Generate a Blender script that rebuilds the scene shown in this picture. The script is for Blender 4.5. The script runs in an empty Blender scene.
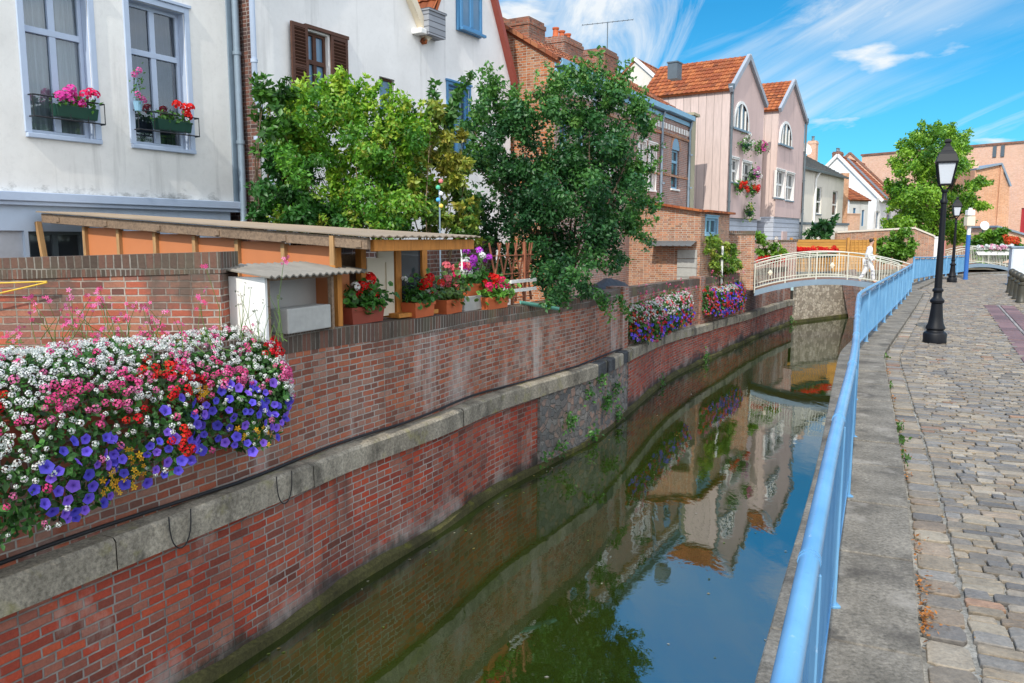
import bpy, math, random
import numpy as np
from math import sin, cos, radians as R, pi, atan2, hypot, sqrt, tan
random.seed(7); rng = np.random.default_rng(7)
scene = bpy.context.scene
COL = scene.collection

# ------------------------------------------------------------------ survey helpers
# the camera station is the survey origin; measured sight lines are cut with real planes
FPX = 800.0; PITCH = math.atan(103.5/800); EYE = 1.9
CP, SP = cos(PITCH), sin(PITCH)
def ray(px, py):
    xc = (px-512)/FPX; yc = -(py-341.5)/FPX
    return (xc, CP+yc*SP, -SP+yc*CP)
def G(px, py, z=0.0):
    d = ray(px, py); t = (z-EYE)/d[2]; return (d[0]*t, d[1]*t)
def at(px, py, Y):
    d = ray(px, py); t = Y/d[1]; return (d[0]*t, Y, EYE+d[2]*t)
def cut(px, py, a, b):
    d = ray(px, py); ex, ey = b[0]-a[0], b[1]-a[1]
    den = -d[0]*ey+d[1]*ex
    t = (-a[0]*ey+a[1]*ex)/den
    s = ((t*d[0]-a[0])*ex+(t*d[1]-a[1])*ey)/(ex*ex+ey*ey)
    return t*d[0], t*d[1], EYE+t*d[2], s

class Fr:
    """vertical working frame: x along heading `ang` (degrees from +Y towards +X), y into the building, z up"""
    def __init__(s, O, ang):
        s.O = (O[0], O[1]); s.ang = ang; a = R(ang)
        s.u = (sin(a), cos(a)); s.v = (-cos(a), sin(a)); s.rz = R(90-ang)
    def uz(s, px, py, y=0.0):
        a = (s.O[0]+s.v[0]*y, s.O[1]+s.v[1]*y); b = (a[0]+s.u[0], a[1]+s.u[1])
        r = cut(px, py, a, b); return r[3], r[2]
    def w(s, x, y=0.0):
        return (s.O[0]+s.u[0]*x+s.v[0]*y, s.O[1]+s.u[1]*x+s.v[1]*y)
    def loc(s, X, Y):
        dx, dy = X-s.O[0], Y-s.O[1]
        return (dx*s.u[0]+dy*s.u[1], dx*s.v[0]+dy*s.v[1])
def facade(d, ang, px0, py0=238):
    n = (cos(R(ang)), -sin(R(ang)))
    a = (-n[0]*d, -n[1]*d); b = (a[0]+sin(R(ang)), a[1]+cos(R(ang)))
    r = cut(px0, py0, a, b); return Fr((r[0], r[1]), ang)

# ------------------------------------------------------------------ object helpers
def tag(o, label=None, cat=None, group=None, kind=None):
    if label: o['label'] = label
    if cat: o['category'] = cat
    if group: o['group'] = group
    if kind: o['kind'] = kind
    return o
def thing(name, label, cat, loc=(0, 0, 0), rz=0.0, group=None):
    o = bpy.data.objects.new(name, None); COL.objects.link(o)
    o.empty_display_size = .2
    o.location = loc; o.rotation_euler = (0, 0, rz)
    return tag(o, label, cat, group)
def fthing(name, label, cat, fr, x=0, y=0, z=0, group=None):
    p = fr.w(x, y); return thing(name, label, cat, (p[0], p[1], z), fr.rz, group)
def link(name, me, mat, parent=None, loc=None, rz=0):
    o = bpy.data.objects.new(name, me); COL.objects.link(o)
    if mat is not None:
        for m in (mat if isinstance(mat, (list, tuple)) else [mat]): me.materials.append(m)
    if parent is not None: o.parent = parent
    if loc is not None: o.location = loc; o.rotation_euler = (0, 0, rz)
    return o
def copy_tree(o, parent=None):
    c = o.copy(); COL.objects.link(c)
    if parent is not None: c.parent = parent
    for ch in list(o.children): copy_tree(ch, c)
    return c

def sub(a, b): return (a[0]-b[0], a[1]-b[1], a[2]-b[2])
def cross(a, b): return (a[1]*b[2]-a[2]*b[1], a[2]*b[0]-a[0]*b[2], a[0]*b[1]-a[1]*b[0])
def norm(a):
    l = sqrt(a[0]**2+a[1]**2+a[2]**2) or 1.0
    return (a[0]/l, a[1]/l, a[2]/l)

class MB:
    def __init__(s): s.v = []; s.f = []; s.uv = []; s.mi = []; s.col = None
    def add(s, vs, fs, uvs=None, mi=0):
        b = len(s.v); s.v += [tuple(v) for v in vs]
        for k, f in enumerate(fs):
            s.f.append([i+b for i in f]); s.mi.append(mi)
            s.uv.append(uvs[k] if uvs else None)
    def poly(s, pts, uv=None, mi=0):
        s.add(pts, [list(range(len(pts)))], [uv] if uv else None, mi)
    def box(s, x0, x1, y0, y1, z0, z1, mi=0):
        v = [(x0,y0,z0),(x1,y0,z0),(x1,y1,z0),(x0,y1,z0),(x0,y0,z1),(x1,y0,z1),(x1,y1,z1),(x0,y1,z1)]
        s.add(v, [[0,3,2,1],[4,5,6,7],[0,1,5,4],[1,2,6,5],[2,3,7,6],[3,0,4,7]], None, mi)
    def bar(s, a, b, w, h=None, up=(0,0,1), mi=0):
        h = h or w; d = norm(sub(b, a))
        if abs(d[0]*up[0]+d[1]*up[1]+d[2]*up[2]) > .98: up = (1,0,0)
        r = norm(cross(d, up)); t = cross(r, d)
        v = []
        for p in (a, b):
            for i, j in ((-1,-1),(1,-1),(1,1),(-1,1)):
                v.append(tuple(p[k]+r[k]*i*w/2+t[k]*j*h/2 for k in range(3)))
        s.add(v, [[0,1,2,3][::-1],[4,5,6,7],[0,1,5,4],[1,2,6,5],[2,3,7,6],[3,0,4,7]], None, mi)
    def tube(s, pts, r, n=8, mi=0, cap=True):
        rs = r if isinstance(r, (list, tuple)) else [r]*len(pts)
        rings = []; prev = None; L = 0; vs = []; fs = []
        for i, p in enumerate(pts):
            a = pts[max(0, i-1)]; b = pts[min(len(pts)-1, i+1)]
            d = norm(sub(b, a))
            if prev is None:
                up = (0,0,1) if abs(d[2]) < .9 else (1,0,0)
                r1 = norm(cross(d, up))
            else:
                k = sum(prev[q]*d[q] for q in range(3)); r1 = norm(tuple(prev[q]-k*d[q] for q in range(3)))
            prev = r1; r2 = cross(r1, d)
            for j in range(n):
                an = 2*pi*j/n
                vs.append(tuple(p[q]+rs[i]*(cos(an)*r1[q]+sin(an)*r2[q]) for q in range(3)))
        for i in range(len(pts)-1):
            for j in range(n):
                k = (j+1) % n
                fs.append([i*n+j, (i+1)*n+j, (i+1)*n+k, i*n+k])
        if cap: fs.append(list(range(n))); fs.append([(len(pts)-1)*n+j for j in range(n)][::-1])
        s.add(vs, fs, None, mi)
    def lathe(s, prof, c=(0,0,0), n=16, mi=0):
        vs = []; fs = []
        for (r, z) in prof:
            for j in range(n):
                an = 2*pi*j/n; vs.append((c[0]+r*cos(an), c[1]+r*sin(an), c[2]+z))
        for i in range(len(prof)-1):
            for j in range(n):
                k = (j+1) % n; fs.append([i*n+j, i*n+k, (i+1)*n+k, (i+1)*n+j])
        fs.append(list(range(n))[::-1]); fs.append([(len(prof)-1)*n+j for j in range(n)])
        s.add(vs, fs, None, mi)
    def build(s, name, mat, parent=None, smooth=False, bevel=0, loc=None, rz=0, seg=2):
        me = bpy.data.meshes.new(name); me.from_pydata(s.v, [], s.f)
        uvl = me.uv_layers.new(name='UVMap'); V = s.v
        flat = []
        for f, uv in zip(s.f, s.uv):
            if uv: flat += [c for q in uv for c in q]; continue
            n = [0,0,0]
            for i in range(len(f)):
                a = V[f[i]]; b = V[f[(i+1) % len(f)]]
                n[0] += (a[1]-b[1])*(a[2]+b[2]); n[1] += (a[2]-b[2])*(a[0]+b[0]); n[2] += (a[0]-b[0])*(a[1]+b[1])
            ax, ay, az = map(abs, n)
            if az > .8*max(1e-9, sqrt(ax*ax+ay*ay+az*az)):
                for i in f: flat += [V[i][0], V[i][1]]
            else:
                h = hypot(n[0], n[1]) or 1; tx, ty = -n[1]/h, n[0]/h
                if tx < 0 or (tx == 0 and ty < 0): tx, ty = -tx, -ty
                for i in f: flat += [V[i][0]*tx+V[i][1]*ty, V[i][2]]
        uvl.data.foreach_set('uv', flat)
        me.polygons.foreach_set('material_index', s.mi)
        if s.col is not None:
            ca = me.color_attributes.new('col', 'FLOAT_COLOR', 'POINT')
            ca.data.foreach_set('color', np.asarray(s.col, dtype=np.float32).ravel())
        if smooth: me.polygons.foreach_set('use_smooth', [True]*len(s.f))
        me.update()
        o = link(name, me, mat, parent, loc, rz)
        if smooth == 'auto':
            try:
                me.set_sharp_from_angle(angle=R(40))
            except Exception: pass
        if bevel:
            m = o.modifiers.new('bevel', 'BEVEL'); m.width = bevel; m.segments = seg; m.limit_method = 'ANGLE'
        return o

def bulk(name, tv, tf, tc, pos, nrm, scale, col, mat, parent=None, loc=None, roll=None, smooth=False, rs=None):
    """many copies of one small template (petals, leaves) written straight into ONE mesh"""
    rs = rs or rng
    tv = np.asarray(tv, float); k = len(tv); N = len(pos)
    pos = np.asarray(pos, float); nrm = np.asarray(nrm, float)
    nrm = nrm/np.maximum(1e-9, np.linalg.norm(nrm, axis=1))[:, None]
    a = np.where(np.abs(nrm[:, 2:3]) < .9, np.array([[0, 0, 1.]]), np.array([[1., 0, 0]]))
    t1 = np.cross(a, nrm); t1 /= np.linalg.norm(t1, axis=1)[:, None]; t2 = np.cross(nrm, t1)
    th = rs.uniform(0, 2*pi, N) if roll is None else roll
    c, s_ = np.cos(th)[:, None], np.sin(th)[:, None]
    e1 = t1*c+t2*s_; e2 = -t1*s_+t2*c
    sc = np.broadcast_to(np.asarray(scale, float).reshape(-1, 1), (N, 1))
    P = pos[:, None, :] + sc[:, None, :]*(tv[None, :, 0:1]*e1[:, None, :]+tv[None, :, 1:2]*e2[:, None, :]+tv[None, :, 2:3]*nrm[:, None, :])
    me = bpy.data.meshes.new(name)
    me.vertices.add(N*k); me.vertices.foreach_set('co', P.astype(np.float32).ravel())
    lens = np.array([len(f) for f in tf]); flat = np.concatenate([np.asarray(f) for f in tf])
    idx = (flat[None, :]+(np.arange(N)*k)[:, None]).ravel()
    me.loops.add(len(idx)); me.loops.foreach_set('vertex_index', idx.astype(np.int32))
    tot = np.tile(lens, N); st = np.concatenate([[0], np.cumsum(tot)[:-1]])
    me.polygons.add(len(tot)); me.polygons.foreach_set('loop_start', st.astype(np.int32))
    try: me.polygons.foreach_set('loop_total', tot.astype(np.int32))
    except Exception: pass
    C = np.asarray(col, float)[:, None, :]*np.asarray(tc, float)[None, :, :]
    ca = me.color_attributes.new('col', 'FLOAT_COLOR', 'POINT')
    ca.data.foreach_set('color', np.concatenate([C, np.ones((N, k, 1))], 2).astype(np.float32).ravel())
    if smooth: me.polygons.foreach_set('use_smooth', np.ones(len(tot), bool))
    me.update(calc_edges=True)
    return link(name, me, mat, parent, loc)

# ------------------------------------------------------------------ material helpers
class NT:
    def __init__(s, name):
        s.m = bpy.data.materials.new(name); s.m.use_nodes = True; s.t = s.m.node_tree; s.t.nodes.clear()
        s.out = s.t.nodes.new('ShaderNodeOutputMaterial')
    def n(s, typ, _p=None, **inp):
        nd = s.t.nodes.new('ShaderNode'+typ)
        for k, v in (_p or {}).items(): setattr(nd, k, v)
        for k, v in inp.items(): s.set(nd, k.replace('_', ' '), v)
        return nd
    def set(s, nd, key, v):
        sock = nd.inputs[int(key)] if key.isdigit() else nd.inputs[key]
        if isinstance(v, bpy.types.NodeSocket): s.t.links.new(v, sock)
        elif isinstance(v, (tuple, list)) and len(v) == 3 and sock.type == 'RGBA': sock.default_value = (*v, 1)
        else: sock.default_value = v
    def math(s, op, a, b=0.5, clamp=False):
        nd = s.t.nodes.new('ShaderNodeMath'); nd.operation = op; nd.use_clamp = clamp
        s.set(nd, '0', a); s.set(nd, '1', b); return nd.outputs[0]
    def mix(s, f, a, b, mode='MIX'):
        nd = s.t.nodes.new('ShaderNodeMix'); nd.data_type = 'RGBA'; nd.blend_type = mode
        for i, v in ((0, f), (6, a), (7, b)):
            if isinstance(v, bpy.types.NodeSocket): s.t.links.new(v, nd.inputs[i])
            else: nd.inputs[i].default_value = (*v, 1) if isinstance(v, (tuple, list)) and len(v) == 3 else v
        return nd.outputs[2]
    def ramp(s, f, stops, interp='LINEAR'):
        nd = s.t.nodes.new('ShaderNodeValToRGB'); cr = nd.color_ramp; cr.interpolation = interp
        while len(cr.elements) < len(stops): cr.elements.new(.5)
        for e, (p, c) in zip(cr.elements, stops):
            e.position = p; e.color = (*c, 1) if isinstance(c, (tuple, list)) else (c, c, c, 1)
        s.t.links.new(f, nd.inputs[0]); return nd.outputs[0]
    def noise(s, vec, scale, detail=4, rough=.55, dist=0):
        nd = s.n('TexNoise', Scale=scale, Detail=detail, Roughness=rough, Distortion=dist)
        if vec is not None: s.t.links.new(vec, nd.inputs['Vector'])
        return nd.outputs[0]
    def uv(s): return s.n('TexCoord').outputs['UV']
    def obj(s): return s.n('TexCoord').outputs['Object']
    def pos(s): return s.n('NewGeometry').outputs['Position']
    def scl(s, vec, k):
        nd = s.n('VectorMath', {'operation': 'MULTIPLY'}); s.t.links.new(vec, nd.inputs[0]); nd.inputs[1].default_value = k; return nd.outputs[0]
    def band(s, lo, hi):
        sep = s.n('SeparateXYZ'); s.t.links.new(s.pos(), sep.inputs[0])
        mr = s.n('MapRange'); s.t.links.new(sep.outputs[2], mr.inputs[0]); mr.inputs[1].default_value = lo; mr.inputs[2].default_value = hi
        return mr.outputs[0]
    def bump(s, h, strength=.5, dist=.01, normal=None):
        nd = s.n('Bump', Strength=strength, Distance=dist); s.t.links.new(h, nd.inputs['Height'])
        if normal is not None: s.t.links.new(normal, nd.inputs['Normal'])
        return nd.outputs[0]
    def bsdf(s, col, rough=.7, bump=None, metal=0, spec=.4, **kw):
        nd = s.n('BsdfPrincipled'); s.set(nd, 'Base Color', col); s.set(nd, 'Roughness', rough)
        s.set(nd, 'Metallic', metal); s.set(nd, 'Specular IOR Level', spec)
        for k, v in kw.items(): s.set(nd, k.replace('_', ' '), v)
        if bump is not None: s.t.links.new(bump, nd.inputs['Normal'])
        s.t.links.new(nd.outputs[0], s.out.inputs[0]); return s.m

def mul(c, k): return tuple(min(1, x*k) for x in c)
def plain(name, col, rough=.55, var=.18, scale=9, bump=.15, metal=0, spec=.4, grain=None):
    t = NT(name); o = t.obj(); v = t.scl(o, grain) if grain else o
    n = t.noise(v, scale, 5); c = t.ramp(n, [(.25, mul(col, 1-var)), (.75, mul(col, 1+var))])
    n2 = t.noise(o, scale*.17, 3); c = t.mix(.5, c, t.ramp(n2, [(.3, mul(col, 1-var)), (.7, mul(col, 1+var*.6))]))
    return t.bsdf(c, rough, t.bump(n, bump, .006), metal, spec)
def brick(name, cols, mortar, w=.21, h=.068, mo=.008, bump=.9, var=.35, weather=(), rough=.85, dist=.008, sq=.62):
    t = NT(name); uv = t.uv(); ob = t.pos()
    nz = t.n('TexNoise', Scale=6., Detail=2.); t.t.links.new(ob, nz.inputs['Vector'])
    d = t.n('VectorMath', {'operation': 'SUBTRACT'}); t.t.links.new(nz.outputs['Color'], d.inputs[0]); d.inputs[1].default_value = (.5,.5,.5)
    v = t.n('VectorMath', {'operation': 'ADD'}); t.t.links.new(uv, v.inputs[0]); t.t.links.new(t.scl(d.outputs[0], (dist*2, dist*2, 0)), v.inputs[1])
    b = t.n('TexBrick', {'offset': .5, 'squash': sq, 'squash_frequency': 2}, Color1=(0,0,0), Color2=(1,1,1), Mortar=(.5,.5,.5), Scale=1.0, Mortar_Size=mo, Mortar_Smooth=.3, Bias=0.0, Brick_Width=w, Row_Height=h)
    t.t.links.new(v.outputs[0], b.inputs['Vector'])
    k = len(cols); c = t.ramp(b.outputs['Color'], [((i+.0)/k, cc) for i, cc in enumerate(cols)], 'LINEAR')
    fine = t.noise(ob, 38, 5, .7); c = t.mix(.75, c, t.ramp(fine, [(.3, 1-var), (.7, 1+0.0)]), 'MULTIPLY')
    big = t.noise(ob, .9, 5, .6); c = t.mix(.8, c, t.ramp(big, [(.3, 1-var), (.65, 1.0)]), 'MULTIPLY')
    mn = t.noise(ob, 14, 4); mc = t.ramp(mn, [(.3, mul(mortar, .6)), (.7, mul(mortar, 1.15))])
    fac = b.outputs['Fac']
    eff = t.ramp(t.noise(t.scl(ob, (.9, .9, .4)), 1., 5, .65), [(.46, 0.), (.60, 1.)])
    mc = t.mix(t.math('MULTIPLY', eff, .45), mc, (.60,.57,.52)); c = t.mix(fac, c, mc)
    for wt in weather:   # (colour, z where full, z where none, noise scale, threshold, strength)
        colr, zf, zn, sc, th, st = wt[:6]; zk = wt[6] if len(wt) > 6 else .55
        if zf is None: g = None
        else: g = t.math('SUBTRACT', 1.0, t.band(zf, zn)) if zf < zn else t.band(zn, zf)
        vv = t.scl(ob, (sc, sc, sc*zk)); nn = t.noise(vv, 1.0, 6, .65)
        if g is not None:
            sm = t.math('ADD', nn, t.math('MULTIPLY', t.math('SUBTRACT', g, 1.0), .5))
        else: sm = nn
        f = t.ramp(sm, [(th, 0.), (th+.16, 1.)])
        c = t.mix(t.math('MULTIPLY', f, st), c, colr)
    hgt = t.math('ADD', t.math('MULTIPLY', fac, -1.0), t.math('MULTIPLY', fine, .55))
    return t.bsdf(c, rough, t.bump(hgt, bump, .012), spec=.25)
def stucco(name, col, dirt=.5, streak=1.0, mould=None):
    t = NT(name); p = t.pos()
    n = t.noise(p, 55, 4, .7); big = t.noise(p, .7, 5, .65); st = t.noise(t.scl(p, (3.2, 3.2, .28)), 1., 5, .6)
    c = t.mix(.6, col, t.ramp(big, [(.3, mul(col, .8)), (.7, mul(col, 1.05))]))
    c = t.mix(t.math('MULTIPLY', t.ramp(st, [(.56, 0.), (.8, 1.)]), dirt*streak), c, mul(col, .5))
    med = t.noise(p, 9, 6, .7); c = t.mix(t.math('MULTIPLY', t.ramp(med, [(.5, 0.), (.75, 1.)]), .25*dirt), c, mul(col, .6))
    if mould:
        g = t.math('SUBTRACT', 1.0, t.band(*mould)); f = t.ramp(t.math('ADD', t.noise(t.scl(p, (1.4, 1.4, 2.5)), 1.6, 6, .7), t.math('MULTIPLY', t.math('SUBTRACT', g, 1.), .6)), [(.44, 0.), (.62, 1.)])
        c = t.mix(t.math('MULTIPLY', f, .75), c, (.13,.13,.12))
    return t.bsdf(c, .9, t.bump(n, .35, .008), spec=.2)
def boards(name, col, w=.3, h=40., groove=.012, var=.12, vertical=True, rough=.7):
    t = NT(name); uv = t.uv(); p = t.pos()
    b = t.n('TexBrick', {'offset': 0.0}, Color1=(0,0,0), Color2=(1,1,1), Mortar=(.5,.5,.5), Scale=1.0, Mortar_Size=groove, Mortar_Smooth=.2, Brick_Width=w if vertical else h, Row_Height=h if vertical else w)
    t.t.links.new(uv, b.inputs['Vector'])
    c = t.ramp(b.outputs['Color'], [(0, mul(col, 1-var)), (1, mul(col, 1+var))])
    g = t.noise(t.scl(p, (9, 9, 1.2) if vertical else (1.5, 1.5, 14)), 1.5, 5, .65)
    c = t.mix(.8, c, t.ramp(g, [(.3, 1-var*2), (.7, 1.0)]), 'MULTIPLY')
    c = t.mix(b.outputs['Fac'], c, mul(col, .35))
    return t.bsdf(c, rough, t.bump(t.math('MULTIPLY', b.outputs['Fac'], -1.), .7, .012), spec=.3)
def tiles_mat(name, cols, lich=.3):
    t = NT(name); uv = t.uv(); p = t.pos()
    b = t.n('TexBrick', {'offset': 0.0}, Color1=(0,0,0), Color2=(1,1,1), Mortar=(.5,.5,.5), Scale=1.0, Mortar_Size=.006, Brick_Width=.22, Row_Height=.3)
    t.t.links.new(uv, b.inputs['Vector'])
    c = t.ramp(b.outputs['Color'], [(i/len(cols), cc) for i, cc in enumerate(cols)])
    big = t.noise(p, 1.3, 5, .65); c = t.mix(t.math('MULTIPLY', t.ramp(big, [(.5, 0.), (.72, 1.)]), lich), c, (.09, .075, .05))
    n = t.noise(p, 30, 4); c = t.mix(.5, c, t.ramp(n, [(.3, .6), (.7, 1.)]), 'MULTIPLY')
    c = t.mix(b.outputs['Fac'], c, (.04, .02, .012))
    return t.bsdf(c, .8, t.bump(n, .2, .005), spec=.25)
def wood(name, col, grain=(1.2, 1.2, 14), rough=.7, var=.35):
    t = NT(name); o = t.obj(); n = t.noise(t.scl(o, grain), 2.2, 6, .65, .6); n2 = t.noise(o, 3, 4)
    c = t.ramp(n, [(.25, mul(col, 1-var)), (.55, col), (.8, mul(col, 1+var*.5))])
    c = t.mix(.5, c, t.ramp(n2, [(.3, .6), (.7, 1.)]), 'MULTIPLY')
    return t.bsdf(c, rough, t.bump(n, .3, .006), spec=.3)
def vcol(name, rough=.5, transl=.3, spec=.35, sat=1.0):
    t = NT(name); a = t.n('Attribute', {'attribute_name': 'col'}); c = a.outputs['Color']
    d = t.n('BsdfPrincipled'); t.set(d, 'Base Color', c); t.set(d, 'Roughness', rough); t.set(d, 'Specular IOR Level', spec)
    tr = t.n('BsdfTranslucent'); t.set(tr, 'Color', t.mix(1., c, (1.25, 1.3, .7) if 'leaf' in name else (1, 1, 1), 'MULTIPLY'))
    mx = t.n('MixShader'); mx.inputs[0].default_value = transl
    t.t.links.new(d.outputs[0], mx.inputs[1]); t.t.links.new(tr.outputs[0], mx.inputs[2]); t.t.links.new(mx.outputs[0], t.out.inputs[0])
    return t.m
def glass_clear(name, tint=(.75, .85, .9), refl=.12):
    t = NT(name); tr = t.n('BsdfTransparent', Color=tint); gl = t.n('BsdfGlossy', Color=(.9,.95,1.), Roughness=.03)
    lw = t.n('LayerWeight', Blend=.35); f = t.math('ADD', t.math('MULTIPLY', lw.outputs['Fresnel'], .75), refl, True)
    mx = t.n('MixShader'); t.t.links.new(f, mx.inputs[0]); t.t.links.new(tr.outputs[0], mx.inputs[1]); t.t.links.new(gl.outputs[0], mx.inputs[2])
    t.t.links.new(mx.outputs[0], t.out.inputs[0]); return t.m

M = {}
RED = [(.06,.022,.018), (.17,.035,.02), (.28,.05,.028), (.34,.075,.04), (.12,.04,.035), (.20,.10,.075)]
M['brick_low'] = brick('canal_brick', [(.20,.07,.05), (.38,.07,.042), (.52,.08,.042), (.58,.115,.055), (.29,.09,.065), (.42,.16,.11)], (.22,.19,.17), w=.24, h=.077, mo=.009, weather=[
    ((.05,.048,.035), -1.95, -1.55, 1.6, .28, .75), ((.40,.365,.33), -1.9, -1.0, 1.3, .40, .7), ((.05,.05,.055), -1.98, -.7, .5, .40, .9), ((.03,.032,.022), -1.95, -1.5, 2.2, .30, .7), ((.46,.39,.34), None, None, 2.3, .57, .55), ((.07,.045,.04), None, None, 1.6, .56, .7, .16), ((.10,.06,.06), None, None, .7, .55, .6), ((.26,.15,.12), None, None, .33, .52, .45)])
M['brick_par'] = brick('parapet_brick', [(.20,.095,.07), (.30,.10,.062), (.44,.12,.065), (.50,.165,.085), (.24,.12,.09), (.42,.21,.15)], (.30,.265,.225), mo=.0085, weather=[
    ((.12,.095,.08), .95, .0, 1.0, .42, .8), ((.33,.27,.10), .9, -.1, .55, .53, .65), ((.62,.59,.55), None, None, 1.5, .53, .6, .16), ((.09,.07,.055), .95, -.3, 1.8, .44, .75, .14), ((.60,.57,.52), None, None, .6, .56, .5), ((.16,.12,.11), None, None, .45, .52, .55)])
M['brick_cap'] = brick('soldier_brick', [(.09,.07,.055), (.16,.09,.07), (.21,.105,.075), (.12,.09,.07)], (.16,.14,.115), w=.075, h=.23, weather=[((.12,.11,.07), None, None, 1.2, .5, .65), ((.30,.25,.10), None, None, .8, .6, .45)])
M['brick_up'] = brick('garden_brick', [(.17,.08,.065), (.40,.12,.075), (.54,.14,.08), (.27,.14,.11), (.46,.19,.12)], (.34,.28,.23), weather=[((.10,.08,.065), 1.75, .65, 1.2, .30, .88), ((.34,.25,.08), None, None, .6, .64, .5)])
M['brick_dark'] = brick('dark_brick', [(.09,.055,.05), (.19,.09,.07), (.25,.11,.08), (.14,.09,.085)], (.28,.24,.22))  # brick in a darker tone
M['brick_row'] = brick('terrace_brick', [(.28,.17,.15), (.40,.22,.185), (.47,.24,.19), (.35,.23,.21)], (.48,.43,.38))
M['brick_gable'] = brick('gable_brick', [(.26,.10,.05), (.58,.18,.07), (.68,.25,.10), (.42,.18,.10), (.60,.29,.16)], (.44,.38,.29), var=.45, weather=[((.40,.35,.27), None, None, 1.4, .58, .5), ((.06,.045,.035), 8.6, 5.8, 1.0, .5, .5)])
M['brick_chim'] = brick('chimney_brick', [(.18,.09,.07), (.36,.14,.09), (.44,.18,.11), (.26,.14,.10)], (.24,.2,.16))
M['brick_shed'] = brick('yard_brick', [(.30,.16,.10), (.54,.22,.12), (.60,.31,.18), (.42,.22,.15)], (.52,.45,.36), weather=[((.33,.29,.23), None, None, 1.5, .57, .5)])
M['brick_orange'] = brick('hall_brick', [(.68,.39,.26), (.79,.47,.32), (.83,.53,.39), (.74,.43,.31)], (.66,.47,.35), var=.12, bump=.4, weather=[((.74,.48,.35), None, None, .25, .5, .5), ((.52,.30,.20), None, None, .5, .62, .35)])
M['brick_or2'] = brick('orange_brick', [(.55,.25,.13), (.68,.32,.16), (.74,.38,.21), (.60,.28,.14)], (.60,.46,.34), var=.15, bump=.4)
M['white'] = stucco('white_stucco', (.80,.80,.78), .9, 1.0, (2.55, 3.2))
M['cream'] = stucco('cream_stucco', (.74,.70,.62), .5)
M['white2'] = stucco('bright_render', (.82,.82,.82), .6)
M['bluewall'] = stucco('blue_grey_paint', (.50,.60,.74), .3)
M['pinkfront'] = stucco('mauve_render', (.62,.475,.45), .8)
M['pinkside'] = boards('pink_boards', (.72,.575,.525), .34, 40, .008)
M['blueboards'] = boards('pale_blue_boards', (.52,.57,.66), .22, 40, .014, vertical=False)
M['olive'] = stucco('olive_concrete', (.38,.36,.26), .6)
M['tile'] = tiles_mat('orange_pantile', [(.20,.06,.025), (.38,.105,.035), (.46,.15,.05), (.30,.08,.03)])
M['tile_old'] = tiles_mat('weathered_pantile', [(.20,.06,.03), (.36,.11,.05), (.42,.17,.08), (.22,.09,.05)], .6)
M['slate'] = tiles_mat('grey_slate', [(.07,.075,.07), (.11,.11,.10), (.15,.15,.13), (.10,.10,.09)], .3)
M['lav'] = plain('lavender_paint', (.42,.51,.66), .45, .08, 6, .1)
M['bluepaint'] = plain('blue_paint', (.07,.22,.42), .4, .12)
M['gutterblue'] = plain('pale_blue_paint', (.22,.42,.58), .45, .12)
M['rail'] = None
M['zinc'] = plain('zinc', (.24,.31,.38), .4, .15, 7, .1, .3)
M['zincdark'] = plain('dark_zinc', (.13,.16,.18), .45, .15, 7, .1, .3)
M['whitepaint'] = plain('white_paint', (.78,.78,.76), .45, .06)
M['brownwood'] = wood('brown_shutter', (.105,.048,.032))
M['greywood'] = wood('weathered_plank', (.26,.18,.12), (14, 14, 14), var=.6)
M['roughwood'] = wood('old_beam', (.27,.155,.075), (2, 14, 14), var=.55)
M['orangewood'] = wood('orange_timber', (.58,.235,.05), (9, 9, 1.2))
M['fencewood'] = boards('golden_boards', (.62,.31,.07), .14, 40, .01, .2, False)
M['fencepost'] = wood('golden_post', (.55,.27,.065), (9, 9, 1.2))
M['batten'] = wood('batten', (.46,.27,.12), (9, 9, 1.2))
M['orangepanel'] = plain('orange_panel', (.52,.185,.07), .6, .10, 3, .05)
M['trelliswood'] = wood('red_brown_lath', (.34,.125,.07), (9, 9, 1.5))
M['terra'] = plain('terracotta', (.50,.115,.035), .7, .18, 6, .1)
M['terradark'] = plain('dark_terracotta', (.27,.055,.03), .65, .18, 6, .1)
M['corr'] = plain('corrugated_sheet', (.27,.21,.15), .6, .25, 4, .1)
M['concblock'] = plain('concrete_block', (.38,.38,.36), .9, .18, 14, .5)
M['panelgrey'] = plain('grey_panel', (.52,.52,.50), .7, .12, 4, .1)
M['beige'] = plain('beige_panel', (.72,.64,.50), .7, .08, 4, .1)
M['black'] = plain('black_iron', (.006,.007,.010), .5, .2, 8, .08, 0, .25)
M['iron'] = plain('wrought_iron', (.02,.022,.026), .45, .2)
M['bronze'] = plain('dark_bronze', (.055,.05,.035), .45, .3, 10, .1)
M['boxgreen'] = plain('green_plastic', (.012,.055,.038), .45, .15)
M['glassdark'] = plain('dark_glass', (.035,.045,.055), .06, .2, 2, 0, 0, .8)
M['glassblue'] = plain('sky_glass', (.10,.20,.32), .06, .25, 2, 0, 0, .8)
M['glass'] = glass_clear('clear_glass')
M['curtain'] = plain('net_curtain', (.40,.42,.44), .9, .25, 5, .2, grain=(6, 6, .6))
M['curtaindark'] = plain('dark_curtain', (.06,.065,.10), .9, .6, 9, .2)
M['lampglass'] = plain('opal_glass', (.55,.58,.63), .25, .05)
M['creammetal'] = plain('cream_metal', (.58,.58,.50), .45, .1)
M['steel'] = plain('blue_grey_steel', (.19,.26,.33), .5, .15)
M['deck'] = wood('deck_plank', (.25,.13,.08), (9, 2, 9))
M['bark'] = wood('bark', (.12,.085,.055), (8, 8, 2), .9, .5)
M['barkpale'] = wood('pale_bark', (.32,.24,.15), (8, 8, 2), .9, .4)
M['leaf'] = vcol('leaf', .42, .3, .4)
M['petal'] = vcol('petal', .6, .25, .2)
M['plant_stem'] = plain('stem_green', (.09,.16,.03), .7, .2)
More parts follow.
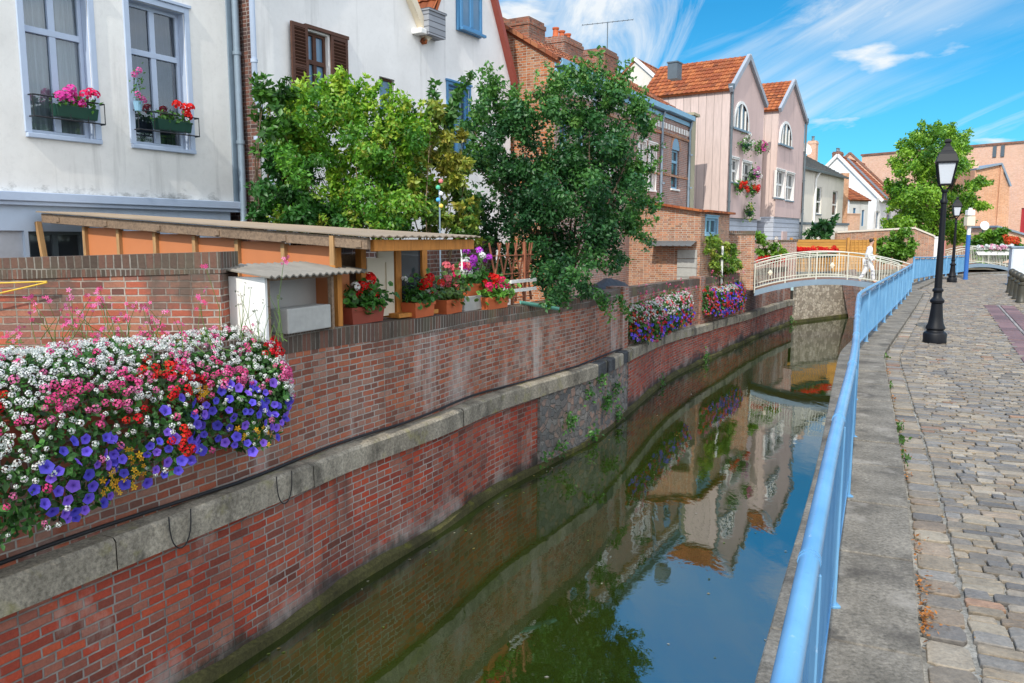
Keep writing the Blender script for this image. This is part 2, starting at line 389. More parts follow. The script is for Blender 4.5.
M['skin'] = plain('skin', (.55,.33,.24), .55, .06)
M['hair'] = plain('dark_hair', (.035,.022,.015), .5, .2)
M['whitecloth'] = plain('white_cloth', (.82,.83,.85), .9, .06)
M['yellow'] = plain('yellow_paint', (.62,.40,.03), .5, .1)
M['cable'] = plain('black_rubber', (.018,.018,.02), .6, .2)
M['greengut'] = plain('sea_green_plastic', (.10,.30,.25), .5, .1)
M['reddoor'] = plain('red_paint', (.40,.04,.05), .5, .1)
M['postblue'] = plain('deep_blue_paint', (.03,.13,.42), .45, .12)
# blue railing paint with rubbed, dirty streaks
t = NT('rail_blue'); p = t.pos(); n = t.noise(p, 22, 6, .7); b2 = t.noise(p, 2.5, 4)
c = t.ramp(b2, [(.3, (.10,.27,.48)), (.7, (.17,.38,.60))]); c = t.mix(t.ramp(n, [(.62, 0.), (.72, .6)]), c, (.10,.19,.31)); c = t.mix(t.ramp(t.noise(p, 7., 6, .75), [(.70, 0.), (.74, .8)]), c, (.16,.10,.07)); c = t.mix(t.math('MULTIPLY', t.ramp(n, [(.28, 1.), (.36, 0.)]), .6), c, (.45,.55,.66))
M['rail'] = t.bsdf(c, .27, t.bump(n, .1, .003), spec=.5)
# rubble stone
def rubble(name, cols, sc=4.5, mort=(.20,.18,.15), weather=None):
    t = NT(name); p = t.pos(); nz = t.n('TexNoise', Scale=3.); t.t.links.new(p, nz.inputs['Vector'])
    v = t.n('VectorMath', {'operation': 'ADD'}); t.t.links.new(t.scl(p, (1, 1, 1.35)), v.inputs[0]); t.t.links.new(t.scl(nz.outputs['Color'], (.16,.16,.16)), v.inputs[1])
    vo = t.n('TexVoronoi', Scale=sc); t.t.links.new(v.outputs[0], vo.inputs['Vector'])
    ve = t.n('TexVoronoi', {'feature': 'DISTANCE_TO_EDGE'}, Scale=sc); t.t.links.new(v.outputs[0], ve.inputs['Vector'])
    s = t.n('SeparateColor'); t.t.links.new(vo.outputs['Color'], s.inputs[0])
    c = t.ramp(s.outputs[0], [(i/len(cols), k) for i, k in enumerate(cols)])
    n = t.noise(p, 24, 6, .7); c = t.mix(.8, c, t.ramp(n, [(.3, .55), (.7, 1.)]), 'MULTIPLY')
    e = t.ramp(ve.outputs[0], [(.02, 1.), (.075, 0.)]); c = t.mix(e, c, mort)
    if weather: c = t.mix(t.math('MULTIPLY', t.ramp(t.noise(p, 1.1, 5, .6), [(.5, 0.), (.66, 1.)]), .7), c, weather)
    h = t.math('ADD', t.math('MULTIPLY', e, -1.), t.math('MULTIPLY', n, .6))
    return t.bsdf(c, .9, t.bump(h, 1., .03), spec=.25)
M['rubble'] = rubble('rubble_stone', [(.14,.14,.14), (.25,.24,.23), (.36,.33,.30), (.20,.18,.17), (.42,.28,.22)], 6.5, (.24,.23,.21), (.11,.115,.11))
M['stonewall'] = rubble('pale_stone', [(.52,.44,.34), (.68,.59,.47), (.60,.51,.39), (.36,.30,.23)], 5.0, (.30,.26,.20), None)
# ledge stone, kerb stone
def stone(name, col, lich, dark, sc=30, cell=None):
    t = NT(name); p = t.pos(); n = t.noise(p, sc, 6, .75); b = t.noise(p, 1.7, 6, .65); b2 = t.noise(p, 3.1, 5, .6)
    c = t.ramp(n, [(.3, mul(col, .42)), (.52, col), (.75, mul(col, 1.6))]); c = t.mix(.7, c, t.ramp(t.noise(t.scl(p, (2., 2., .5)), 1.3, 5, .6), [(.35, .45), (.65, 1.15)]), 'MULTIPLY')
    c = t.mix(t.math('MULTIPLY', t.ramp(b, [(.52, 0.), (.64, 1.)]), .75), c, dark)
    c = t.mix(t.math('MULTIPLY', t.ramp(b2, [(.56, 0.), (.68, 1.)]), .6), c, lich)
    return t.bsdf(c, .9, t.bump(n, .6, .01), spec=.25)
M['ledge'] = stone('ledge_stone', (.34,.305,.24), (.26,.24,.09), (.06,.055,.045))
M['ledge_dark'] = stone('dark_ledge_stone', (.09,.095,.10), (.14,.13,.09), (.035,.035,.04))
M['kerb'] = stone('kerb_stone', (.22,.197,.162), (.33,.30,.26), (.065,.057,.05), 42)
M['moss'] = stone('mossy_footing', (.085,.08,.03), (.15,.15,.02), (.04,.036,.02))
M['ground'] = stone('bare_ground', (.17,.14,.10), (.10,.12,.04), (.10,.08,.06), 8)
M['mortar'] = stone('path_bedding', (.31,.295,.26), (.20,.195,.16), (.11,.105,.095), 40)
# cobbles: colour per stone is stored on the mesh
t = NT('cobble_stone'); a = t.n('Attribute', {'attribute_name': 'col'}); p = t.pos(); n = t.noise(p, 45, 6, .75); n2 = t.noise(p, 11, 4)
c = t.mix(.85, a.outputs['Color'], t.ramp(n, [(.28, .55), (.72, 1.25)]), 'MULTIPLY'); c = t.mix(.5, c, t.ramp(n2, [(.3, .65), (.7, 1.2)]), 'MULTIPLY')
M['cobble'] = t.bsdf(c, .62, t.bump(t.math('ADD', n, n2), .55, .012), spec=.35)
# water: murky green body under a rippled mirror surface
t = NT('canal_water'); p = t.pos()
w1 = t.noise(t.scl(p, (1.0, .45, 1)), 2.2, 3, .5, .6); w2 = t.noise(t.scl(p, (1.0, .55, 1)), .45, 2); w3 = t.noise(p, 9., 3)
hh = t.math('ADD', t.math('ADD', t.math('MULTIPLY', w1, .35), t.math('MULTIPLY', w2, 1.0)), t.math('MULTIPLY', w3, .05))
bp = t.bump(hh, .10, .08)
body = t.n('BsdfDiffuse', Color=t.ramp(t.noise(p, .5, 3), [(.35, (.014,.023,.003)), (.65, (.021,.033,.004))]))
gl = t.n('BsdfGlossy', Color=(.95,.97,1.0), Roughness=.012); t.t.links.new(bp, gl.inputs['Normal'])
fr = t.n('Fresnel', IOR=2.35); t.t.links.new(bp, fr.inputs['Normal'])
f = t.math('ADD', t.math('MULTIPLY', fr.outputs[0], .95), .03, True)
mx = t.n('MixShader'); t.t.links.new(f, mx.inputs[0]); t.t.links.new(body.outputs[0], mx.inputs[1]); t.t.links.new(gl.outputs[0], mx.inputs[2])
t.t.links.new(mx.outputs[0], t.out.inputs[0]); M['water'] = t.m
# ------------------------------------------------------------------ lines in plan
def interp(tab, y):
    return float(np.interp(y, [a for a, _ in tab], [b for _, b in tab]))
class Line:
    """plan polyline, resampled; off(s, o) gives the point at arc length s, o metres to its right"""
    def __init__(s, pts, step=.25, smooth=True):
        P = np.array(pts, float)
        if smooth:
            out = []
            for i in range(len(P)-1):
                p0, p1, p2, p3 = P[max(0, i-1)], P[i], P[i+1], P[min(len(P)-1, i+2)]
                L = np.linalg.norm(p2-p1); m1 = (p2-p0)/max(1e-6, np.linalg.norm(p2-p0))*L; m2 = (p3-p1)/max(1e-6, np.linalg.norm(p3-p1))*L
                for k in range(max(2, int(L/step))):
                    q = k/max(2, int(L/step)); h = (2*q**3-3*q**2+1, q**3-2*q**2+q, -2*q**3+3*q**2, q**3-q**2)
                    out.append(h[0]*p1+h[1]*m1+h[2]*p2+h[3]*m2)
            out.append(P[-1]); P = np.array(out)
        s.P = P; d = np.linalg.norm(np.diff(P, axis=0), axis=1); s.S = np.concatenate([[0], np.cumsum(d)]); s.L = s.S[-1]
        T = np.gradient(P, axis=0); s.T = T/np.linalg.norm(T, axis=1)[:, None]
    def off(s, a, o=0.0):
        x = np.interp(a, s.S, s.P[:, 0]); y = np.interp(a, s.S, s.P[:, 1])
        tx = np.interp(a, s.S, s.T[:, 0]); ty = np.interp(a, s.S, s.T[:, 1]); l = hypot(tx, ty)
        return (x+o*ty/l, y-o*tx/l)
    def ang(s, a):
        return math.degrees(atan2(np.interp(a, s.S, s.T[:, 0]), np.interp(a, s.S, s.T[:, 1])))
    def spxo(s, px, o):
        q = [(a, s.off(a, o)) for a in np.linspace(0, s.L, 500)]; q = [(a, p) for a, p in q if p[1] > 1.5]
        return float(np.interp((px-512)/FPX, [p[0]/p[1] for a, p in q], [a for a, p in q]))
    def sY(s, Y): return float(np.interp(Y, s.P[:, 1], s.S))
    def spx(s, px):
        q = s.P[s.P[:, 1] > 1.0]; a = s.S[s.P[:, 1] > 1.0]
        return float(np.interp((px-512)/FPX, q[:, 0]/q[:, 1], a))
W = Line([(-6.4,-.5),(-3.45,5.2),(-2.37,7.39),(-1.87,8.6),(-1.05,10.2),(-.28,11.95),(.75,13.75),(1.62,15.3),(2.61,17.7),(4.38,22.0),(7.41,27.5),(10.67,33.2),(12.95,36.82)])
LT = [(-1,-.38),(7,-.38),(12,-.46),(18,-.55),(24,-.76),(30,-.9),(37,-.9)]
PT = [(-1,.97),(7.5,.97),(9.6,.9),(12.8,.8),(17.3,.8),(21.7,.69),(25,.65),(37,.62)]
WZ = -2.0
RAILP = [(-.75,-1.4),(1.35,3.3),(2.79,6.45),(4.68,10.8),(5.74,13.2),(8.95,19.0),(11.4,23.4),(14.15,28.4)]
RL = Line(RAILP, smooth=False)
RLs = Line([(-.75,-1.4),(1.35,3.3),(2.79,6.45),(4.68,10.8),(5.6,12.9),(6.0,13.7),(8.95,19.0),(11.4,23.4),(14.15,28.4)])
LIP = [RLs.off(a, -.24) for a in np.linspace(0, RLs.L, 60)]+[(14.75,30.5),(15.75,32.0),(20.0,38.7),(25.5,44.6),(29.2,46.3)]
FAR = [(12.95,36.82),(16.9,40.2),(25.6,47.6)]

def strip(mb, ln, s0, s1, o0, z0, o1, z1, step=.25, mi=0, vo=0):
    n = max(1, int((s1-s0)/step)); fn = lambda z, Y: z(Y) if callable(z) else z
    prev = None
    for i in range(n+1):
        a = s0+(s1-s0)*i/n
        p = ln.off(a, o0); q = ln.off(a, o1); A_ = (*p, fn(z0, p[1])); B_ = (*q, fn(z1, q[1]))
        h = hypot(o1-o0, A_[2]-B_[2])
        va = A_[2] if abs(A_[2]-B_[2]) > .05 else 0
        cur = (A_, B_, (a, va), (a, va+h))
        if prev: mb.add([prev[0], cur[0], cur[1], prev[1]], [[0,1,2,3]], [[prev[2], cur[2], cur[3], prev[3]]], mi)
        prev = cur
def endcap(mb, ln, s, o0, o1, z0, z1, flip=False):
    p = ln.off(s, o0); q = ln.off(s, o1); Y = p[1]
    z0 = z0(Y) if callable(z0) else z0; z1 = z1(Y) if callable(z1) else z1
    v = [(*p, z0), (*q, z0), (*q, z1), (*p, z1)]
    uv = [(0, z0), (abs(o1-o0), z0), (abs(o1-o0), z1), (0, z1)]
    if flip: v = v[::-1]; uv = uv[::-1]
    mb.add(v, [[0,1,2,3]], [uv])
lt = lambda Y: interp(LT, Y)
pt = lambda Y: interp(PT, Y)
ptc = lambda Y: interp(PT, Y)-.21
# ---- canal wall: one thing, its layers are parts
cw = thing('canal_wall', 'long red brick canal wall with stone ledge rising from the water on the left', 'canal wall', (W.off(0)[0], W.off(0)[1], WZ))
OFFS = (-W.off(0)[0], -W.off(0)[1], -WZ)
def wb(mb, name, mat, parent=None, **k):
    # parts are drawn in place and moved into the wall's own axes; uvs stay in metres
    o = mb.build(name, mat, parent or cw, **k); 
    o.location = OFFS if parent is None else (0, 0, 0); return o
SA, SB = W.sY(13.2), W.sY(17.5); SE = W.L; SBR0, SBR1 = W.sY(29.75), W.sY(31.7)
m = MB(); strip(m, W, 0, SA, 0, -2.3, 0, lambda Y: lt(Y)-.25); strip(m, W, SB, SE, 0, -2.3, 0, lambda Y: lt(Y)-.25); wb(m, 'lower_brickwork', M['brick_low'])
m = MB(); strip(m, W, SA, SB, .05, -2.3, .03, lambda Y: lt(Y)-.25); endcap(m, W, SA, .05, -.1, -2.3, lambda Y: lt(Y)-.25); endcap(m, W, SB, .05, -.1, -2.3, lambda Y: lt(Y)-.25, True)
wb(m, 'rubble_section', M['rubble'])
m = MB(); a = 0; rs = random.Random(3)
md = MB()
while a < SE-.05:
    L = rs.uniform(2.0, 3.4) if not (SA < a < SB) else rs.uniform(.28, .55)
    b = min(SE, a+L); j = .0025; dz = rs.uniform(-.012, .012); do = rs.uniform(-.012, .015)
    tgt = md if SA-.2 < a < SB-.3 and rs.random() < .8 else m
    f1 = lambda Y: lt(Y)+dz; f0 = lambda Y: lt(Y)-.25+dz*.5
    strip(tgt, W, a+j, b-j, .085+do, f0, .085+do, lambda Y: f1(Y)-.03); strip(tgt, W, a+j, b-j, .085+do, lambda Y: f1(Y)-.03, .055+do, f1); strip(tgt, W, a+j, b-j, .055+do, f1, -.25, f1)
    strip(tgt, W, a+j, b-j, -.05, f0, .085+do, f0)
    endcap(tgt, W, a+j, .055+do, -.2, f0, f1); endcap(tgt, W, b-j, .055+do, -.2, f0, f1, True)
    a = b
wb(m, 'stone_ledge', M['ledge']); wb(md, 'stone_ledge', M['ledge_dark'])
m = MB(); mc = MB()
for s0, s1 in ((0, SBR0), (SBR1, SE)):
    strip(m, W, s0, s1, -.12, lambda Y: lt(Y)-.05, -.12, ptc)
    strip(m, W, s0, s1, -.42, ptc, -.42, lambda Y: -.1)
    strip(mc, W, s0, s1, -.115, ptc, -.11, pt); strip(mc, W, s0, s1, -.11, pt, -.43, pt); strip(mc, W, s0, s1, -.43, pt, -.43, ptc)
    for s, fl in ((s0, False), (s1, True)):
        endcap(m, W, s, -.12, -.42, -1., ptc, fl); endcap(mc, W, s, -.11, -.43, ptc, pt, fl)
wb(m, 'parapet', M['brick_par']); wb(mc, 'soldier_course', M['brick_cap'])
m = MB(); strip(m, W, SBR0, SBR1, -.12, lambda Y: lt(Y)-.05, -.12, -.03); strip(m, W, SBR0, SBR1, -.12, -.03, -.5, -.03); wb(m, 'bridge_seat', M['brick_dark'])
m = MB(); strip(m, W, 0, SE, .085, -2.3, .07, lambda Y: -1.92+.02*sin(Y*3)+.012*sin(Y*7.7)); strip(m, W, 0, SE, .07, lambda Y: -1.92+.02*sin(Y*3)+.012*sin(Y*7.7), 0, lambda Y: -1.885+.02*sin(Y*2.3)+.012*sin(Y*9)); wb(m, 'mossy_footing', M['moss'])
for px, w_, pr in ((626, .5, .06), (703, .45, .06), (743, .7, .07)):
    s = W.spx(px); m = MB(); strip(m, W, s, s+w_, -.12+pr, lambda Y: lt(Y)+.0, -.12+pr, lambda Y: pt(Y)+(.05 if px < 740 else 1.15), .3)
    top = lambda Y: pt(Y)+(.05 if px < 740 else 1.15)
    endcap(m, W, s, -.12+pr, -.45, lt, top); endcap(m, W, s+w_, -.12+pr, -.45, lt, top, True); strip(m, W, s, s+w_, -.12+pr, top, -.45, top)
    if px > 740: strip(m, W, s, s+w_, -.45, top, -.45, 0.)
    wb(m, 'pilaster', M['brick_par'])
# black cable lying along the ledge, with two slack loops
pts = []
for i in range(150):
    s = W.sY(4.2)+(W.sY(17.5)-W.sY(4.2))*i/149
    p = W.off(s, -.085+.02*sin(s*1.7)); pts.append((p[0], p[1], lt(p[1])+.035+.03*max(0, sin(s*1.1))))
m = MB(); m.tube(pts, .016, 6)
for px in (158, 268):
    s = W.spx(px); a = []
    for k in range(13):
        q = k/12; p = W.off(s-.11*cos(q*pi), .108); a.append((p[0], p[1], lt(p[1])+.03-.30*sin(q*pi)**.7))
    m.tube(a, .006, 5)
tag(m.build('cable', M['cable'], smooth=True), 'thin black cable running along the top of the stone ledge on the canal wall', 'cable')
# weeds growing in the rubble, one loose mass
def leafquad(): return [(0,0,0),(-.28,.45,.05),(0,1,.0),(.28,.45,.05),(0,.45,-.04)], [[0,4,1],[4,2,1],[0,3,4],[4,3,2]], [(1,1,1)]*5
LEAF = leafquad()
P_, N_, C_, S_ = [], [], [], []
for px, n, zc in ((566, 90, -1.35), (585, 40, -1.0), (604, 130, -1.35), (613, 70, -1.2), (616, 60, -1.75), (590, 60, -1.8), (556, 40, -1.75), (598, 50, -.85), (540, 25, -1.8), (790, 70, -1.8), (705, 60, -1.85), (660, 30, -1.85)):
    s = W.spx(px)
    for k in range(n):
        p = W.off(s+rng.normal(0, .10), .08+abs(rng.normal(0, .06))); P_.append((p[0], p[1], zc+rng.normal(0, .09)))
        N_.append((rng.normal(.5, .6), rng.normal(-.6, .6), rng.normal(.3, .6))); C_.append(np.array((.05,.15,.025))*rng.uniform(.5, 1.6)); S_.append(rng.uniform(.05, .1))
o = bulk('weeds', *LEAF, P_, N_, S_, C_, M['leaf']); tag(o, 'green weeds sprouting from the stone canal wall', 'weeds', kind='stuff')

# ------------------------------------------------------------------ water and ground
def ngon(name, pts, z, mat, kind, label=None, cat=None):
    import bmesh
    bm = bmesh.new(); f = bm.faces.new([bm.verts.new((x, y, z)) for x, y in pts]); bmesh.ops.triangulate(bm, faces=[f])
    bmesh.ops.recalc_face_normals(bm, faces=bm.faces[:])
    for f in bm.faces:
        if f.normal.z < 0: f.normal_flip()
    me = bpy.data.meshes.new(name); bm.to_mesh(me); bm.free(); o = link(name, me, mat); return tag(o, kind=kind)
ngon('canal_water', [(-14,-6),(14,-6),(40,40),(40,60),(10,60),(-14,8)], WZ, M['water'], 'structure')
wl = [W.off(a, -.3) for a in np.linspace(0, W.L, 70)]
ngon('ground', wl+[(12.6,36.9),(16.7,40.4),(25.3,47.8),(25.5,50.2),(29.6,50.2),(29.6,46.0),(33,46.6),(60,60),(900,400),(900,1500),(-900,1500),(-900,-300),(-6.7,-300)], -.06, M['ground'], 'structure')
ngon('street_ground', LIP+[(33,46.6),(60,60),(900,400),(900,-300),(-1.0,-300)], -.16, M['ground'], 'structure')
P_, N_, C_, S_ = [], [], [], []
for k in range(170):
    a = rng.uniform(W.sY(7), W.L); o_ = rng.choice([rng.uniform(.2, 4.6), abs(rng.normal(.15, .15))+.14]); p = W.off(a, o_); P_.append((p[0], p[1], WZ+.006)); N_.append((rng.normal(0, .05), rng.normal(0, .05), 1)); C_.append(np.array(((.30,.22,.08),(.12,.16,.04),(.45,.42,.36))[rng.integers(3)])*rng.uniform(.5, 1.2)); S_.append(rng.uniform(.02, .06))
tag(bulk('floating_leaves', *([(0,0,0),(-.28,.45,.05),(0,1,.0),(.28,.45,.05)], [[0,3,2,1]], [(1,1,1)]*4), P_, N_, S_, C_, M['leaf']), 'scattered dead leaves and specks floating on the canal', 'leaves', kind='stuff')
# quay wall under the path
m = MB(); lp = LIP+[(29.6,46.5)]
u = 0
for a, b in zip(lp, lp[1:]):
    L = hypot(b[0]-a[0], b[1]-a[1]); m.add([(*b, -2.3), (*a, -2.3), (*a, -.14), (*b, -.14)], [[0,1,2,3]], [[(u+L,-2.3),(u,-2.3),(u,-.14),(u+L,-.14)]]); u += L
tag(m.build('quay_wall', M['brick_low']), 'brick quay wall below the cobbled path and blue railing', 'quay wall')
# far stone wall where the canal turns
fw = thing('stone_wall', 'pale rubble stone wall of the far canal bend, behind the footbridge', 'stone wall', (12.95, 36.82, WZ))
m = MB(); mcp = MB(); mft = MB(); u = 0
for i, (a, b) in enumerate(zip(FAR, FAR[1:])):
    L = hypot(b[0]-a[0], b[1]-a[1]); q = [(p[0]-12.95, p[1]-36.82) for p in (a, b)]; nx, ny = (q[1][1]-q[0][1])/L, -(q[1][0]-q[0][0])/L
    m.add([(*q[0], -.3), (*q[1], -.3), (*q[1], 2.05), (*q[0], 2.05)], [[0,1,2,3]])
    def bx(mb, o0, o1, z0, z1):
        v = [(q[k][0]+nx*o, q[k][1]+ny*o, z) for z in (z0, z1) for k, o in ((0, o0), (1, o0), (1, o1), (0, o1))]
        mb.add(v, [[0,1,2,3],[4,5,6,7],[0,1,5,4],[1,2,6,5],[2,3,7,6],[3,0,4,7]])
    bx(mcp, .05, -.35, 2.05, 2.2); bx(mft, .14, 0, -.3, .12)
for nm, mb, mt in (('stonework', m, M['stonewall']), ('coping', mcp, M['ledge']), ('mossy_footing', mft, M['moss'])): mb.build(nm, mt, fw)
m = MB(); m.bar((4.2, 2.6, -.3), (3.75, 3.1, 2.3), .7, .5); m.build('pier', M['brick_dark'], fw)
# end of the side arm under the second bridge
m = MB()
for a, b in (((25.6,47.6),(25.6,50.2)),((25.6,50.2),(29.5,50.2)),((29.5,50.2),(29.5,46.4))):
    m.add([(*a,-2.3),(*b,-2.3),(*b,-.06),(*a,-.06)], [[0,1,2,3]])
tag(m.build('basin_wall', M['brick_orange']), 'low orange brick basin wall seen under the far arched bridge', 'basin wall')

# ------------------------------------------------------------------ kerb slabs and cobbled path
KL = Line([RLs.off(a, .42) for a in np.linspace(0, RLs.L, 80)]+[(15.35,30.2),(16.4,32.0),(20.7,38.4),(25.4,43.6),(28.6,45.2)], smooth=False)
m = MB(); s = 0.0; rs = random.Random(5)
while s < RLs.L:
    L = rs.uniform(.85, 1.25); e = min(RLs.L, s+L); g = .009; n = 3; top = rs.uniform(-.004, .004)
    ring = [RLs.off(s+g+(e-s-2*g)*i/n, -.25) for i in range(n+1)]; r2 = [RLs.off(s+g+(e-s-2*g)*i/n, .42) for i in range(n+1)]
    c = .007
    r1b = [RLs.off(s+g+(e-s-2*g)*i/n+(c if i == 0 else -c if i == n else 0), -.25+c) for i in range(n+1)]
    r2b = [RLs.off(s+g+(e-s-2*g)*i/n+(c if i == 0 else -c if i == n else 0), .42-c) for i in range(n+1)]
    loop = ring+r2[::-1]; loopb = r1b+r2b[::-1]; k = len(loop)
    v = [(*p, -.2) for p in loop]+[(*p, top-c) for p in loop]+[(*p, top) for p in loopb]
    f = [[i, (i+1) % k, k+(i+1) % k, k+i][::-1] for i in range(k)]+[[k+i, k+(i+1) % k, 2*k+(i+1) % k, 2*k+i][::-1] for i in range(k)]
    for i in range(n): f.append([2*k+i, 2*k+k-1-i, 2*k+k-2-i, 2*k+i+1])
    m.add(v, f); s = e
tag(m.build('kerb', M['kerb']), kind='structure')
m = MB()   # the quay edge beyond the first bridge
lp2 = LIP[59:]
for a, b in zip(lp2, lp2[1:]):
    L = hypot(b[0]-a[0], b[1]-a[1]); nx, ny = (b[1]-a[1])/L, -(b[0]-a[0])/L
    m.add([(a[0],a[1],0),(b[0],b[1],0),(b[0]+nx*.6,b[1]+ny*.6,0),(a[0]+nx*.6,a[1]+ny*.6,0),(a[0],a[1],-.2),(b[0],b[1],-.2),(a[0]+nx*.6,a[1]+ny*.6,-.2),(b[0]+nx*.6,b[1]+ny*.6,-.2)], [[3,2,1,0],[4,5,1,0],[3,2,7,6]])
tag(m.build('kerb', M['kerb']), kind='structure')
PZ = -.055
bed = [KL.off(a, -.3) for a in np.linspace(0, KL.L, 90)]
ngon('path_bedding', bed+[(33,46.6),(40,40),(30,20),(16,0),(6,-6),(-.5,-3)], PZ-.022, M['mortar'], 'structure')
verts, faces, cols = [], [], []
PAL = [(.34,.31,.275), (.28,.265,.255), (.40,.35,.285), (.235,.235,.25), (.43,.37,.295), (.32,.32,.33), (.38,.31,.25), (.45,.41,.345), (.19,.19,.205), (.52,.48,.42), (.44,.27,.19)]
PW = [16,14,14,9,11,14,9,8,5,5,2]
rs = random.Random(11)
def cobble(corners, z, col, rnd):
    cx = sum(p[0] for p in corners)/len(corners); cy = sum(p[1] for p in corners)/len(corners)
    b = len(verts); k = len(corners)
    dz = [rs.uniform(-.004, .004) for _ in corners]
    for sc, zz in ((1.0, -.03), (.985, -.005), (.945, 0.0)):
        for (x, y), d in zip(corners, dz): verts.append((cx+(x-cx)*sc, cy+(y-cy)*sc, z+zz+(d if zz > -.03 else 0)))
    verts.append((cx, cy, z+.0015))
    for r in (0, 1):
        for i in range(k): j = (i+1) % k; faces.append([b+r*k+i, b+r*k+j, b+(r+1)*k+j, b+(r+1)*k+i])
    for i in range(k): faces.append([b+2*k+i, b+2*k+(i+1) % k, b+3*k])
    cols.extend([(*mul(col, .55), 1)]*k+[(*col, 1)]*(2*k+1))
def stone_col():
    c = rs.choices(PAL, PW)[0]; k = rs.uniform(.50, .80); c = tuple(.80*q+.20*g for q, g in zip(c, (.34,.315,.28))); return (c[0]*k*1.09, c[1]*k, c[2]*k*.87)
def octo(p00, p10, p11, p01, cr):
    """rounded four-sided stone: each corner is cut"""
    q = [p00, p10, p11, p01]; out = []
    for i in range(4):
        a, c, b = q[i-1], q[i], q[(i+1) % 4]
        for o in (a, b):
            d = hypot(o[0]-c[0], o[1]-c[1]) or 1; k = min(cr*rs.uniform(.6, 1.5), d*.33)/d
            out.append((c[0]+(o[0]-c[0])*k, c[1]+(o[1]-c[1])*k))
    return out
s = KL.sY(-.6)
BAND = Line([(7.2,10.9),(8.05,12.4),(11.0,18.0),(13.95,23.6)], smooth=False)
def in_band(x, y):
    i = np.argmin((BAND.P[:, 0]-x)**2+(BAND.P[:, 1]-y)**2)
    if y > 23.75 or y < 10.8: return False
    t_ = BAND.T[i]; o = (x-BAND.P[i, 0])*t_[1]-(y-BAND.P[i, 1])*t_[0]
    return -.02 < o < .80
# edge row against the kerb
a = s; LIM = KL.sY(43.5)
while a < LIM:
    L = rs.uniform(.15, .26); j = .008
    cobble(octo(KL.off(a+j, .02+rs.uniform(0, .012)), KL.off(a+L-j, .02+rs.uniform(0, .012)), KL.off(a+L-j, .228+rs.uniform(-.012, .012)), KL.off(a+j, .228+rs.uniform(-.012, .012)), .03)[::-1], PZ-.004+rs.uniform(-.006, .006), stone_col(), rs)
    a += L
a = s
while a < LIM:
    h = rs.uniform(.085, .135)*(1 if a < KL.sY(8) else .85); j = rs.uniform(.004, .0075); w = .236+rs.uniform(0, .008); far = a > KL.sY(26)
    Wm = 5.0+.12*max(0, a-4)
    while w < Wm:
        L = rs.uniform(.12, .25) if rs.random() < .85 else rs.uniform(.08, .13)
        wob = .009
        def P(aa, ww):
            x = KL.off(aa+rs.uniform(-wob, wob)*.7+.012*sin(ww*2.3+a*.6), ww+rs.uniform(-.008, .008)); return x
        c = KL.off(a+h/2, w+L/2)
        if not in_band(*c):
            cobble(octo(P(a+j, w+j), P(a+h-j, w+j), P(a+h-j, w+L-j), P(a+j, w+L-j), .012)[::-1], PZ+rs.uniform(-.006, .006), stone_col(), rs)
        w += L
    a += h
me = bpy.data.meshes.new('cobbled_path'); me.from_pydata(verts, [], faces)
ca = me.color_attributes.new('col', 'FLOAT_COLOR', 'POINT'); ca.data.foreach_set('color', np.asarray(cols, np.float32).ravel()); me.update()
tag(link('cobbled_path', me, M['cobble']), kind='structure')
# reddish slab band let into the cobbles
verts, faces, cols = [], [], []
a = 0.0
while a < BAND.L-.1:
    L = rs.uniform(.45, .8)
    for o0, o1 in ((.0, .33), (.35, .40), (.42, .76)):
        pal = (.30,.17,.155) if o1-o0 > .1 else (.46,.40,.36)
        cobble(octo(BAND.off(a+.006, o0), BAND.off(min(BAND.L, a+L)-.006, o0), BAND.off(min(BAND.L, a+L)-.006, o1), BAND.off(a+.006, o1), .012)[::-1], PZ+rs.uniform(-.003, .003), mul(pal, rs.uniform(.5, .85)), rs)
    a += L
me = bpy.data.meshes.new('paving_band'); me.from_pydata(verts, [], faces)
ca = me.color_attributes.new('col', 'FLOAT_COLOR', 'POINT'); ca.data.foreach_set('color', np.asarray(cols, np.float32).ravel()); me.update()
tag(link('paving_band', me, M['cobble']), kind='structure')
# dry leaves and litter in the gutter beside the kerb
P_, N_, C_, S_ = [], [], [], []
for sc, n in ((KL.sY(3.9), 90), (KL.sY(4.35), 40), (KL.sY(4.9), 25), (KL.sY(6.4), 22), (KL.sY(7.1), 26), (KL.sY(8.3), 20), (KL.sY(9.6), 25), (KL.sY(11.5), 20)):
    for k in range(n):
        p = KL.off(sc+rng.normal(0, .11), abs(rng.normal(.02, .03))+.012); P_.append((p[0], p[1], PZ+.012+rng.uniform(0, .02))); N_.append((rng.normal(0, .5), rng.normal(0, .5), 1))
        C_.append(np.array((.42,.16,.03))*rng.uniform(.4, 1.3)); S_.append(rng.uniform(.015, .035))
for k in range(260):
    p = KL.off(rng.uniform(KL.sY(2), KL.sY(20)), rng.choice([rng.uniform(.01, .05), rng.uniform(.2, .26), rng.uniform(-.42, -.30)])); P_.append((p[0], p[1], PZ+.012 if rng.random() < .0 else (.006 if hypot(0, 0) else PZ+.012))); N_.append((rng.normal(0, .4), rng.normal(0, .4), 1))
    C_.append(np.array((.28,.16,.05))*rng.uniform(.4, 1.3)); S_.append(rng.uniform(.01, .03))
tag(bulk('litter', *LEAF, P_, N_, S_, C_, M['leaf']), 'dry orange leaves and litter lying in the gutter by the kerb', 'litter', kind='stuff')
P_, N_, C_, S_ = [], [], [], []
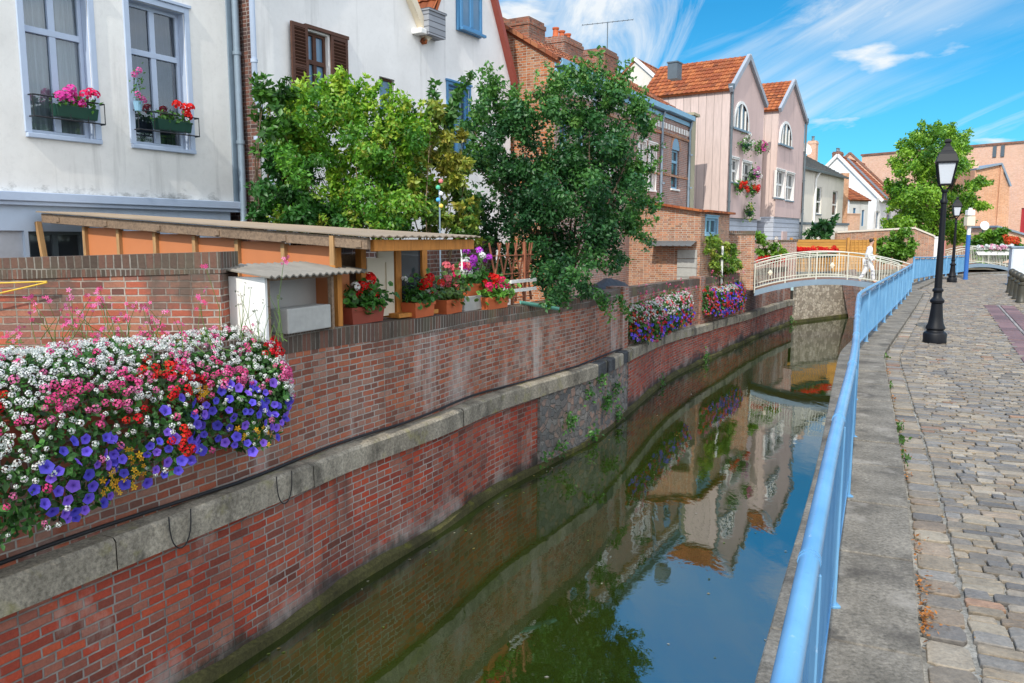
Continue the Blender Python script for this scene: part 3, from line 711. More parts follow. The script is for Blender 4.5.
for sc, n in ((KL.sY(7.6), 30), (KL.sY(8.1), 45), (KL.sY(6.9), 18), (KL.sY(10.4), 14), (KL.sY(13.0), 14)):
    for k in range(n):
        p = KL.off(sc+rng.normal(0, .07), abs(rng.normal(.025, .02))+.01); P_.append((p[0], p[1], PZ+rng.uniform(0, .04))); N_.append((rng.normal(0, 1), rng.normal(0, 1), .4))
        C_.append(np.array((.07,.16,.03))*rng.uniform(.5, 1.3)); S_.append(rng.uniform(.03, .06))
tag(bulk('gutter_weeds', *LEAF, P_, N_, S_, C_, M['leaf']), 'small green weeds growing in the kerb gutter', 'weeds', kind='stuff')

# ------------------------------------------------------------------ blue railing
def railing(name, label, pts, group=None, hand=.030, zf=lambda s: 0.0, flat=True):
    ln = Line(pts, smooth=False); r = thing(name, label, 'railing', (*ln.off(0), 0), 0, group); ox, oy = ln.off(0)
    L = lambda p, z: (p[0]-ox, p[1]-oy, z)
    nb = max(1, round(ln.L/2.0)); st = ln.L/nb
    def seq(o, z, step=.5):
        k = max(2, int(ln.L/step)); return [L(ln.off(ln.L*i/k, o), z+zf(ln.L*i/k)) for i in range(k+1)]
    m = MB(); m.tube(seq(0, .985, .35), hand, 12)
    for i in range(1, nb):
        for d in (-.012, .012):
            p = ln.off(i*st+d); q = ln.off(i*st+d+.01); z = .985+zf(i*st); m.tube([L(p, z), L(q, z)], hand*1.10, 12)
    m.build('handrail', M['rail'], r, smooth='auto')
    m = MB(); q = seq(0, .13); [m.bar(a, b, .045, .022) for a, b in zip(q, q[1:])]; m.build('bottom_rail', M['rail'], r)
    m = MB(); q = seq(0, .915); [m.bar(a, b, .04, .012) for a, b in zip(q, q[1:])]; m.build('top_flat', M['rail'], r)
    for i in range(nb+1):
        p = ln.off(min(ln.L-.001, i*st), 0); z = zf(i*st); m = MB(); c = L(p, z)
        m.box(c[0]-.028, c[0]+.028, c[1]-.028, c[1]+.028, c[2]-.01, c[2]+.955); m.box(c[0]-.045, c[0]+.045, c[1]-.045, c[1]+.045, c[2]-.004, c[2]+.012)
        m.build('post', M['rail'], r, bevel=.004)
    for i in range(nb):
        m = MB(); k = max(2, round(st/.105))
        for j in range(1, k):
            s = i*st+st*j/k; p = ln.off(s, 0); q = ln.off(s+.02, 0); d = (q[0]-p[0], q[1]-p[1]); l = hypot(*d) or 1; d = (d[0]/l, d[1]/l)
            c = L(p, zf(s)); a, b_ = .0065, .018
            v = []
            for z in (c[2]+.13, c[2]+.915):
                for e1, e2 in ((-a,-b_),(a,-b_),(a,b_),(-a,b_)): v.append((c[0]+d[0]*e1+d[1]*e2, c[1]+d[1]*e1-d[0]*e2, z))
            m.add(v, [[0,1,5,4],[1,2,6,5],[2,3,7,6],[3,0,4,7]])
        m.build('baluster_panel', M['rail'], r)
    return r
railing('blue_railing', 'long curving blue metal railing between the canal and the cobbled path', [RLs.off(a, 0) for a in np.linspace(0, RLs.L, 70)])
railing('blue_railing', 'short far section of blue railing just beyond the footbridge, behind the lamp post', [(15.95,31.9),(20.2,38.4)], zf=lambda s: .15*(1-s/7.8))
railing('blue_railing', 'farthest piece of blue railing leading to the second bridge behind the blue post', [(20.3,38.6),(24.6,43.4)])

# ------------------------------------------------------------------ arched footbridges
def bridge(name, label, fr, span, width, rise, z0, metal, girder, stars=True, hb=.98):
    r = fthing(name, label, 'footbridge', fr, 0, 0, z0)
    zz = lambda x: rise*(1-((x-span/2)/(span/2))**2)
    N = 24; xs = [span*i/N for i in range(N+1)]
    for y in (0.0, width):
        m = MB()
        for a, b in zip(xs, xs[1:]):
            v = []
            for x in (a, b):
                t = zz(x); th = .20
                v += [(x, y-.05, t-th), (x, y+.05, t-th), (x, y+.05, t), (x, y-.05, t)]
            m.add(v, [[0,4,5,1],[1,5,6,2],[2,6,7,3],[3,7,4,0]])
        m.build('girder', girder, r)
    m = MB()
    for a, b in zip(xs, xs[1:]):
        m.add([(a,.05,zz(a)-.02),(b,.05,zz(b)-.02),(b,width-.05,zz(b)-.02),(a,width-.05,zz(a)-.02),(a,.05,zz(a)-.09),(b,.05,zz(b)-.09),(b,width-.05,zz(b)-.09),(a,width-.05,zz(a)-.09)], [[0,1,2,3],[7,6,5,4],[0,4,5,1],[3,2,6,7]])
    m.build('deck', M['deck'], r)
    nb = max(3, round(span/1.05))
    for y in (0.0, width):
        m = MB(); q = [(x, y, zz(x)+hb) for x in xs]; m.tube(q, .021, 8); m.build('handrail', metal, r, smooth=True)
        m = MB(); q = [(x, y, zz(x)+.10) for x in xs]; [m.bar(a, b, .03, .035) for a, b in zip(q, q[1:])]; m.build('bottom_rail', metal, r)
        m = MB(); q = [(x, y, zz(x)+hb-.12) for x in xs]; [m.bar(a, b, .02, .03) for a, b in zip(q, q[1:])]; m.build('upper_rail', metal, r)
        for i in range(nb+1):
            x = span*i/nb; m = MB(); m.box(x-.02, x+.02, y-.02, y+.02, zz(x)-.1, zz(x)+hb); m.build('post', metal, r, bevel=.005)
        for i in range(nb):
            m = MB(); k = 11
            for j in range(1, k):
                x = span*(i+j/k)/nb; m.bar((x, y, zz(x)+.1), (x, y, zz(x)+hb-.12), .013)
            m.build('baluster_panel', metal, r)
            if stars and y == 0 and i in (0, 2):
                x = span*(i+.5)/nb; m = MB(); z = zz(x)+.5; w = .09
                m.add([(x-w,y-.02,z),(x,y-.02,z-.12),(x+w,y-.02,z),(x,y-.02,z+.12),(x,y-.045,z),(x,y+.02,z)], [[0,1,4],[1,2,4],[2,3,4],[3,0,4],[1,0,5],[2,1,5],[3,2,5],[0,3,5]]); m.build('diamond_ornament', M['beige'], r)
    return r
BF = Fr((9.0, 29.7), math.degrees(atan2(5.2, -1.2)))
bridge('arched_footbridge', 'low arched footbridge with cream balusters and grey girder, nearest over the canal', BF, 5.34, 1.95, .45, -.03, M['creammetal'], M['steel'])
BF2 = Fr((25.55, 47.2), math.degrees(atan2(3.75, -.7)))
bridge('arched_footbridge', 'far arched footbridge with pale balusters at the end of the cobbled path', BF2, 3.85, 1.8, .42, .0, M['creammetal'], M['steel'], False, 1.0)

# ------------------------------------------------------------------ lamp posts
def lamp(label, p):
    r = thing('lamp_post', label, 'lamp post', (p[0], p[1], PZ), R(-24), 'black lamp posts along the path')
    m = MB(); m.lathe([(.0,0),(.20,.0),(.205,.03),(.20,.06),(.205,.17),(.185,.20),(.155,.21),(.145,.24),(.17,.27),(.165,.30),(.135,.36),(.115,.5),(.10,.66),(.095,.74),(.12,.76),(.125,.80),(.10,.83),(.075,.86),(.072,.95),(.095,.97),(.095,1.0),(.068,1.03)], n=20)
    m.build('pedestal', M['black'], r, smooth='auto')
    m = MB(); m.lathe([(.066,1.02),(.060,1.5),(.052,2.1),(.046,2.58),(.065,2.60),(.065,2.64),(.042,2.67),(.040,2.78),(.06,2.80),(.06,2.83),(.03,2.84)], n=16); m.build('pole', M['black'], r, smooth='auto')
    m = MB(); hw0, hw1 = .100, .160; z0, z1 = 2.93, 3.32
    for i in range(4):
        a = pi/4+i*pi/2; c0 = (hw0*1.414*cos(a), hw0*1.414*sin(a), z0); c1 = (hw1*1.414*cos(a), hw1*1.414*sin(a), z1); m.bar(c0, c1, .024)
        b_ = a+pi/2; m.bar(c0, (hw0*1.414*cos(b_), hw0*1.414*sin(b_), z0), .026); m.bar(c1, (hw1*1.414*cos(b_), hw1*1.414*sin(b_), z1), .03)
        m.bar(c0, (.035*cos(a), .035*sin(a), 2.82), .016)
    m.build('lantern_frame', M['black'], r)
    m = MB(); h0, h1 = hw0-.005, hw1-.005
    v = [(sx*h, sy*h, z) for h, z in ((h0, z0), (h1, z1)) for sx, sy in ((-1,-1),(1,-1),(1,1),(-1,1))]
    m.add(v, [[0,1,5,4],[1,2,6,5],[2,3,7,6],[3,0,4,7],[0,3,2,1]]); m.build('lantern_glass', M['lampglass'], r)
    m = MB(); pr = [(.185, 3.325), (.182, 3.345), (.145, 3.47), (.115, 3.52), (.105, 3.53), (.06, 3.61), (.042, 3.63), (.038, 3.68), (.058, 3.69), (.054, 3.73), (.02, 3.75)]
    v = []; f = []
    for h, z in pr: v += [(sx*h, sy*h, z) for sx, sy in ((-1,-1),(1,-1),(1,1),(-1,1))]
    for i in range(len(pr)-1):
        for j in range(4): k = (j+1) % 4; f.append([i*4+j, i*4+k, i*4+4+k, i*4+4+j])
    f += [[3,2,1,0], [len(v)-4+j for j in range(4)]]; m.add(v, f); m.build('lantern_cap', M['black'], r, bevel=.006)
    return r
L1 = lamp('tall black lamp post standing nearest on the cobbled path', (7.96, 14.95))
L2 = copy_tree(L1); L2.location = (19.6, 35.7, PZ); L2['label'] = 'smaller looking black lamp post farther along the path beside a blue post'; L2.rotation_euler = (0, 0, R(-20))
# blue post with two small boxes
r = thing('sign_post', 'blue post with small white and grey boxes at its top behind the lamp posts', 'sign post', (21.5, 38.0, PZ))
m = MB(); m.lathe([(.11,0),(.11,.05),(.095,.06),(.095,2.1),(.0,2.1)], n=14); m.build('pole', M['postblue'], r, smooth='auto')
m = MB(); m.lathe([(.085,2.1),(.085,3.35),(.0,3.36)], n=14); m.build('upper_pole', M['whitepaint'], r, smooth='auto')
m = MB(); m.box(-.22,.16,-.2,.1,2.52,2.95); m.build('control_box', M['beige'], r, bevel=.015)
m = MB(); m.box(-.2,.14,-.18,.08,3.0,3.25); m.build('lamp_head', M['whitepaint'], r, bevel=.02)
# bollards
BL = [(17.93,28.75),(17.07,27.2),(16.29,25.75),(15.5,24.3)]
bl = thing('bollard', '', 'bollard', (*BL[0], PZ), 0, 'dark bollards along the right edge of the path')
m = MB(); m.lathe([(.17,0),(.17,.05),(.145,.08),(.135,.3),(.115,.52),(.135,.54),(.135,.58),(.09,.60),(.075,.63)], n=16); m.build('shaft', M['bronze'], bl, smooth='auto')
m = MB(); m.lathe([(.06,.62),(.10,.66),(.125,.72),(.12,.78),(.085,.84),(.03,.87),(.0,.875)], n=16); m.build('ball', M['bronze'], bl, smooth='auto')
lab = ['dark bronze bollard farthest along the row at the path edge', 'second farthest dark bronze bollard of the row at the path edge', 'second nearest dark bronze bollard of the row at the path edge', 'nearest dark bronze bollard of the row, at the right frame edge']
for i, p in enumerate(BL):
    o = bl if i == 0 else copy_tree(bl); o.location = (*p, PZ); o['label'] = lab[i]
# pale cabinet beyond the bollards
r = thing('utility_cabinet', 'pale blue grey utility cabinet behind the bollards at the right edge', 'cabinet', (21.2, 33.2, PZ), R(-20))
m = MB(); m.box(-.55,.55,-.25,.25,.08,1.55); m.build('body', plain('pale_cabinet', (.55,.60,.66), .5), r, bevel=.02)
m = MB(); m.box(-.6,.6,-.3,.3,0,.08); m.box(-.6,.6,-.3,.3,1.55,1.62); m.build('plinth_and_lid', M['zinc'], r, bevel=.01)
m = MB(); m.box(-.5,.0,-.262,-.25,.15,1.5); m.box(.02,.5,-.262,-.25,.15,1.5); m.build('door', plain('pale_cabinet_door', (.62,.66,.70), .45), r, bevel=.006)
# ------------------------------------------------------------------ building helpers
def wall(parent, name, mat, x0, x1, z0, z1, holes=(), rev=.16, gable=None, depth=6.0, side=True, sidemat=None, y=0.0, sidename='side_wall'):
    m = MB(); xs = sorted({x0, x1, *[h[0] for h in holes], *[h[1] for h in holes]}); zs = sorted({z0, z1, *[h[2] for h in holes], *[h[3] for h in holes]})
    for a, b in zip(xs, xs[1:]):
        for c, d in zip(zs, zs[1:]):
            mx, mz = (a+b)/2, (c+d)/2
            if any(h[0] < mx < h[1] and h[2] < mz < h[3] for h in holes): continue
            m.poly([(a,y,c),(b,y,c),(b,y,d),(a,y,d)])
    for (a, b, c, d) in holes:
        r = y+rev
        m.add([(a,y,c),(b,y,c),(b,y,d),(a,y,d),(a,r,c),(b,r,c),(b,r,d),(a,r,d)], [[0,4,5,1],[1,5,6,2],[2,6,7,3],[3,7,4,0]])
    if gable: m.poly([(x0,y,z1),(x1,y,z1),(gable[0],y,gable[1])])
    o = m.build(name, mat, parent)
    if side:
        m = MB(); Y = y+depth
        m.poly([(x0,Y,z0),(x0,y,z0),(x0,y,z1),(x0,Y,z1)]); m.poly([(x1,y,z0),(x1,Y,z0),(x1,Y,z1),(x1,y,z1)]); m.poly([(x1,Y,z0),(x0,Y,z0),(x0,Y,z1),(x1,Y,z1)])
        if gable: m.poly([(x1,Y,z1),(x0,Y,z1),(gable[0],Y,gable[1])])
        m.build(sidename, sidemat or mat, parent)
    return o
def window(parent, x0, x1, z0, z1, fm, y=0.0, rec=.10, fw=.06, cols=2, rows=(), glass=None, curtain=None, sill=None, casing=None, cw_=.1, name='window', sillout=.06):
    m = MB(); d0, d1 = y+rec-.025, y+rec+.03
    m.box(x0, x0+fw, d0, d1, z0, z1); m.box(x1-fw, x1, d0, d1, z0, z1); m.box(x0+fw, x1-fw, d0, d1, z1-fw, z1); m.box(x0+fw, x1-fw, d0, d1, z0, z0+fw)
    for k in range(1, cols):
        x = x0+(x1-x0)*k/cols; m.box(x-fw*.75, x+fw*.75, d0-.004, d1-.004, z0+fw, z1-fw)
    for r in rows:
        z = z0+(z1-z0)*r; m.box(x0+fw, x1-fw, d0-.012, d1-.008, z-fw*.7, z+fw*.7)
    w = m.build(name, fm, parent, bevel=.006 if fw > .055 else 0)
    m = MB(); m.poly([(x0,y+rec+.012,z0),(x1,y+rec+.012,z0),(x1,y+rec+.012,z1),(x0,y+rec+.012,z1)]); m.build('pane', glass or M['glassdark'], w)
    if curtain:
        m = MB(); n = 40; yy = y+rec+.10; pr = None
        for i in range(n+1):
            x = x0-.05+(x1-x0+.1)*i/n; q = yy+.025*sin(i*1.9)+.012*sin(i*.7)
            if pr: m.poly([(pr[0],pr[1],z0-.1),(x,q,z0-.1),(x,q,z1+.05),(pr[0],pr[1],z1+.05)])
            pr = (x, q)
        m.build('curtain', curtain, w, smooth=False)
    if sill:
        m = MB(); m.box(x0-cw_*.9, x1+cw_*.9, y-sillout, y+rec-.03, z0-.07, z0-.005); m.build('sill', sill, w, bevel=.008)
    if casing:
        m = MB(); o = y-.028
        m.box(x0-cw_, x0-.002, o, y+.012, z0, z1+cw_); m.box(x1+.002, x1+cw_, o, y+.012, z0, z1+cw_); m.box(x0-.002, x1+.002, o, y+.012, z1+.002, z1+cw_)
        m.box(x0-cw_-.03, x1+cw_+.03, o-.03, y+.01, z1+cw_, z1+cw_+.05)
        m.box(x0-.004, x0+.008, y+.012, y+rec-.03, z0, z1); m.box(x1-.008, x1+.004, y+.012, y+rec-.03, z0, z1); m.box(x0+.008, x1-.008, y+.012, y+rec-.03, z1-.008, z1+.004)
        m.build('casing', casing, w, bevel=.006)
    return w
def tiles(m, P0, ex, es, w, h, n, tw=.22, th=.30, q=4):
    rows = max(1, round(h/th)); cols = max(1, round(w/tw)); K = cols*q if q else cols
    def pt_(a, b, o): return tuple(P0[k]+ex[k]*a+es[k]*b+n[k]*o for k in range(3))
    prof = lambda a: (.030*(.5+.5*cos(2*pi*a/(w/cols)))**1.5 if q else 0)
    for r in range(rows):
        b0, b1 = h*r/rows, h*(r+1)/rows
        for i in range(K):
            a0, a1 = w*i/K, w*(i+1)/K
            v = [pt_(a0, b0, .045+prof(a0)), pt_(a1, b0, .045+prof(a1)), pt_(a1, b1, .012+prof(a1)), pt_(a0, b1, .012+prof(a0)), pt_(a0, b0, 0), pt_(a1, b0, 0)]
            m.add(v, [[0,1,2,3],[4,5,1,0]], [[(a0,b0+.004),(a1,b0+.004),(a1,b1),(a0,b1)],[(a0,b0+.02),(a1,b0+.02),(a1,b0+.03),(a0,b0+.03)]])
    # soffit and edges
    c = [pt_(0,0,-.06), pt_(w,0,-.06), pt_(w,h,-.06), pt_(0,h,-.06), pt_(0,0,.02), pt_(w,0,.02), pt_(w,h,.02), pt_(0,h,.02)]
    m.add(c, [[3,2,1,0],[0,1,5,4],[1,2,6,5],[2,3,7,6],[3,0,4,7]], [[(.1,.1)]*4]*5)
def roof_gable(parent, x0, x1, ze, apex, y0, y1, mat, over=.12, verge=None, q=4, vw=.16, vs=(0, 1), eo=(.18, .18)):
    """roof of a house whose gable faces the canal (ridge runs back from the facade)"""
    m = MB(); ax, az = apex
    for sx, ex_ in ((x0, (0,-1,0)), (x1, (0,1,0))):
        dx, dz = ax-sx, az-ze; L = hypot(dx, dz); es = (dx/L, 0, dz/L); o = eo[0 if sx == x0 else 1]
        P0 = (sx-es[0]*o, y1 if sx == x0 else y0-over, ze-es[2]*o)
        ex = ex_; n = norm(cross(ex, es))
        tiles(m, P0, ex, es, y1-y0+over, L+o, n, q=q)
    r = m.build('roof', mat, parent)
    if verge:
        m = MB()
        for sx in [(x0, x1)[k_] for k_ in vs]:
            dx, dz = ax-sx, az-ze; L = hypot(dx, dz); e = (dx/L, dz/L); n = (-e[1], e[0]) if sx == x0 else (e[1], -e[0]); o = .2
            a = (sx-e[0]*o, ze-e[1]*o); b = (ax, az)
            v = []
            for y in (y0-over-.04, y0-.004):
                for p, k in ((a, -vw*.6), (b, -vw*.6), (b, vw*.5), (a, vw*.5)): v.append((p[0]+n[0]*k, y, p[1]+n[1]*k))
            m.add(v, [[0,1,2,3],[7,6,5,4],[0,4,5,1],[1,5,6,2],[2,6,7,3],[3,7,4,0]])
        m.build('verge_board', verge, r)
    return r
def roof_slope(parent, x0, x1, y0, ze, y1, zr, mat, over=.2, q=4, back=True, y2=None, z2=None):
    """roof whose eave runs along the facade; (y0,ze) eave to (y1,zr) ridge, then down the back"""
    m = MB(); L = hypot(y1-y0, zr-ze); es = (0, (y1-y0)/L, (zr-ze)/L); o = over
    tiles(m, (x0, y0-es[1]*o, ze-es[2]*o), (1,0,0), es, x1-x0, L+o, norm(cross((1,0,0), es)), q=q)
    if back:
        y2 = y2 or 2*y1-y0; z2 = z2 if z2 is not None else ze; L = hypot(y2-y1, zr-z2); es = (0, -(y2-y1)/L, (zr-z2)/L)
        tiles(m, (x1, y2, z2), (-1,0,0), es, x1-x0, L, norm(cross((-1,0,0), es)), q=0)
    m.tube([(x0, y1, zr+.03), (x1, y1, zr+.03)], .09, 8)
    return m.build('roof', mat, parent)
def chimney(parent, x, y, z0, z1, wx, wy, mat, pots=2, potmat=None):
    m = MB(); m.box(x-wx/2, x+wx/2, y-wy/2, y+wy/2, z0, z1-.22); m.box(x-wx/2-.025, x+wx/2+.025, y-wy/2-.025, y+wy/2+.025, z1-.22, z1-.10); m.box(x-wx/2+.02, x+wx/2-.02, y-wy/2+.02, y+wy/2-.02, z1-.10, z1)
    c = m.build('chimney', mat, parent)
    for i in range(pots):
        px = x+(i-(pots-1)/2)*wx/max(1, pots)*.95; m = MB(); m.lathe([(.11,0),(.12,.05),(.10,.08),(.09,.27),(.115,.28),(.115,.33),(.08,.34)], (px, y, z1-.005), 12); m.build('chimney_pot', potmat or M['terra'], c, smooth='auto')
    return c
def pipe(parent, pts, r=.05, mat=None, name='drainpipe', clips=True):
    m = MB(); m.tube(pts, r, 10)
    if clips:
        a, b = pts[0], pts[-1]; n = max(1, int(abs(a[2]-b[2])/1.6))
        for i in range(1, n+1):
            z = a[2]+(b[2]-a[2])*i/(n+1)
            if abs(pts[0][0]-pts[1][0]) < .05: m.lathe([(r*1.25,-.03),(r*1.25,.03)], (pts[0][0], pts[0][1], z), 10)
    return m.build(name, mat or M['zinc'], parent, smooth='auto')

# ------------------------------------------------------------------ 1  pale house on the left
f1 = facade(12.0, 31, -140); h1 = fthing('stucco_house', 'pale stucco house with two lavender framed windows and a blue ground floor at far left', 'house', f1)
X = lambda px, py: f1.uz(px, py)[0]
Z = lambda px, py: f1.uz(px, py)[1]
xr = X(236, 150); zl = Z(178, 201); zsill = Z(105, 140.5); ztop = Z(192.6, 9)
wA = (X(22, 125)+.13, X(104, 132)-.15); wB = (X(131.5, 135)+.07, X(198, 140)-.17)
ch = [(*wA, zsill, ztop-.12), (*wB, zsill, ztop-.12)]
wall(h1, 'upper_wall', M['white'], 0, xr, zl, 8.4, ch, rev=.22, depth=7)
lw = (X(30, 245), X(86, 245), Z(60, 262), Z(60, 231.5)); ld = (X(-40, 250), X(26, 245), 0.0, Z(10, 230.5))
wall(h1, 'ground_floor', M['bluewall'], 0, X(231, 215), 0, zl, [lw, ld], rev=.15, depth=7, y=.02)
m = MB(); m.box(0, xr+.02, -.10, .03, zl-.10, zl+.03); m.box(0, xr, -.06, .03, zl-.16, zl-.10); m.build('string_course', M['lav'], h1, bevel=.01)
for q in (wA, wB):
    w = window(h1, q[0], q[1], zsill, ztop-.12, M['lav'], rec=.17, fw=.065, cols=2, rows=(.66,), glass=M['glass'], curtain=M['curtain'] if q is wA else M['curtaindark'], sill=M['lav'], casing=M['lav'], cw_=.095)
    m = MB()
    for z in (.22, .52):
        m.tube([(q[0]-.04, -.05, zsill+z), (q[0]-.04, -.16, zsill+z), (q[1]+.08, -.16, zsill+z), (q[1]+.08, -.05, zsill+z)], .012, 6)
    for x in np.linspace(q[0]-.04, q[1]+.08, 5): m.tube([(x, -.16, zsill+.22), (x, -.16, zsill+.52)], .007, 5)
    m.build('guard_rail', M['iron'], w)
window(h1, *lw, M['zincdark'], y=.02, rec=.09, fw=.05, cols=2, glass=M['glassdark'])
m = MB(); m.box(ld[0], ld[1], .08, .14, ld[2], ld[3]); m.build('door', plain('grey_door', (.42,.45,.5), .5), h1)
m = MB(); m.box(xr-.10, xr+.06, -.035, .2, zl+.03, 8.4); m.build('corner_strip', M['zinc'], h1)
pipe(h1, [(xr+.02, -.11, 8.3), (xr+.02, -.11, zl-.05), (xr+.02, -.11, zl-.30), (xr-.04, -.10, zl-.42), (xr-.20, -.08, zl-.46)], .062)
roof_slope(h1, -.1, xr+.1, 0, 8.4, 3.5, 10.6, M['tile_old'])
def win_box(label, fr, x0, x1, y, z, reds, n, col2, name='window_box', parent_group='flower boxes on the left house windows'):
    t_ = fthing(name, label, 'flower box', fr, (x0+x1)/2, y, z, parent_group); hw = (x1-x0)/2
    m = MB(); m.add([(-hw+.02,-.08,0),(hw-.02,-.08,0),(hw-.02,.07,0),(-hw+.02,.07,0),(-hw,-.10,.17),(hw,-.10,.17),(hw,.09,.17),(-hw,.09,.17)], [[3,2,1,0],[0,1,5,4],[1,2,6,5],[2,3,7,6],[3,0,4,7],[4,5,6,7]]); m.build('trough', M['boxgreen'], t_, bevel=.008)
    k = n; P_ = np.column_stack([rng.uniform(-hw, hw, 170), rng.normal(-.02, .06, 170), rng.uniform(.13, .30, 170)]); N_ = rng.normal(0, 1, (170, 3))+[0, -.4, .5]
    bulk('foliage', *LEAF, P_, N_, rng.uniform(.05, .1, 170), np.array((.06,.17,.03))*rng.uniform(.5, 1.6, (170, 1)), M['leaf'], t_)
    return t_, hw

# ------------------------------------------------------------------ 2, 3  white gabled houses
f2 = facade(11.55, 31, 263); h2 = fthing('white_house', 'white gabled house with brown louvred shutters behind the light green shrub', 'house', f2)
X = lambda px, py: f2.uz(px, py)[0]
Z = lambda px, py: f2.uz(px, py)[1]
w2x = X(422, 60); ze2 = Z(419, 31); 
sw = (X(306.5, 60), X(328.5, 60), Z(328, 112), Z(318, 33.5)); s2 = (X(379.5, 90), X(394.8, 90), Z(387, 113), Z(387, 78))
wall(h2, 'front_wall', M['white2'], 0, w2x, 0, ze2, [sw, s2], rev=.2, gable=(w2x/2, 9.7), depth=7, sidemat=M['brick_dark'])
window(h2, *sw, M['brownwood'], rec=.10, fw=.06, cols=2, rows=(.62,), glass=M['glassblue'])
window(h2, *s2, M['brownwood'], rec=.10, fw=.05, cols=1, glass=M['glassblue'])
def shutter(parent, x0, x1, z0, z1, y=-.05):
    m = MB(); t_ = .04; fw = .07
    m.box(x0, x0+fw, y, y+t_, z0, z1); m.box(x1-fw, x1, y, y+t_, z0, z1); m.box(x0+fw, x1-fw, y, y+t_, z1-fw, z1); m.box(x0+fw, x1-fw, y, y+t_, z0, z0+fw); zc = (z0+z1)/2; m.box(x0+fw, x1-fw, y, y+t_, zc-fw*.5, zc+fw*.5)
    z = z0+fw+.02
    while z < z1-fw-.03:
        m.bar((x0+fw, y+t_*.4, z), (x1-fw, y+t_*.4, z), .012, .055, up=(0, -.7, .7)); z += .062
    m.box(x0+fw, x1-fw, y+t_*.85, y+t_, z0+fw, z1-fw)
    return m.build('shutter', M['brownwood'], parent)
shutter(h2, X(288.8, 60), X(305, 60), sw[2]-.05, sw[3]+.06, -.10); shutter(h2, X(330, 60), X(346.5, 60), sw[2]-.05, sw[3]+.03)
m = MB(); m.box(sw[0]-.05, X(346.5, 60)+.03, -.06, .02, sw[3]+.035, sw[3]+.10); m.build('lintel_board', M['brownwood'], h2)
roof_gable(h2, 0, w2x, ze2, (w2x/2, 9.7), 0, 7, M['tile'], verge=M['beige'], q=4)
# timber boxed kneeler and the tiled valley between the two gables
m = MB(); m.box(w2x-.12, w2x+.52, -.30, .06, ze2-.10, ze2+.42); m.box(w2x-.14, w2x+.54, -.33, .06, ze2+.42, ze2+.47); m.build('eaves_box', boards('grey_boards', (.30,.32,.36), .13, 40, .012, vertical=False), h2)
m = MB(); m.box(w2x-.36, w2x-.14, -.26, .02, ze2-.12, ze2+.0); m.build('kneeler', M['whitepaint'], h2, bevel=.02)
pipe(h2, [(-.15, -.12, 9), (-.15, -.12, Z(252, 100)), (.10, -.12, Z(258, 118)), (.16, -.10, Z(261, 150)), (.16, -.10, 1.0)], .05, M['lav'])
f3 = facade(11.55, 31, 422.5); h3 = fthing('white_house', 'white gabled house with blue framed windows and red roof edge beside the brick gable', 'house', f3)
X = lambda px, py: f3.uz(px, py)[0]
Z = lambda px, py: f3.uz(px, py)[1]
w3x = X(510.5, 100); ze3 = Z(508.5, 76)
u1 = (X(457, 15), X(478, 15), Z(468, 32), Z(468, -16)); u2 = (X(448, 115), X(469, 115), Z(460, 160), Z(460, 87.5))
wall(h3, 'front_wall', M['white2'], 0.002, w3x, 0, ze3, [u2], rev=.2, gable=(w3x/2, 10.0), depth=7)
def bluewin(q, y, cur):
    w = window(h3, *q, M['bluepaint'], y=y, rec=.10 if y == 0 else .05, fw=.075, cols=2, glass=M['glass'] if cur else M['glassblue'], curtain=cur, sill=M['bluepaint'], casing=M['bluepaint'] if y == 0 else None, cw_=.07)
bluewin(u2, 0, M['curtain'])
m = MB(); m.box(u1[0]-.05, u1[1]+.05, -.07, -.003, u1[2]-.06, u1[3]+.05); o = m.build('window_surround', M['bluepaint'], h3)
bluewin((u1[0], u1[1], u1[2], u1[3]), -.155, None)
roof_gable(h3, 0, w3x, ze3, (w3x/2, 10.0), 0, 7, M['tile'], verge=plain('red_verge', (.30,.07,.05), .7), q=4, vw=.12, vs=(1,), eo=(-.1, .18))
chimney(h3, w3x*.62, 2.2, 8.5, 11.0, .6, .6, M['brick_chim'], 1)

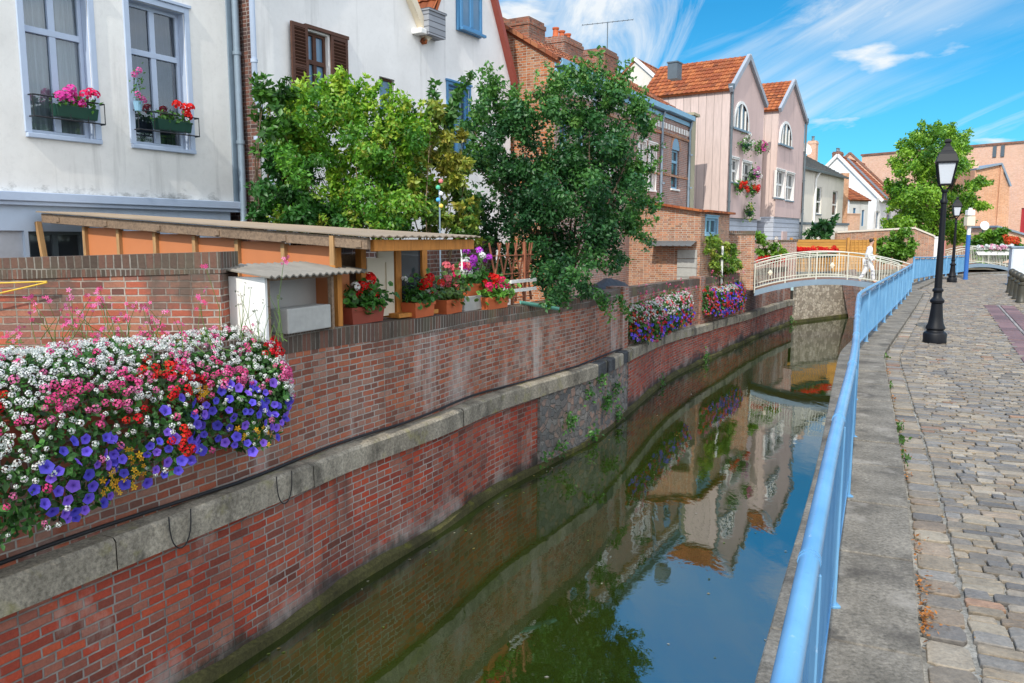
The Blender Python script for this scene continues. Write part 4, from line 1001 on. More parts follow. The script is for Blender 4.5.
# ------------------------------------------------------------------ 4  terrace of three brick houses
f4 = Fr((1.13, 22.0), 29.6)
cuts = [0, f4.uz(594, 81)[0], f4.uz(662, 109)[0], f4.uz(689.5, 118)[0]]
zes = [f4.uz(574, 69)[1]+.03, f4.uz(628, 94)[1]+.05, f4.uz(675, 113)[1]+.05]
lbs = ['brown brick terrace house with orange gable end and big chimneys, nearest of the terrace', 'middle brown brick terrace house with white framed window behind the dark tree', 'last brown brick terrace house with narrow arched blue window next to the pink house']
TH = []
for i in range(3):
    a, b, ze = cuts[i]+(.004 if i else 0), cuts[i+1], zes[i]
    h = fthing('terrace_house', lbs[i], 'house', f4, a, 0, 0, 'brick terrace houses'); TH.append(h); L = b-a
    Xl = lambda px, py: f4.uz(px, py)[0]-a
    Zl = lambda px, py: f4.uz(px, py)[1]
    holes = []
    if i == 0: holes = [(Xl(559.5, 125), Xl(569, 125), Zl(564, 150), Zl(564, 113)), (Xl(577, 125), Xl(585, 125), Zl(581, 155), Zl(581, 122))]
    if i == 1: holes = [(Xl(638, 160), Xl(645, 160), Zl(641, 190), Zl(641, 141)), (Xl(648.5, 160), Xl(655.5, 160), Zl(652, 190), Zl(652, 145)), (Xl(605, 140), Xl(613, 140), Zl(609, 175), Zl(609, 132))]
    if i == 2: holes = [(Xl(671.5, 165), Xl(679, 165), Zl(675, 189), Zl(675, 150))]
    wall(h, 'front_wall', M['brick_row'], 0, L, 0, ze, holes, rev=.14, depth=7, sidemat=M['brick_gable'] if i == 0 else M['brick_row'], sidename='gable_wall' if i == 0 else 'side_wall')
    if i == 0:
        m = MB(); m.poly([(0,7,ze),(0,0,ze),(0,0,ze+.02),(0,3.5,ze+2.25)][:2]+[(0,3.5,ze+2.2)]); m.build('gable_peak', M['brick_gable'], h)
        m = MB(); m.bar((-.02,-.15,ze+.0), (-.02,3.5,ze+2.26), .2, .10); m.bar((-.02,3.5,ze+2.26), (-.02,7.1,ze+.0), .2, .10); m.build('gable_coping', M['tile_old'], h)
    for q in holes:
        w = window(h, *q, M['whitepaint'] if i == 1 else M['gutterblue'], rec=.10, fw=.07, cols=2 if i == 1 else 1, rows=(.5,) if i == 1 else (.7,), glass=M['glassdark'], sill=M['whitepaint'], casing=M['whitepaint'] if i == 1 else None, cw_=.06)
        if i == 2:   # arched brick head
            m = MB(); xc = (q[0]+q[1])/2; r0 = (q[1]-q[0])/2
            for k in range(8):
                t0, t1 = pi*k/8, pi*(k+1)/8
                m.poly([(xc+cos(t)*r, -.012, q[3]+sin(t)*r) for t, r in ((t0, r0), (t0, r0+.16), (t1, r0+.16), (t1, r0))])
            m.build('arch', M['brick_gable'], w)
            m = MB(); m.poly([(xc+cos(pi*k/10)*r0, -.008, q[3]+sin(pi*k/10)*r0) for k in range(11)]); m.build('fanlight', M['glassblue'], w)
    m = MB(); m.box(0, L, -.20, .0, ze-.16, ze-.02) ; m.box(0, L, -.24, -.20, ze-.15, ze+.02); m.box(0, L, -.06, -.003, ze-.36, ze-.22); m.build('gutter', M['gutterblue'], h)
    m = MB(); m.box(0, L, -.05, -.004, ze-.95, ze-.86); m.box(0, L, -.035, -.003, ze-2.4, ze-2.32); m.build('brick_band', M['brick_gable'], h)
    m = MB(); n = int(L/.30); dn = [(.1+k*(L-.2)/n) for k in range(n+1)]
    for x in dn: m.box(x-.065, x+.065, -.045, -.002, ze-.74, ze-.54)
    m.build('dentil_band', M['whitepaint'], h)
    roof_slope(h, -.02, L+.02, 0, ze+.02, 3.5, ze+2.2, M['tile_old'], over=.22)
    pipe(h, [(L-.08, -.14, ze-.18), (L-.08, -.06, ze-.5), (L-.08, -.06, 2.6)], .05)
    m = MB(); m.box(-.01, L+.01, -.3, -.02, ze+.0, ze+.09) if i == 9 else None
def rowchim(h, a, px0, px1, ytop, yl, zlow, pots, extra=0):
    x0, z1 = f4.uz(px0, ytop, yl); x1, _ = f4.uz(px1, ytop, yl)
    chimney(h, (x0+x1)/2-a, yl+.3, zlow, z1, max(.45, (x1-x0)*.7), .9, M['brick_chim'], pots)
rowchim(TH[0], 0, 521, 544, 14.5, 1.6, 7.4, 0); rowchim(TH[0], 0, 556, 583, 33, 2.2, 7.4, 3)
rowchim(TH[1], cuts[1], 598, 617, 46, 2.2, 7.2, 0)
m = MB(); x, z0 = f4.uz(607, 62, 2.4); _, z1 = f4.uz(607, 22, 2.4); x -= cuts[1]
m.tube([(x,2.4,z0-.6),(x,2.4,z1)], .02, 6); xa, za = f4.uz(581, 28, 2.4); xb, zb = f4.uz(638, 21.5, 2.4); d = .95; bx, by = .494, -.87
m.tube([(x-d*bx,2.4-d*by,z1-.10),(x+d*bx,2.4+d*by,z1+.10)], .014, 5)
for k in range(11):
    q = -1+2*k/10; m.tube([(x+d*q*bx+.14*.87,2.4+d*q*by+.14*.494,z1+.10*q),(x+d*q*bx-.14*.87,2.4+d*q*by-.14*.494,z1+.10*q)], .006, 4)
m.build('aerial', M['zincdark'], TH[1])
# olive concrete end pier
L = cuts[3]
m = MB(); m.box(L-cuts[2]+.005, L-cuts[2]+.55, -.10, .5, 0, zes[2]+.1); m.box(L-cuts[2]-.05, L-cuts[2]+.75, -.2, .5, zes[2]+.1, zes[2]+.2); m.build('end_pier', M['olive'], TH[2])

# ------------------------------------------------------------------ 5  roof of a house behind the terrace
f5 = Fr((7.3, 39.1), 31); h5 = fthing('rear_house', 'pale house with dark red tiles peeping out behind the terrace roof', 'house', f5)
wall(h5, 'front_wall', M['cream'], 0, 3.2, 0, 9.0, depth=3.2)
m = MB(); m.poly([(0,3.2,9.0),(0,0,9.0),(0,1.6,10.4)]); m.build('gable_peak', M['cream'], h5)
rf = roof_slope(h5, -.05, 3.2, 0, 9.0, 1.6, 10.4, M['tile_old'], over=.1)
m = MB(); m.bar((-.07,-.1,8.93), (-.07,1.6,10.45), .06, .16); m.build('verge_board', M['whitepaint'], rf)
# ------------------------------------------------------------------ 6, 7  pink gabled houses
def lunette(parent, x0, x1, z0, z1):
    """arched attic window standing slightly proud of the render"""
    xc, r = (x0+x1)/2, (x1-x0)/2; h_ = z1-z0; N = 12
    pts = [(xc+r*cos(pi*k/N), z0+h_*sin(pi*k/N)**.8) for k in range(N+1)]
    m = MB()
    for a, b in zip(pts, pts[1:]):
        i = [(xc+(p[0]-xc)*.86, z0+(p[1]-z0)*.90) for p in (a, b)]
        m.add([(a[0],-.07,a[1]),(b[0],-.07,b[1]),(i[1][0],-.07,i[1][1]),(i[0][0],-.07,i[0][1]),(a[0],0,a[1]),(b[0],0,b[1])], [[0,3,2,1],[0,1,5,4]])
    m.box(xc-.05, xc+.05, -.07, -.01, z0, z0+h_*.88); m.box(xc-r*.55, xc-r*.47, -.065, -.01, z0, z0+h_*.7); m.box(xc+r*.47, xc+r*.55, -.065, -.01, z0, z0+h_*.7)
    w = m.build('attic_window', M['whitepaint'], parent)
    m = MB(); m.poly([(xc+(p[0]-xc)*.86, -.02, z0+(p[1]-z0)*.9) for p in pts]); m.build('pane', M['glassdark'], w)
    m = MB(); m.box(x0-.1, x1+.1, -.12, -.003, z0-.08, z0); m.build('sill', M['zinc'], w)
    m = MB(); m.poly([(xc+.08+(p[0]-xc)*.3, -.03, z0+(p[1]-z0)*.6) for p in pts]); m.poly([(xc-.6*r+(p[0]-xc)*.0, -.03, z0) for p in pts][:3]) if False else None
    return w
f6 = Fr((9.0, 34.0), 33.7); W6 = 4.7
h6 = fthing('pink_house', 'pink gabled house hung with flower baskets, nearer of the two pink houses', 'house', f6, 0, 0, 0, 'pink gabled houses')
f7 = Fr((12.77, 39.3), 33.0); W7 = 5.1
h7 = fthing('pink_house', 'pink gabled house without flowers, farther of the two pink houses', 'house', f7, 0, 0, 0, 'pink gabled houses')
for h, f, Wd, wins, lun, zb, dp in ((h6, f6, W6, [(729.8, 738, 182, 159), (742, 750.5, 187, 163)], (732.5, 748, 127, 101), 217.5, 4.0), (h7, f7, W7, [(776, 784, 198, 171), (785.6, 793.5, 200.5, 174)], (778.5, 791, 143, 121), 217, 5.0)):
    ze, za = 8.06, 9.66; zg = f.uz((728 if h is h6 else 780), zb)[1]
    hs = [(f.uz(a, (c+d)/2)[0], f.uz(b, (c+d)/2)[0], f.uz((a+b)/2, c)[1], f.uz((a+b)/2, d)[1]) for a, b, c, d in wins]
    wall(h, 'front_wall', M['pinkfront'], 0, Wd, zg, ze, hs, rev=.18, gable=(Wd*.44, za), depth=dp, sidemat=M['pinkside'])
    wall(h, 'base_wall', M['blueboards'], 0, Wd, 0, zg, [], depth=dp, y=.12 if h is h6 else .06)
    for q in hs: window(h, *q, M['whitepaint'], rec=.12, fw=.07, cols=2, rows=(.5,), glass=M['glassdark'], sill=M['zinc'], cw_=.06, casing=M['whitepaint'])
    l0 = f.uz(lun[0], lun[2]); l1 = f.uz(lun[1], lun[2]); lz = f.uz((lun[0]+lun[1])/2, lun[3])[1]
    lunette(h, l0[0], l1[0], l0[1], lz)
    roof_gable(h, 0, Wd, ze, (Wd*.44, za), 0, dp, M['tile'], over=.10, verge=plain('grey_verge', (.33,.36,.41), .6), vw=.20)
    pipe(h, [(.05 if h is h6 else Wd-.03, -.08, ze-.1), (.05 if h is h6 else Wd-.03, -.08, .4)], .055, M['zincdark'])
    m = MB(); m.box(Wd-.06 if h is h7 else -.14, Wd+.14 if h is h7 else .06, -.16, .05, ze-.10, ze+.12); m.build('rainwater_head', M['zincdark'], h)
    x = Wd*.3
    m = MB(); m.box(x, x+.9, -.02 if h is h6 else -.0, .11 if h is h6 else .055, .2, zg-.7); m.build('door', plain('pale_pink_door', (.55,.42,.40), .6), h)
m = MB(); m.box(-2.9,-2.0,2.1,2.9,8.2,10.1) ; m.box(-3.0,-1.9,2.0,3.0,10.1,10.2)
x6, z6 = f6.uz(674.5, 72, 2.4)
m = MB(); m.box(x6-.35, x6+.35, 2.1, 2.8, 8.6, z6); m.box(x6-.4, x6+.4, 2.05, 2.85, z6, z6+.06)
# link building between the pink houses
fl = Fr(f6.w(W6+.003, .9), 36); hl = fthing('link_building', 'recessed pink link with dark openings between the two pink gabled houses', 'link building', fl)
dl = hypot(f7.O[0]-fl.O[0], f7.O[1]-fl.O[1])
wall(hl, 'front_wall', M['pinkside'], 0, dl-.1, 2.9, 7.2, depth=3)
m = MB(); m.box(-.0, dl-.1, -.35, -.003, 2.75, 2.9); m.build('canopy', M['whitepaint'], hl)
wall(hl, 'ground_wall', M['pinkfront'], 0, dl-.1, 0, 2.75, [(.12, .75, 1.9, 2.55), (.95, 1.6, 1.9, 2.55)] if dl > 1.8 else [(.12, .8, 1.9, 2.55)], depth=3, y=.05)
m = MB(); m.box(.1, dl-.15, .22, .24, 1.85, 2.6); m.build('dark_opening', M['glassdark'], hl)
m = MB(); m.box(-.02, dl-.08, -.05, 3, 7.2, 7.3); m.build('flat_roof', M['zinc'], hl)
# black chimney block on the near pink roof
m = MB(); xq = f6.uz(674.5, 80, 1.6)[0]; m.box(xq-.25, xq+.25, 1.4, 1.8, 8.2, f6.uz(674.5, 69, 2.0)[1]); m.box(xq-.28, xq+.28, 1.37, 1.83, f6.uz(674.5, 69, 2.0)[1], f6.uz(674.5, 69, 2.0)[1]+.05); m.build('chimney', M['zincdark'], h6)

# ------------------------------------------------------------------ 8..12  houses beyond the bridge and the brick hall
f8 = Fr((17.2, 48.0), 36); h8 = fthing('white_cottage', 'cream white low house with grey roof, brick chimney and satellite dish past the pink houses', 'house', f8)
Q = lambda px, py, y=0: f8.uz(px, py, y)
x8 = Q(843.5, 190)[0]; e8 = Q(812, 168)[1]
def hole8(a, b, c, d): return (Q(a, (c+d)/2)[0], Q(b, (c+d)/2)[0], Q((a+b)/2, d)[1], Q((a+b)/2, c)[1])
hs = [hole8(799.6, 803.2, 182, 213), hole8(816.6, 821.4, 187, 214), hole8(832.4, 837.4, 191, 216)]
wall(h8, 'front_wall', M['cream'], -1.5, x8, 0, e8, hs, rev=.15, depth=6)
for i, q in enumerate(hs): window(h8, *q, M['brownwood'] if i == 0 else M['whitepaint'], rec=.08, fw=.07, cols=1 if i else 1, rows=(.45,), glass=M['glassdark'] if i else plain('brown_shutter_leaf', (.35,.10,.05), .6), sill=M['zinc'], cw_=.08)
roof_slope(h8, -1.5, x8, 0, e8, 3, e8+1.7, M['slate'], q=0)
m = MB(); m.box(-1.5, x8+.1, -.3, -.18, e8-.22, e8-.1); m.build('gutter', M['zincdark'], h8)
pipe(h8, [(Q(816, 180)[0], -.2, e8-.2), (Q(815, 180)[0], -.06, e8-.6), (Q(814, 180)[0], -.06, .5)], .07, M['whitepaint'], clips=False)
xc, zc = Q(813, 141, 2.4); chimney(h8, xc, 2.4, e8+.5, zc, .55, .6, M['brick_orange'], 1, M['zincdark'])
m = MB(); xc, zc = Q(805, 150, 1.6); m.lathe([(.02,.0),(.18,.03),(.33,.10),(.40,.17),(.385,.17),(.3,.09),(.05,.02)], (0,0,0), 16); o = m.build('satellite_dish', M['whitepaint'], h8, smooth=True); o.location = (xc, 1.6, zc); o.rotation_euler = (R(70), 0, R(-30))
m = MB(); m.tube([(xc, 1.62, zc-.05), (xc, 1.75, zc-.8)], .03, 6); m.build('dish_bracket', M['zinc'], h8)
w8 = thing('garden_wall', 'low cream garden wall with dark coping below the cream white house', 'garden wall', (*G(800, 238.5+1.9*800/46, 0), 0)) if False else None
fw8 = Fr((16.3, 45.2), 50); w8 = fthing('garden_wall', 'low cream garden wall with dark coping in front of the cream white house', 'garden wall', fw8)
m = MB(); m.box(-.3, 5.0, 0, .25, 0, 2.65); m.build('wall_body', M['cream'], w8)
m = MB(); m.box(-.32, 5.05, -.06, .31, 2.65, 2.78); m.build('coping', M['zincdark'], w8)
f9 = Fr((28.6, 63.1), 36); h9 = fthing('white_house', 'bright white house with steep white gable and small orange roof left of the big tree', 'house', f9)
Q = lambda px, py, y=0: f9.uz(px, py, y)
x9 = 9.0; e9 = 4.95
hs = [(Q(a, 220)[0], Q(b, 220)[0], Q(a, d)[1], Q(a, c)[1]) for a, b, c, d in ((875.6, 879.4, 211, 229), (886.2, 890.2, 213, 229.5))]
wall(h9, 'front_wall', M['white2'], 0, x9, 0, e9, hs, rev=.15, depth=6.6)
m = MB(); m.poly([(0,6.6,e9),(0,0,e9),(0,3.3,8.35)]); m.build('gable_peak', M['white2'], h9)
for q in hs: window(h9, *q, M['whitepaint'], rec=.08, fw=.08, cols=1, glass=M['glassblue'])
rf = roof_slope(h9, .05, x9, 0, e9, 3.3, 8.35, M['tile'], q=0, over=.15)
m = MB(); m.bar((-.05,-.25,e9-.22), (-.05,3.3,8.45), .25, .22); m.bar((-.05,3.3,8.45), (-.05,6.7,e9), .25, .22); m.build('verge_coping', M['whitepaint'], rf)
m = MB(); m.bar((2.6,-.1,e9+.05), (2.6,3.2,8.40), .16, .12); m.build('skylight_strip', M['zinc'], rf)
m = MB(); m.box(0, x9, -.25, -.12, e9-.2, e9-.08); m.build('gutter', M['zincdark'], h9)
xc, zc = Q(838, 152, 5.0); chimney(h9, xc, 5.0, 6.5, zc, 1.0, .7, M['brick_chim'], 2, M['zincdark'])
f9b = Fr(at(848.5, 220, 60.0)[:2], 60); h9b = fthing('annex', 'small white lean-to annex with orange tiled roof and blue window before the white gable', 'annex', f9b)
Q = lambda px, py, y=0: f9b.uz(px, py, y)
xb = Q(868, 210)[0]; eb = Q(858, 199)[1]
hw_ = [(Q(853, 211)[0], Q(856, 211)[0], Q(854, 215)[1], Q(854, 208)[1]), (Q(862, 211)[0], Q(864.5, 211)[0], Q(863, 226)[1], Q(863, 210)[1])]
wall(h9b, 'front_wall', M['white2'], 0, xb, 0, eb, hw_, depth=3)
for q in hw_: window(h9b, *q, M['bluepaint'], rec=.08, fw=.07, cols=1, glass=M['glassblue'])
m = MB(); m.poly([(0,3,eb),(0,0,eb),(0,2.4,eb+1.25),(0,3,eb+1.25)]); m.poly([(xb,0,eb),(xb,3,eb),(xb,3,eb+1.25),(xb,2.4,eb+1.25)]); m.build('gable_peak', M['white2'], h9b)
roof_slope(h9b, -.1, xb+.1, 0, eb, 2.4, eb+1.25, M['tile'], q=0, over=.2, back=False)
fp = Fr(at(840.5, 215, 56.5)[:2], 75); bp = fthing('brick_pier', 'tall orange brick pier with low brick wall between the cream house and the white annex', 'brick pier', fp)
Q = lambda px, py, y=0: fp.uz(px, py, y)
m = MB(); m.box(0, Q(848, 200)[0], 0, .6, 0, Q(844, 173)[1]); m.build('shaft', M['brick_or2'], bp)
m = MB(); m.box(Q(848, 200)[0]+.004, Q(861, 220)[0], .1, .4, 0, Q(855, 214.5)[1]); m.box(Q(848, 200)[0]+.004, Q(861, 220)[0], .06, .44, Q(855, 214.5)[1], Q(855, 214.5)[1]+.08); m.build('low_wall', M['brick_orange'], bp)
# long orange brick gable
f10 = Fr(at(897, 238, 69.0)[:2], 100); h10 = fthing('brick_house', 'orange brick house whose long sloping gable rises behind the white houses', 'house', f10)
Q = lambda px, py, y=0: f10.uz(px, py, y)
a10 = Q(850, 153.5); r10 = Q(897, 199)
m = MB(); xl = a10[0]-(a10[0]*-1)*1.0; pts = [(2*a10[0]-r10[0], 0), (r10[0], 0), (r10[0], r10[1]), (a10[0], a10[1]), (2*a10[0]-r10[0], r10[1])]
m.poly([(x, 0, z) for x, z in pts]); m.poly([(x, 9, z) for x, z in pts][::-1]); n_ = len(pts)
for i in range(n_): p, q = pts[i], pts[(i+1) % n_]; m.poly([(p[0],0,p[1]),(p[0],9,p[1]),(q[0],9,q[1]),(q[0],0,q[1])])
m.build('gable_wall', M['brick_orange'], h10)
m = MB(); m.bar((a10[0], .1, a10[1]+.06), (r10[0]+.3, .1, r10[1]-.1), .35, .16); m.bar((a10[0], .1, a10[1]+.06), (pts[0][0], .1, r10[1]), .35, .16); m.build('gable_coping', M['brick_chim'], h10)
m = MB(); x0, z0 = Q(882, 174, -1.5); m.bar((a10[0]+1.0, 9.2, a10[1]-.6), (r10[0], 9.2, r10[1]-.1), .3, .2); m.build('rear_coping', M['whitepaint'], h10)
# big hall
pa, pb = at(862, 156, 86.0), at(1060, 139, 72.0)
f11 = Fr(pa[:2], math.degrees(atan2(pb[0]-pa[0], pb[1]-pa[1]))); h11 = fthing('brick_hall', 'huge plain orange brick hall wall closing the view on the right', 'hall', f11)
L11 = hypot(pb[0]-pa[0], pb[1]-pa[1]); Q = lambda px, py, y=0: f11.uz(px, py, y)
zt = pa[2]; hs = [(Q(1020.5, 220)[0], Q(1030, 220)[0], Q(1022, 233)[1], Q(1022, 208)[1])]
wall(h11, 'front_wall', M['brick_orange'], 0, L11, 0, zt, hs, rev=.2, depth=20)
m = MB(); m.box(-.1, L11, -.12, .4, zt, zt+.18); m.build('coping', M['brick_chim'], h11)
m = MB()
for px in (995, 1003): x, z = Q(px, 150); m.box(x-.15, x+.15, -.10, -.004, zt-1.1, zt-.1)
m.build('tie_plate', M['zincdark'], h11)
window(h11, *hs[0], M['reddoor'], rec=.12, fw=.15, cols=2, glass=M['reddoor'], sill=M['ledge'])
c0 = at(970, 240, 66.0); f12 = Fr(c0[:2], 88); h12 = fthing('brick_outbuilding', 'orange brick outbuilding with sloped roof and stub chimney before the brick hall', 'outbuilding', f12)
Q = lambda px, py, y=0: f12.uz(px, py, y)
pts = [(0, 0), (Q(1009.5, 225)[0], 0), Q(1009.5, 187), Q(1000.5, 164.5), (0, Q(970, 170)[1])]
m = MB(); m.poly([(x, 0, z) for x, z in pts]); m.poly([(x, 7, z) for x, z in pts][::-1]); n_ = len(pts)
for i in (0, 1, 4): p, q = pts[i], pts[(i+1) % n_]; m.poly([(p[0],0,p[1]),(p[0],7,p[1]),(q[0],7,q[1]),(q[0],0,q[1])])
x = Q(999, 200)[0]; m.box(x-.12, x+.12, -.12, -.003, 0, Q(999, 166)[1]); m.build('brick_wall', M['brick_or2'], h12)
m = MB()
for i in (2, 3): p, q = pts[i], pts[i+1]; m.bar((p[0], 3.4, p[1]+.06), (q[0], 3.4, q[1]+.06), 7.2, .14, up=(0, 0, 1))
m.build('roof', M['zinc'], h12)
xc, zc = Q(980, 160); m = MB(); m.box(xc-.3, xc+.3, .6, 1.2, pts[4][1]-.3, zc); m.build('chimney', M['brick_orange'], h12)
c0 = at(997, 240, 62.0); fn = Fr(c0[:2], 88); hn = fthing('low_shed', 'low orange brick shed with grey sloping roof at the right edge before the hall', 'shed', fn)
Q = lambda px, py, y=0: fn.uz(px, py, y)
pts = [(0, 0), (4.2, 0), (4.2, Q(1050, 243)[1]), (0, Q(998, 228)[1])]
m = MB(); m.poly([(x, 0, z) for x, z in pts]); 
for i in (1, 3): p, q = pts[i], pts[(i+1) % 4]; m.poly([(p[0],0,p[1]),(p[0],3.5,p[1]),(q[0],3.5,q[1]),(q[0],0,q[1])])
m.build('brick_wall', M['brick_orange'], hn)
m = MB(); m.bar((-.15, 1.7, pts[3][1]+.12), (4.3, 1.7, pts[2][1]+.05), 3.8, .14); m.build('roof', M['zinc'], hn)

# ------------------------------------------------------------------ yard buildings and walls between the terrace and the canal
fy = Fr((6.0, 25.7), 30); hy = fthing('yard_shed', 'brick yard shed with red tile edge, blue window and boarded doorway above the flower boxes', 'shed', fy)
fs = Fr((6.0, 25.7), 120)
Q = lambda px, py: fy.uz(px, py)
zt0 = 2.72; zt1 = 3.12; q0 = Q(705.5, 225); q1 = Q(717, 225); hz = (q0[0], q1[0], Q(711, 234)[1], Q(711, 218.5)[1])
wall(hy, 'front_wall', M['brick_shed'], 0, 3.4, 0, zt0, [hz], side=False)
d_ = 5.0
sd = lambda px, py: (lambda r: (-r[0], r[1]))(fs.uz(px, py))
m = MB(); m.poly([(0,d_,0),(0,0,0),(0,0,zt0),(0,2.4,zt1),(0,d_,zt1+.42)]); m.poly([(3.4,0,0),(3.4,d_,0),(3.4,d_,zt1+.42),(3.4,0,zt0)]); m.poly([(3.4,d_,0),(0,d_,0),(0,d_,zt1+.42),(3.4,d_,zt1+.42)]); m.build('side_wall', M['brick_shed'], hy)
m = MB(); m.bar((-.02,-.08,zt0+.03), (-.02,d_,zt1+.47), .3, .07); m.bar((0.1,-.05,zt0+.035), (3.45,-.05,zt0+.035), .3, .07); m.poly([(0,-.02,zt0+.01),(3.4,-.02,zt0+.01),(3.4,d_,zt1+.43),(0,d_,zt1+.43)]); m.build('roof', M['tile'], hy)
window(hy, *hz, M['gutterblue'], rec=.08, fw=.07, cols=2, glass=M['glassdark'], sill=M['gutterblue'], casing=M['gutterblue'], cw_=.07)
da, db = sd(697, 265), sd(677.5, 265); dz0, dz1 = .35, sd(687, 249.5)[1]
m = MB()
for k in range(4):
    z0 = dz0+(dz1-dz0)*k/4; m.box(-.06, -.003, da[0], db[0], z0+.008, dz0+(dz1-dz0)*(k+1)/4-.008)
m.build('boarded_doorway', M['concblock'], hy, bevel=.01)
ra, rb = sd(697, 244), sd(654, 243); m = MB()
for k in range(14):
    y0 = ra[0]+(rb[0]-ra[0])*k/14; y1 = ra[0]+(rb[0]-ra[0])*(k+1)/14; m.poly([(-.02,y0,ra[1]+.1),(-.62,y0,ra[1]-.06),(-.62,y1,ra[1]-.06+.02*(k % 2)),(-.02,y1,ra[1]+.1)])
m.box(-.62,-.02,rb[0],ra[0],ra[1]-.03,ra[1]-.02) if False else None
m.build('lean_to_roof', M['zincdark'], hy)
yw = thing('yard_wall', 'brick yard wall with soldier course left of the footbridge behind the vine', 'wall', (7.5, 29.4, 0))
m = MB(); m.box(0, 1.35, 0, .3, 0, 2.02); m.build('wall_body', M['brick_shed'], yw); m = MB(); m.box(-.02, 1.36, -.03, .33, 2.02, 2.16); m.build('coping', M['brick_cap'], yw)
yb = thing('yard_wall', 'grey brown brick wall behind the climbing roses at the bridge end', 'wall', (10.2, 36.2, 0))
m = MB(); m.box(0, 2.6, 0, .3, 0, 1.74); m.build('wall_body', M['brick_row'], yb); m = MB(); m.box(-.03, 2.64, -.03, .33, 1.74, 1.82); m.build('coping', M['brick_cap'], yb)
dw = thing('garden_wall', 'dark brick garden wall behind the wooden porch and flower pots', 'garden wall', (*W.off(W.spx(395), -1.25), 0), R(90-W.ang(W.spx(440))))
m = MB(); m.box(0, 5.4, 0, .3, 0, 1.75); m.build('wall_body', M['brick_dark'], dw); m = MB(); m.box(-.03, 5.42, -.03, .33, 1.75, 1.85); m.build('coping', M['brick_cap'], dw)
# brown wall facing us behind the big planter
uw = thing('garden_wall', 'weathered red brick garden wall rising behind the largest flower planter', 'garden wall', (-6.6, 7.58, 0))
x1 = (219-512)/800*7.55+6.6
m = MB(); pf = lambda x: 1.66+.115*(x/4.0)
m.poly([(0,0,-.1),(x1,0,-.1),(x1,0,pf(x1)-.2),(0,0,pf(0)-.2)]); m.poly([(x1,0,-.1),(x1,.46,-.1),(x1,.46,pf(x1)-.2),(x1,0,pf(x1)-.2)]); m.poly([(x1,.46,-.1),(0,.46,-.1),(0,.46,pf(0)-.2),(x1,.46,pf(x1)-.2)])
m.box(x1-.28, x1+.012, -.03, .475, -.1, pf(x1)-.21); m.build('wall_body', M['brick_up'], uw)
m = MB(); m.add([(-.02,-.012,pf(0)-.2),(x1+.02,-.012,pf(x1)-.2),(x1+.02,  .48,pf(x1)-.2),(-.02,  .48,pf(0)-.2),(-.02,-.012,pf(0)),(x1+.02,-.012,pf(x1)),(x1+.02,  .48,pf(x1)),(-.02,  .48,pf(0))], [[3,2,1,0],[4,5,6,7],[0,1,5,4],[1,2,6,5],[2,3,7,6],[3,0,4,7]]); m.build('soldier_course', M['brick_cap'], uw)
# terrace beyond the bridge: fence, garden wall
fe = thing('wooden_fence', 'golden horizontal board fence beyond the footbridge', 'fence', (14.25, 41.0, 0))
m = MB(); m.box(0, 2.75, 0, .04, .2, 1.83); m.build('board_panel', M['fencewood'], fe)
m = MB(); m.box(2.95, 4.1, 0, .03, .2, 1.80); m.build('board_panel', M['fencewood'], fe)
m = MB()
for k in range(6): m.box(2.98+k*.2, 3.03+k*.2, -.03, -.005, .2, 1.82)
m.build('lattice', M['fencepost'], fe)
for x in (-.05, 2.85, 4.2): m = MB(); m.box(x-.06, x+.06, -.05, .07, 0, 1.92); m.build('post', M['fencepost'], fe)
gw = thing('garden_wall', 'brown brick garden wall with pale tiled coping past the wooden fence', 'garden wall', (18.6, 46.2, 0))
m = MB(); pts = [(0, 2.18), (4.4, 2.42), (5.6, 1.95)]
for (a, za), (b, zb) in zip(pts, pts[1:]): m.add([(a,0,0),(b,0,0),(b,0,zb),(a,0,za),(a,.3,0),(b,.3,0),(b,.3,zb),(a,.3,za)], [[0,1,2,3],[7,6,5,4],[1,5,6,2],[0,3,7,4]])
m.build('wall_body', M['brick_shed'], gw)
m = MB()
for (a, za), (b, zb) in zip(pts, pts[1:]): m.bar((a, .15, za+.05), (b, .15, zb+.05), .42, .09)
m.build('coping', plain('pale_coping', (.62,.56,.48), .8), gw)
gp = thing('gate_post', 'white gate post beside a pink wall end at the far garden wall', 'post', (24.35, 46.3, 0))
m = MB(); m.box(-.14,.14,-.1,.1,0,1.9); m.box(-.17,.17,-.13,.13,1.9,1.98); m.build('shaft', M['whitepaint'], gp)
m = MB(); m.box(.16,.55,0,.25,0,1.75); m.build('wall_end', plain('pink_paint', (.55,.22,.20), .7), gp)
gg = thing('garden_gate', 'tall pale metal garden gate at the left end of the footbridge', 'gate', (9.05, 30.35, 0), R(80))
m = MB()
for a, b in (((0,0,0),(0,0,1.95)),((.55,0,0),(.55,0,1.8)),((0,0,1.75),(.55,0,1.75)),((0,0,.15),(.55,0,.15)),((0,0,.95),(.55,0,.95))): m.bar(a, b, .045)
m.build('frame', M['creammetal'], gg)
m = MB(); [m.bar((.09*k, 0, .15), (.09*k, 0, 1.75), .016) for k in range(1, 6)]; m.build('bars', M['creammetal'], gg)

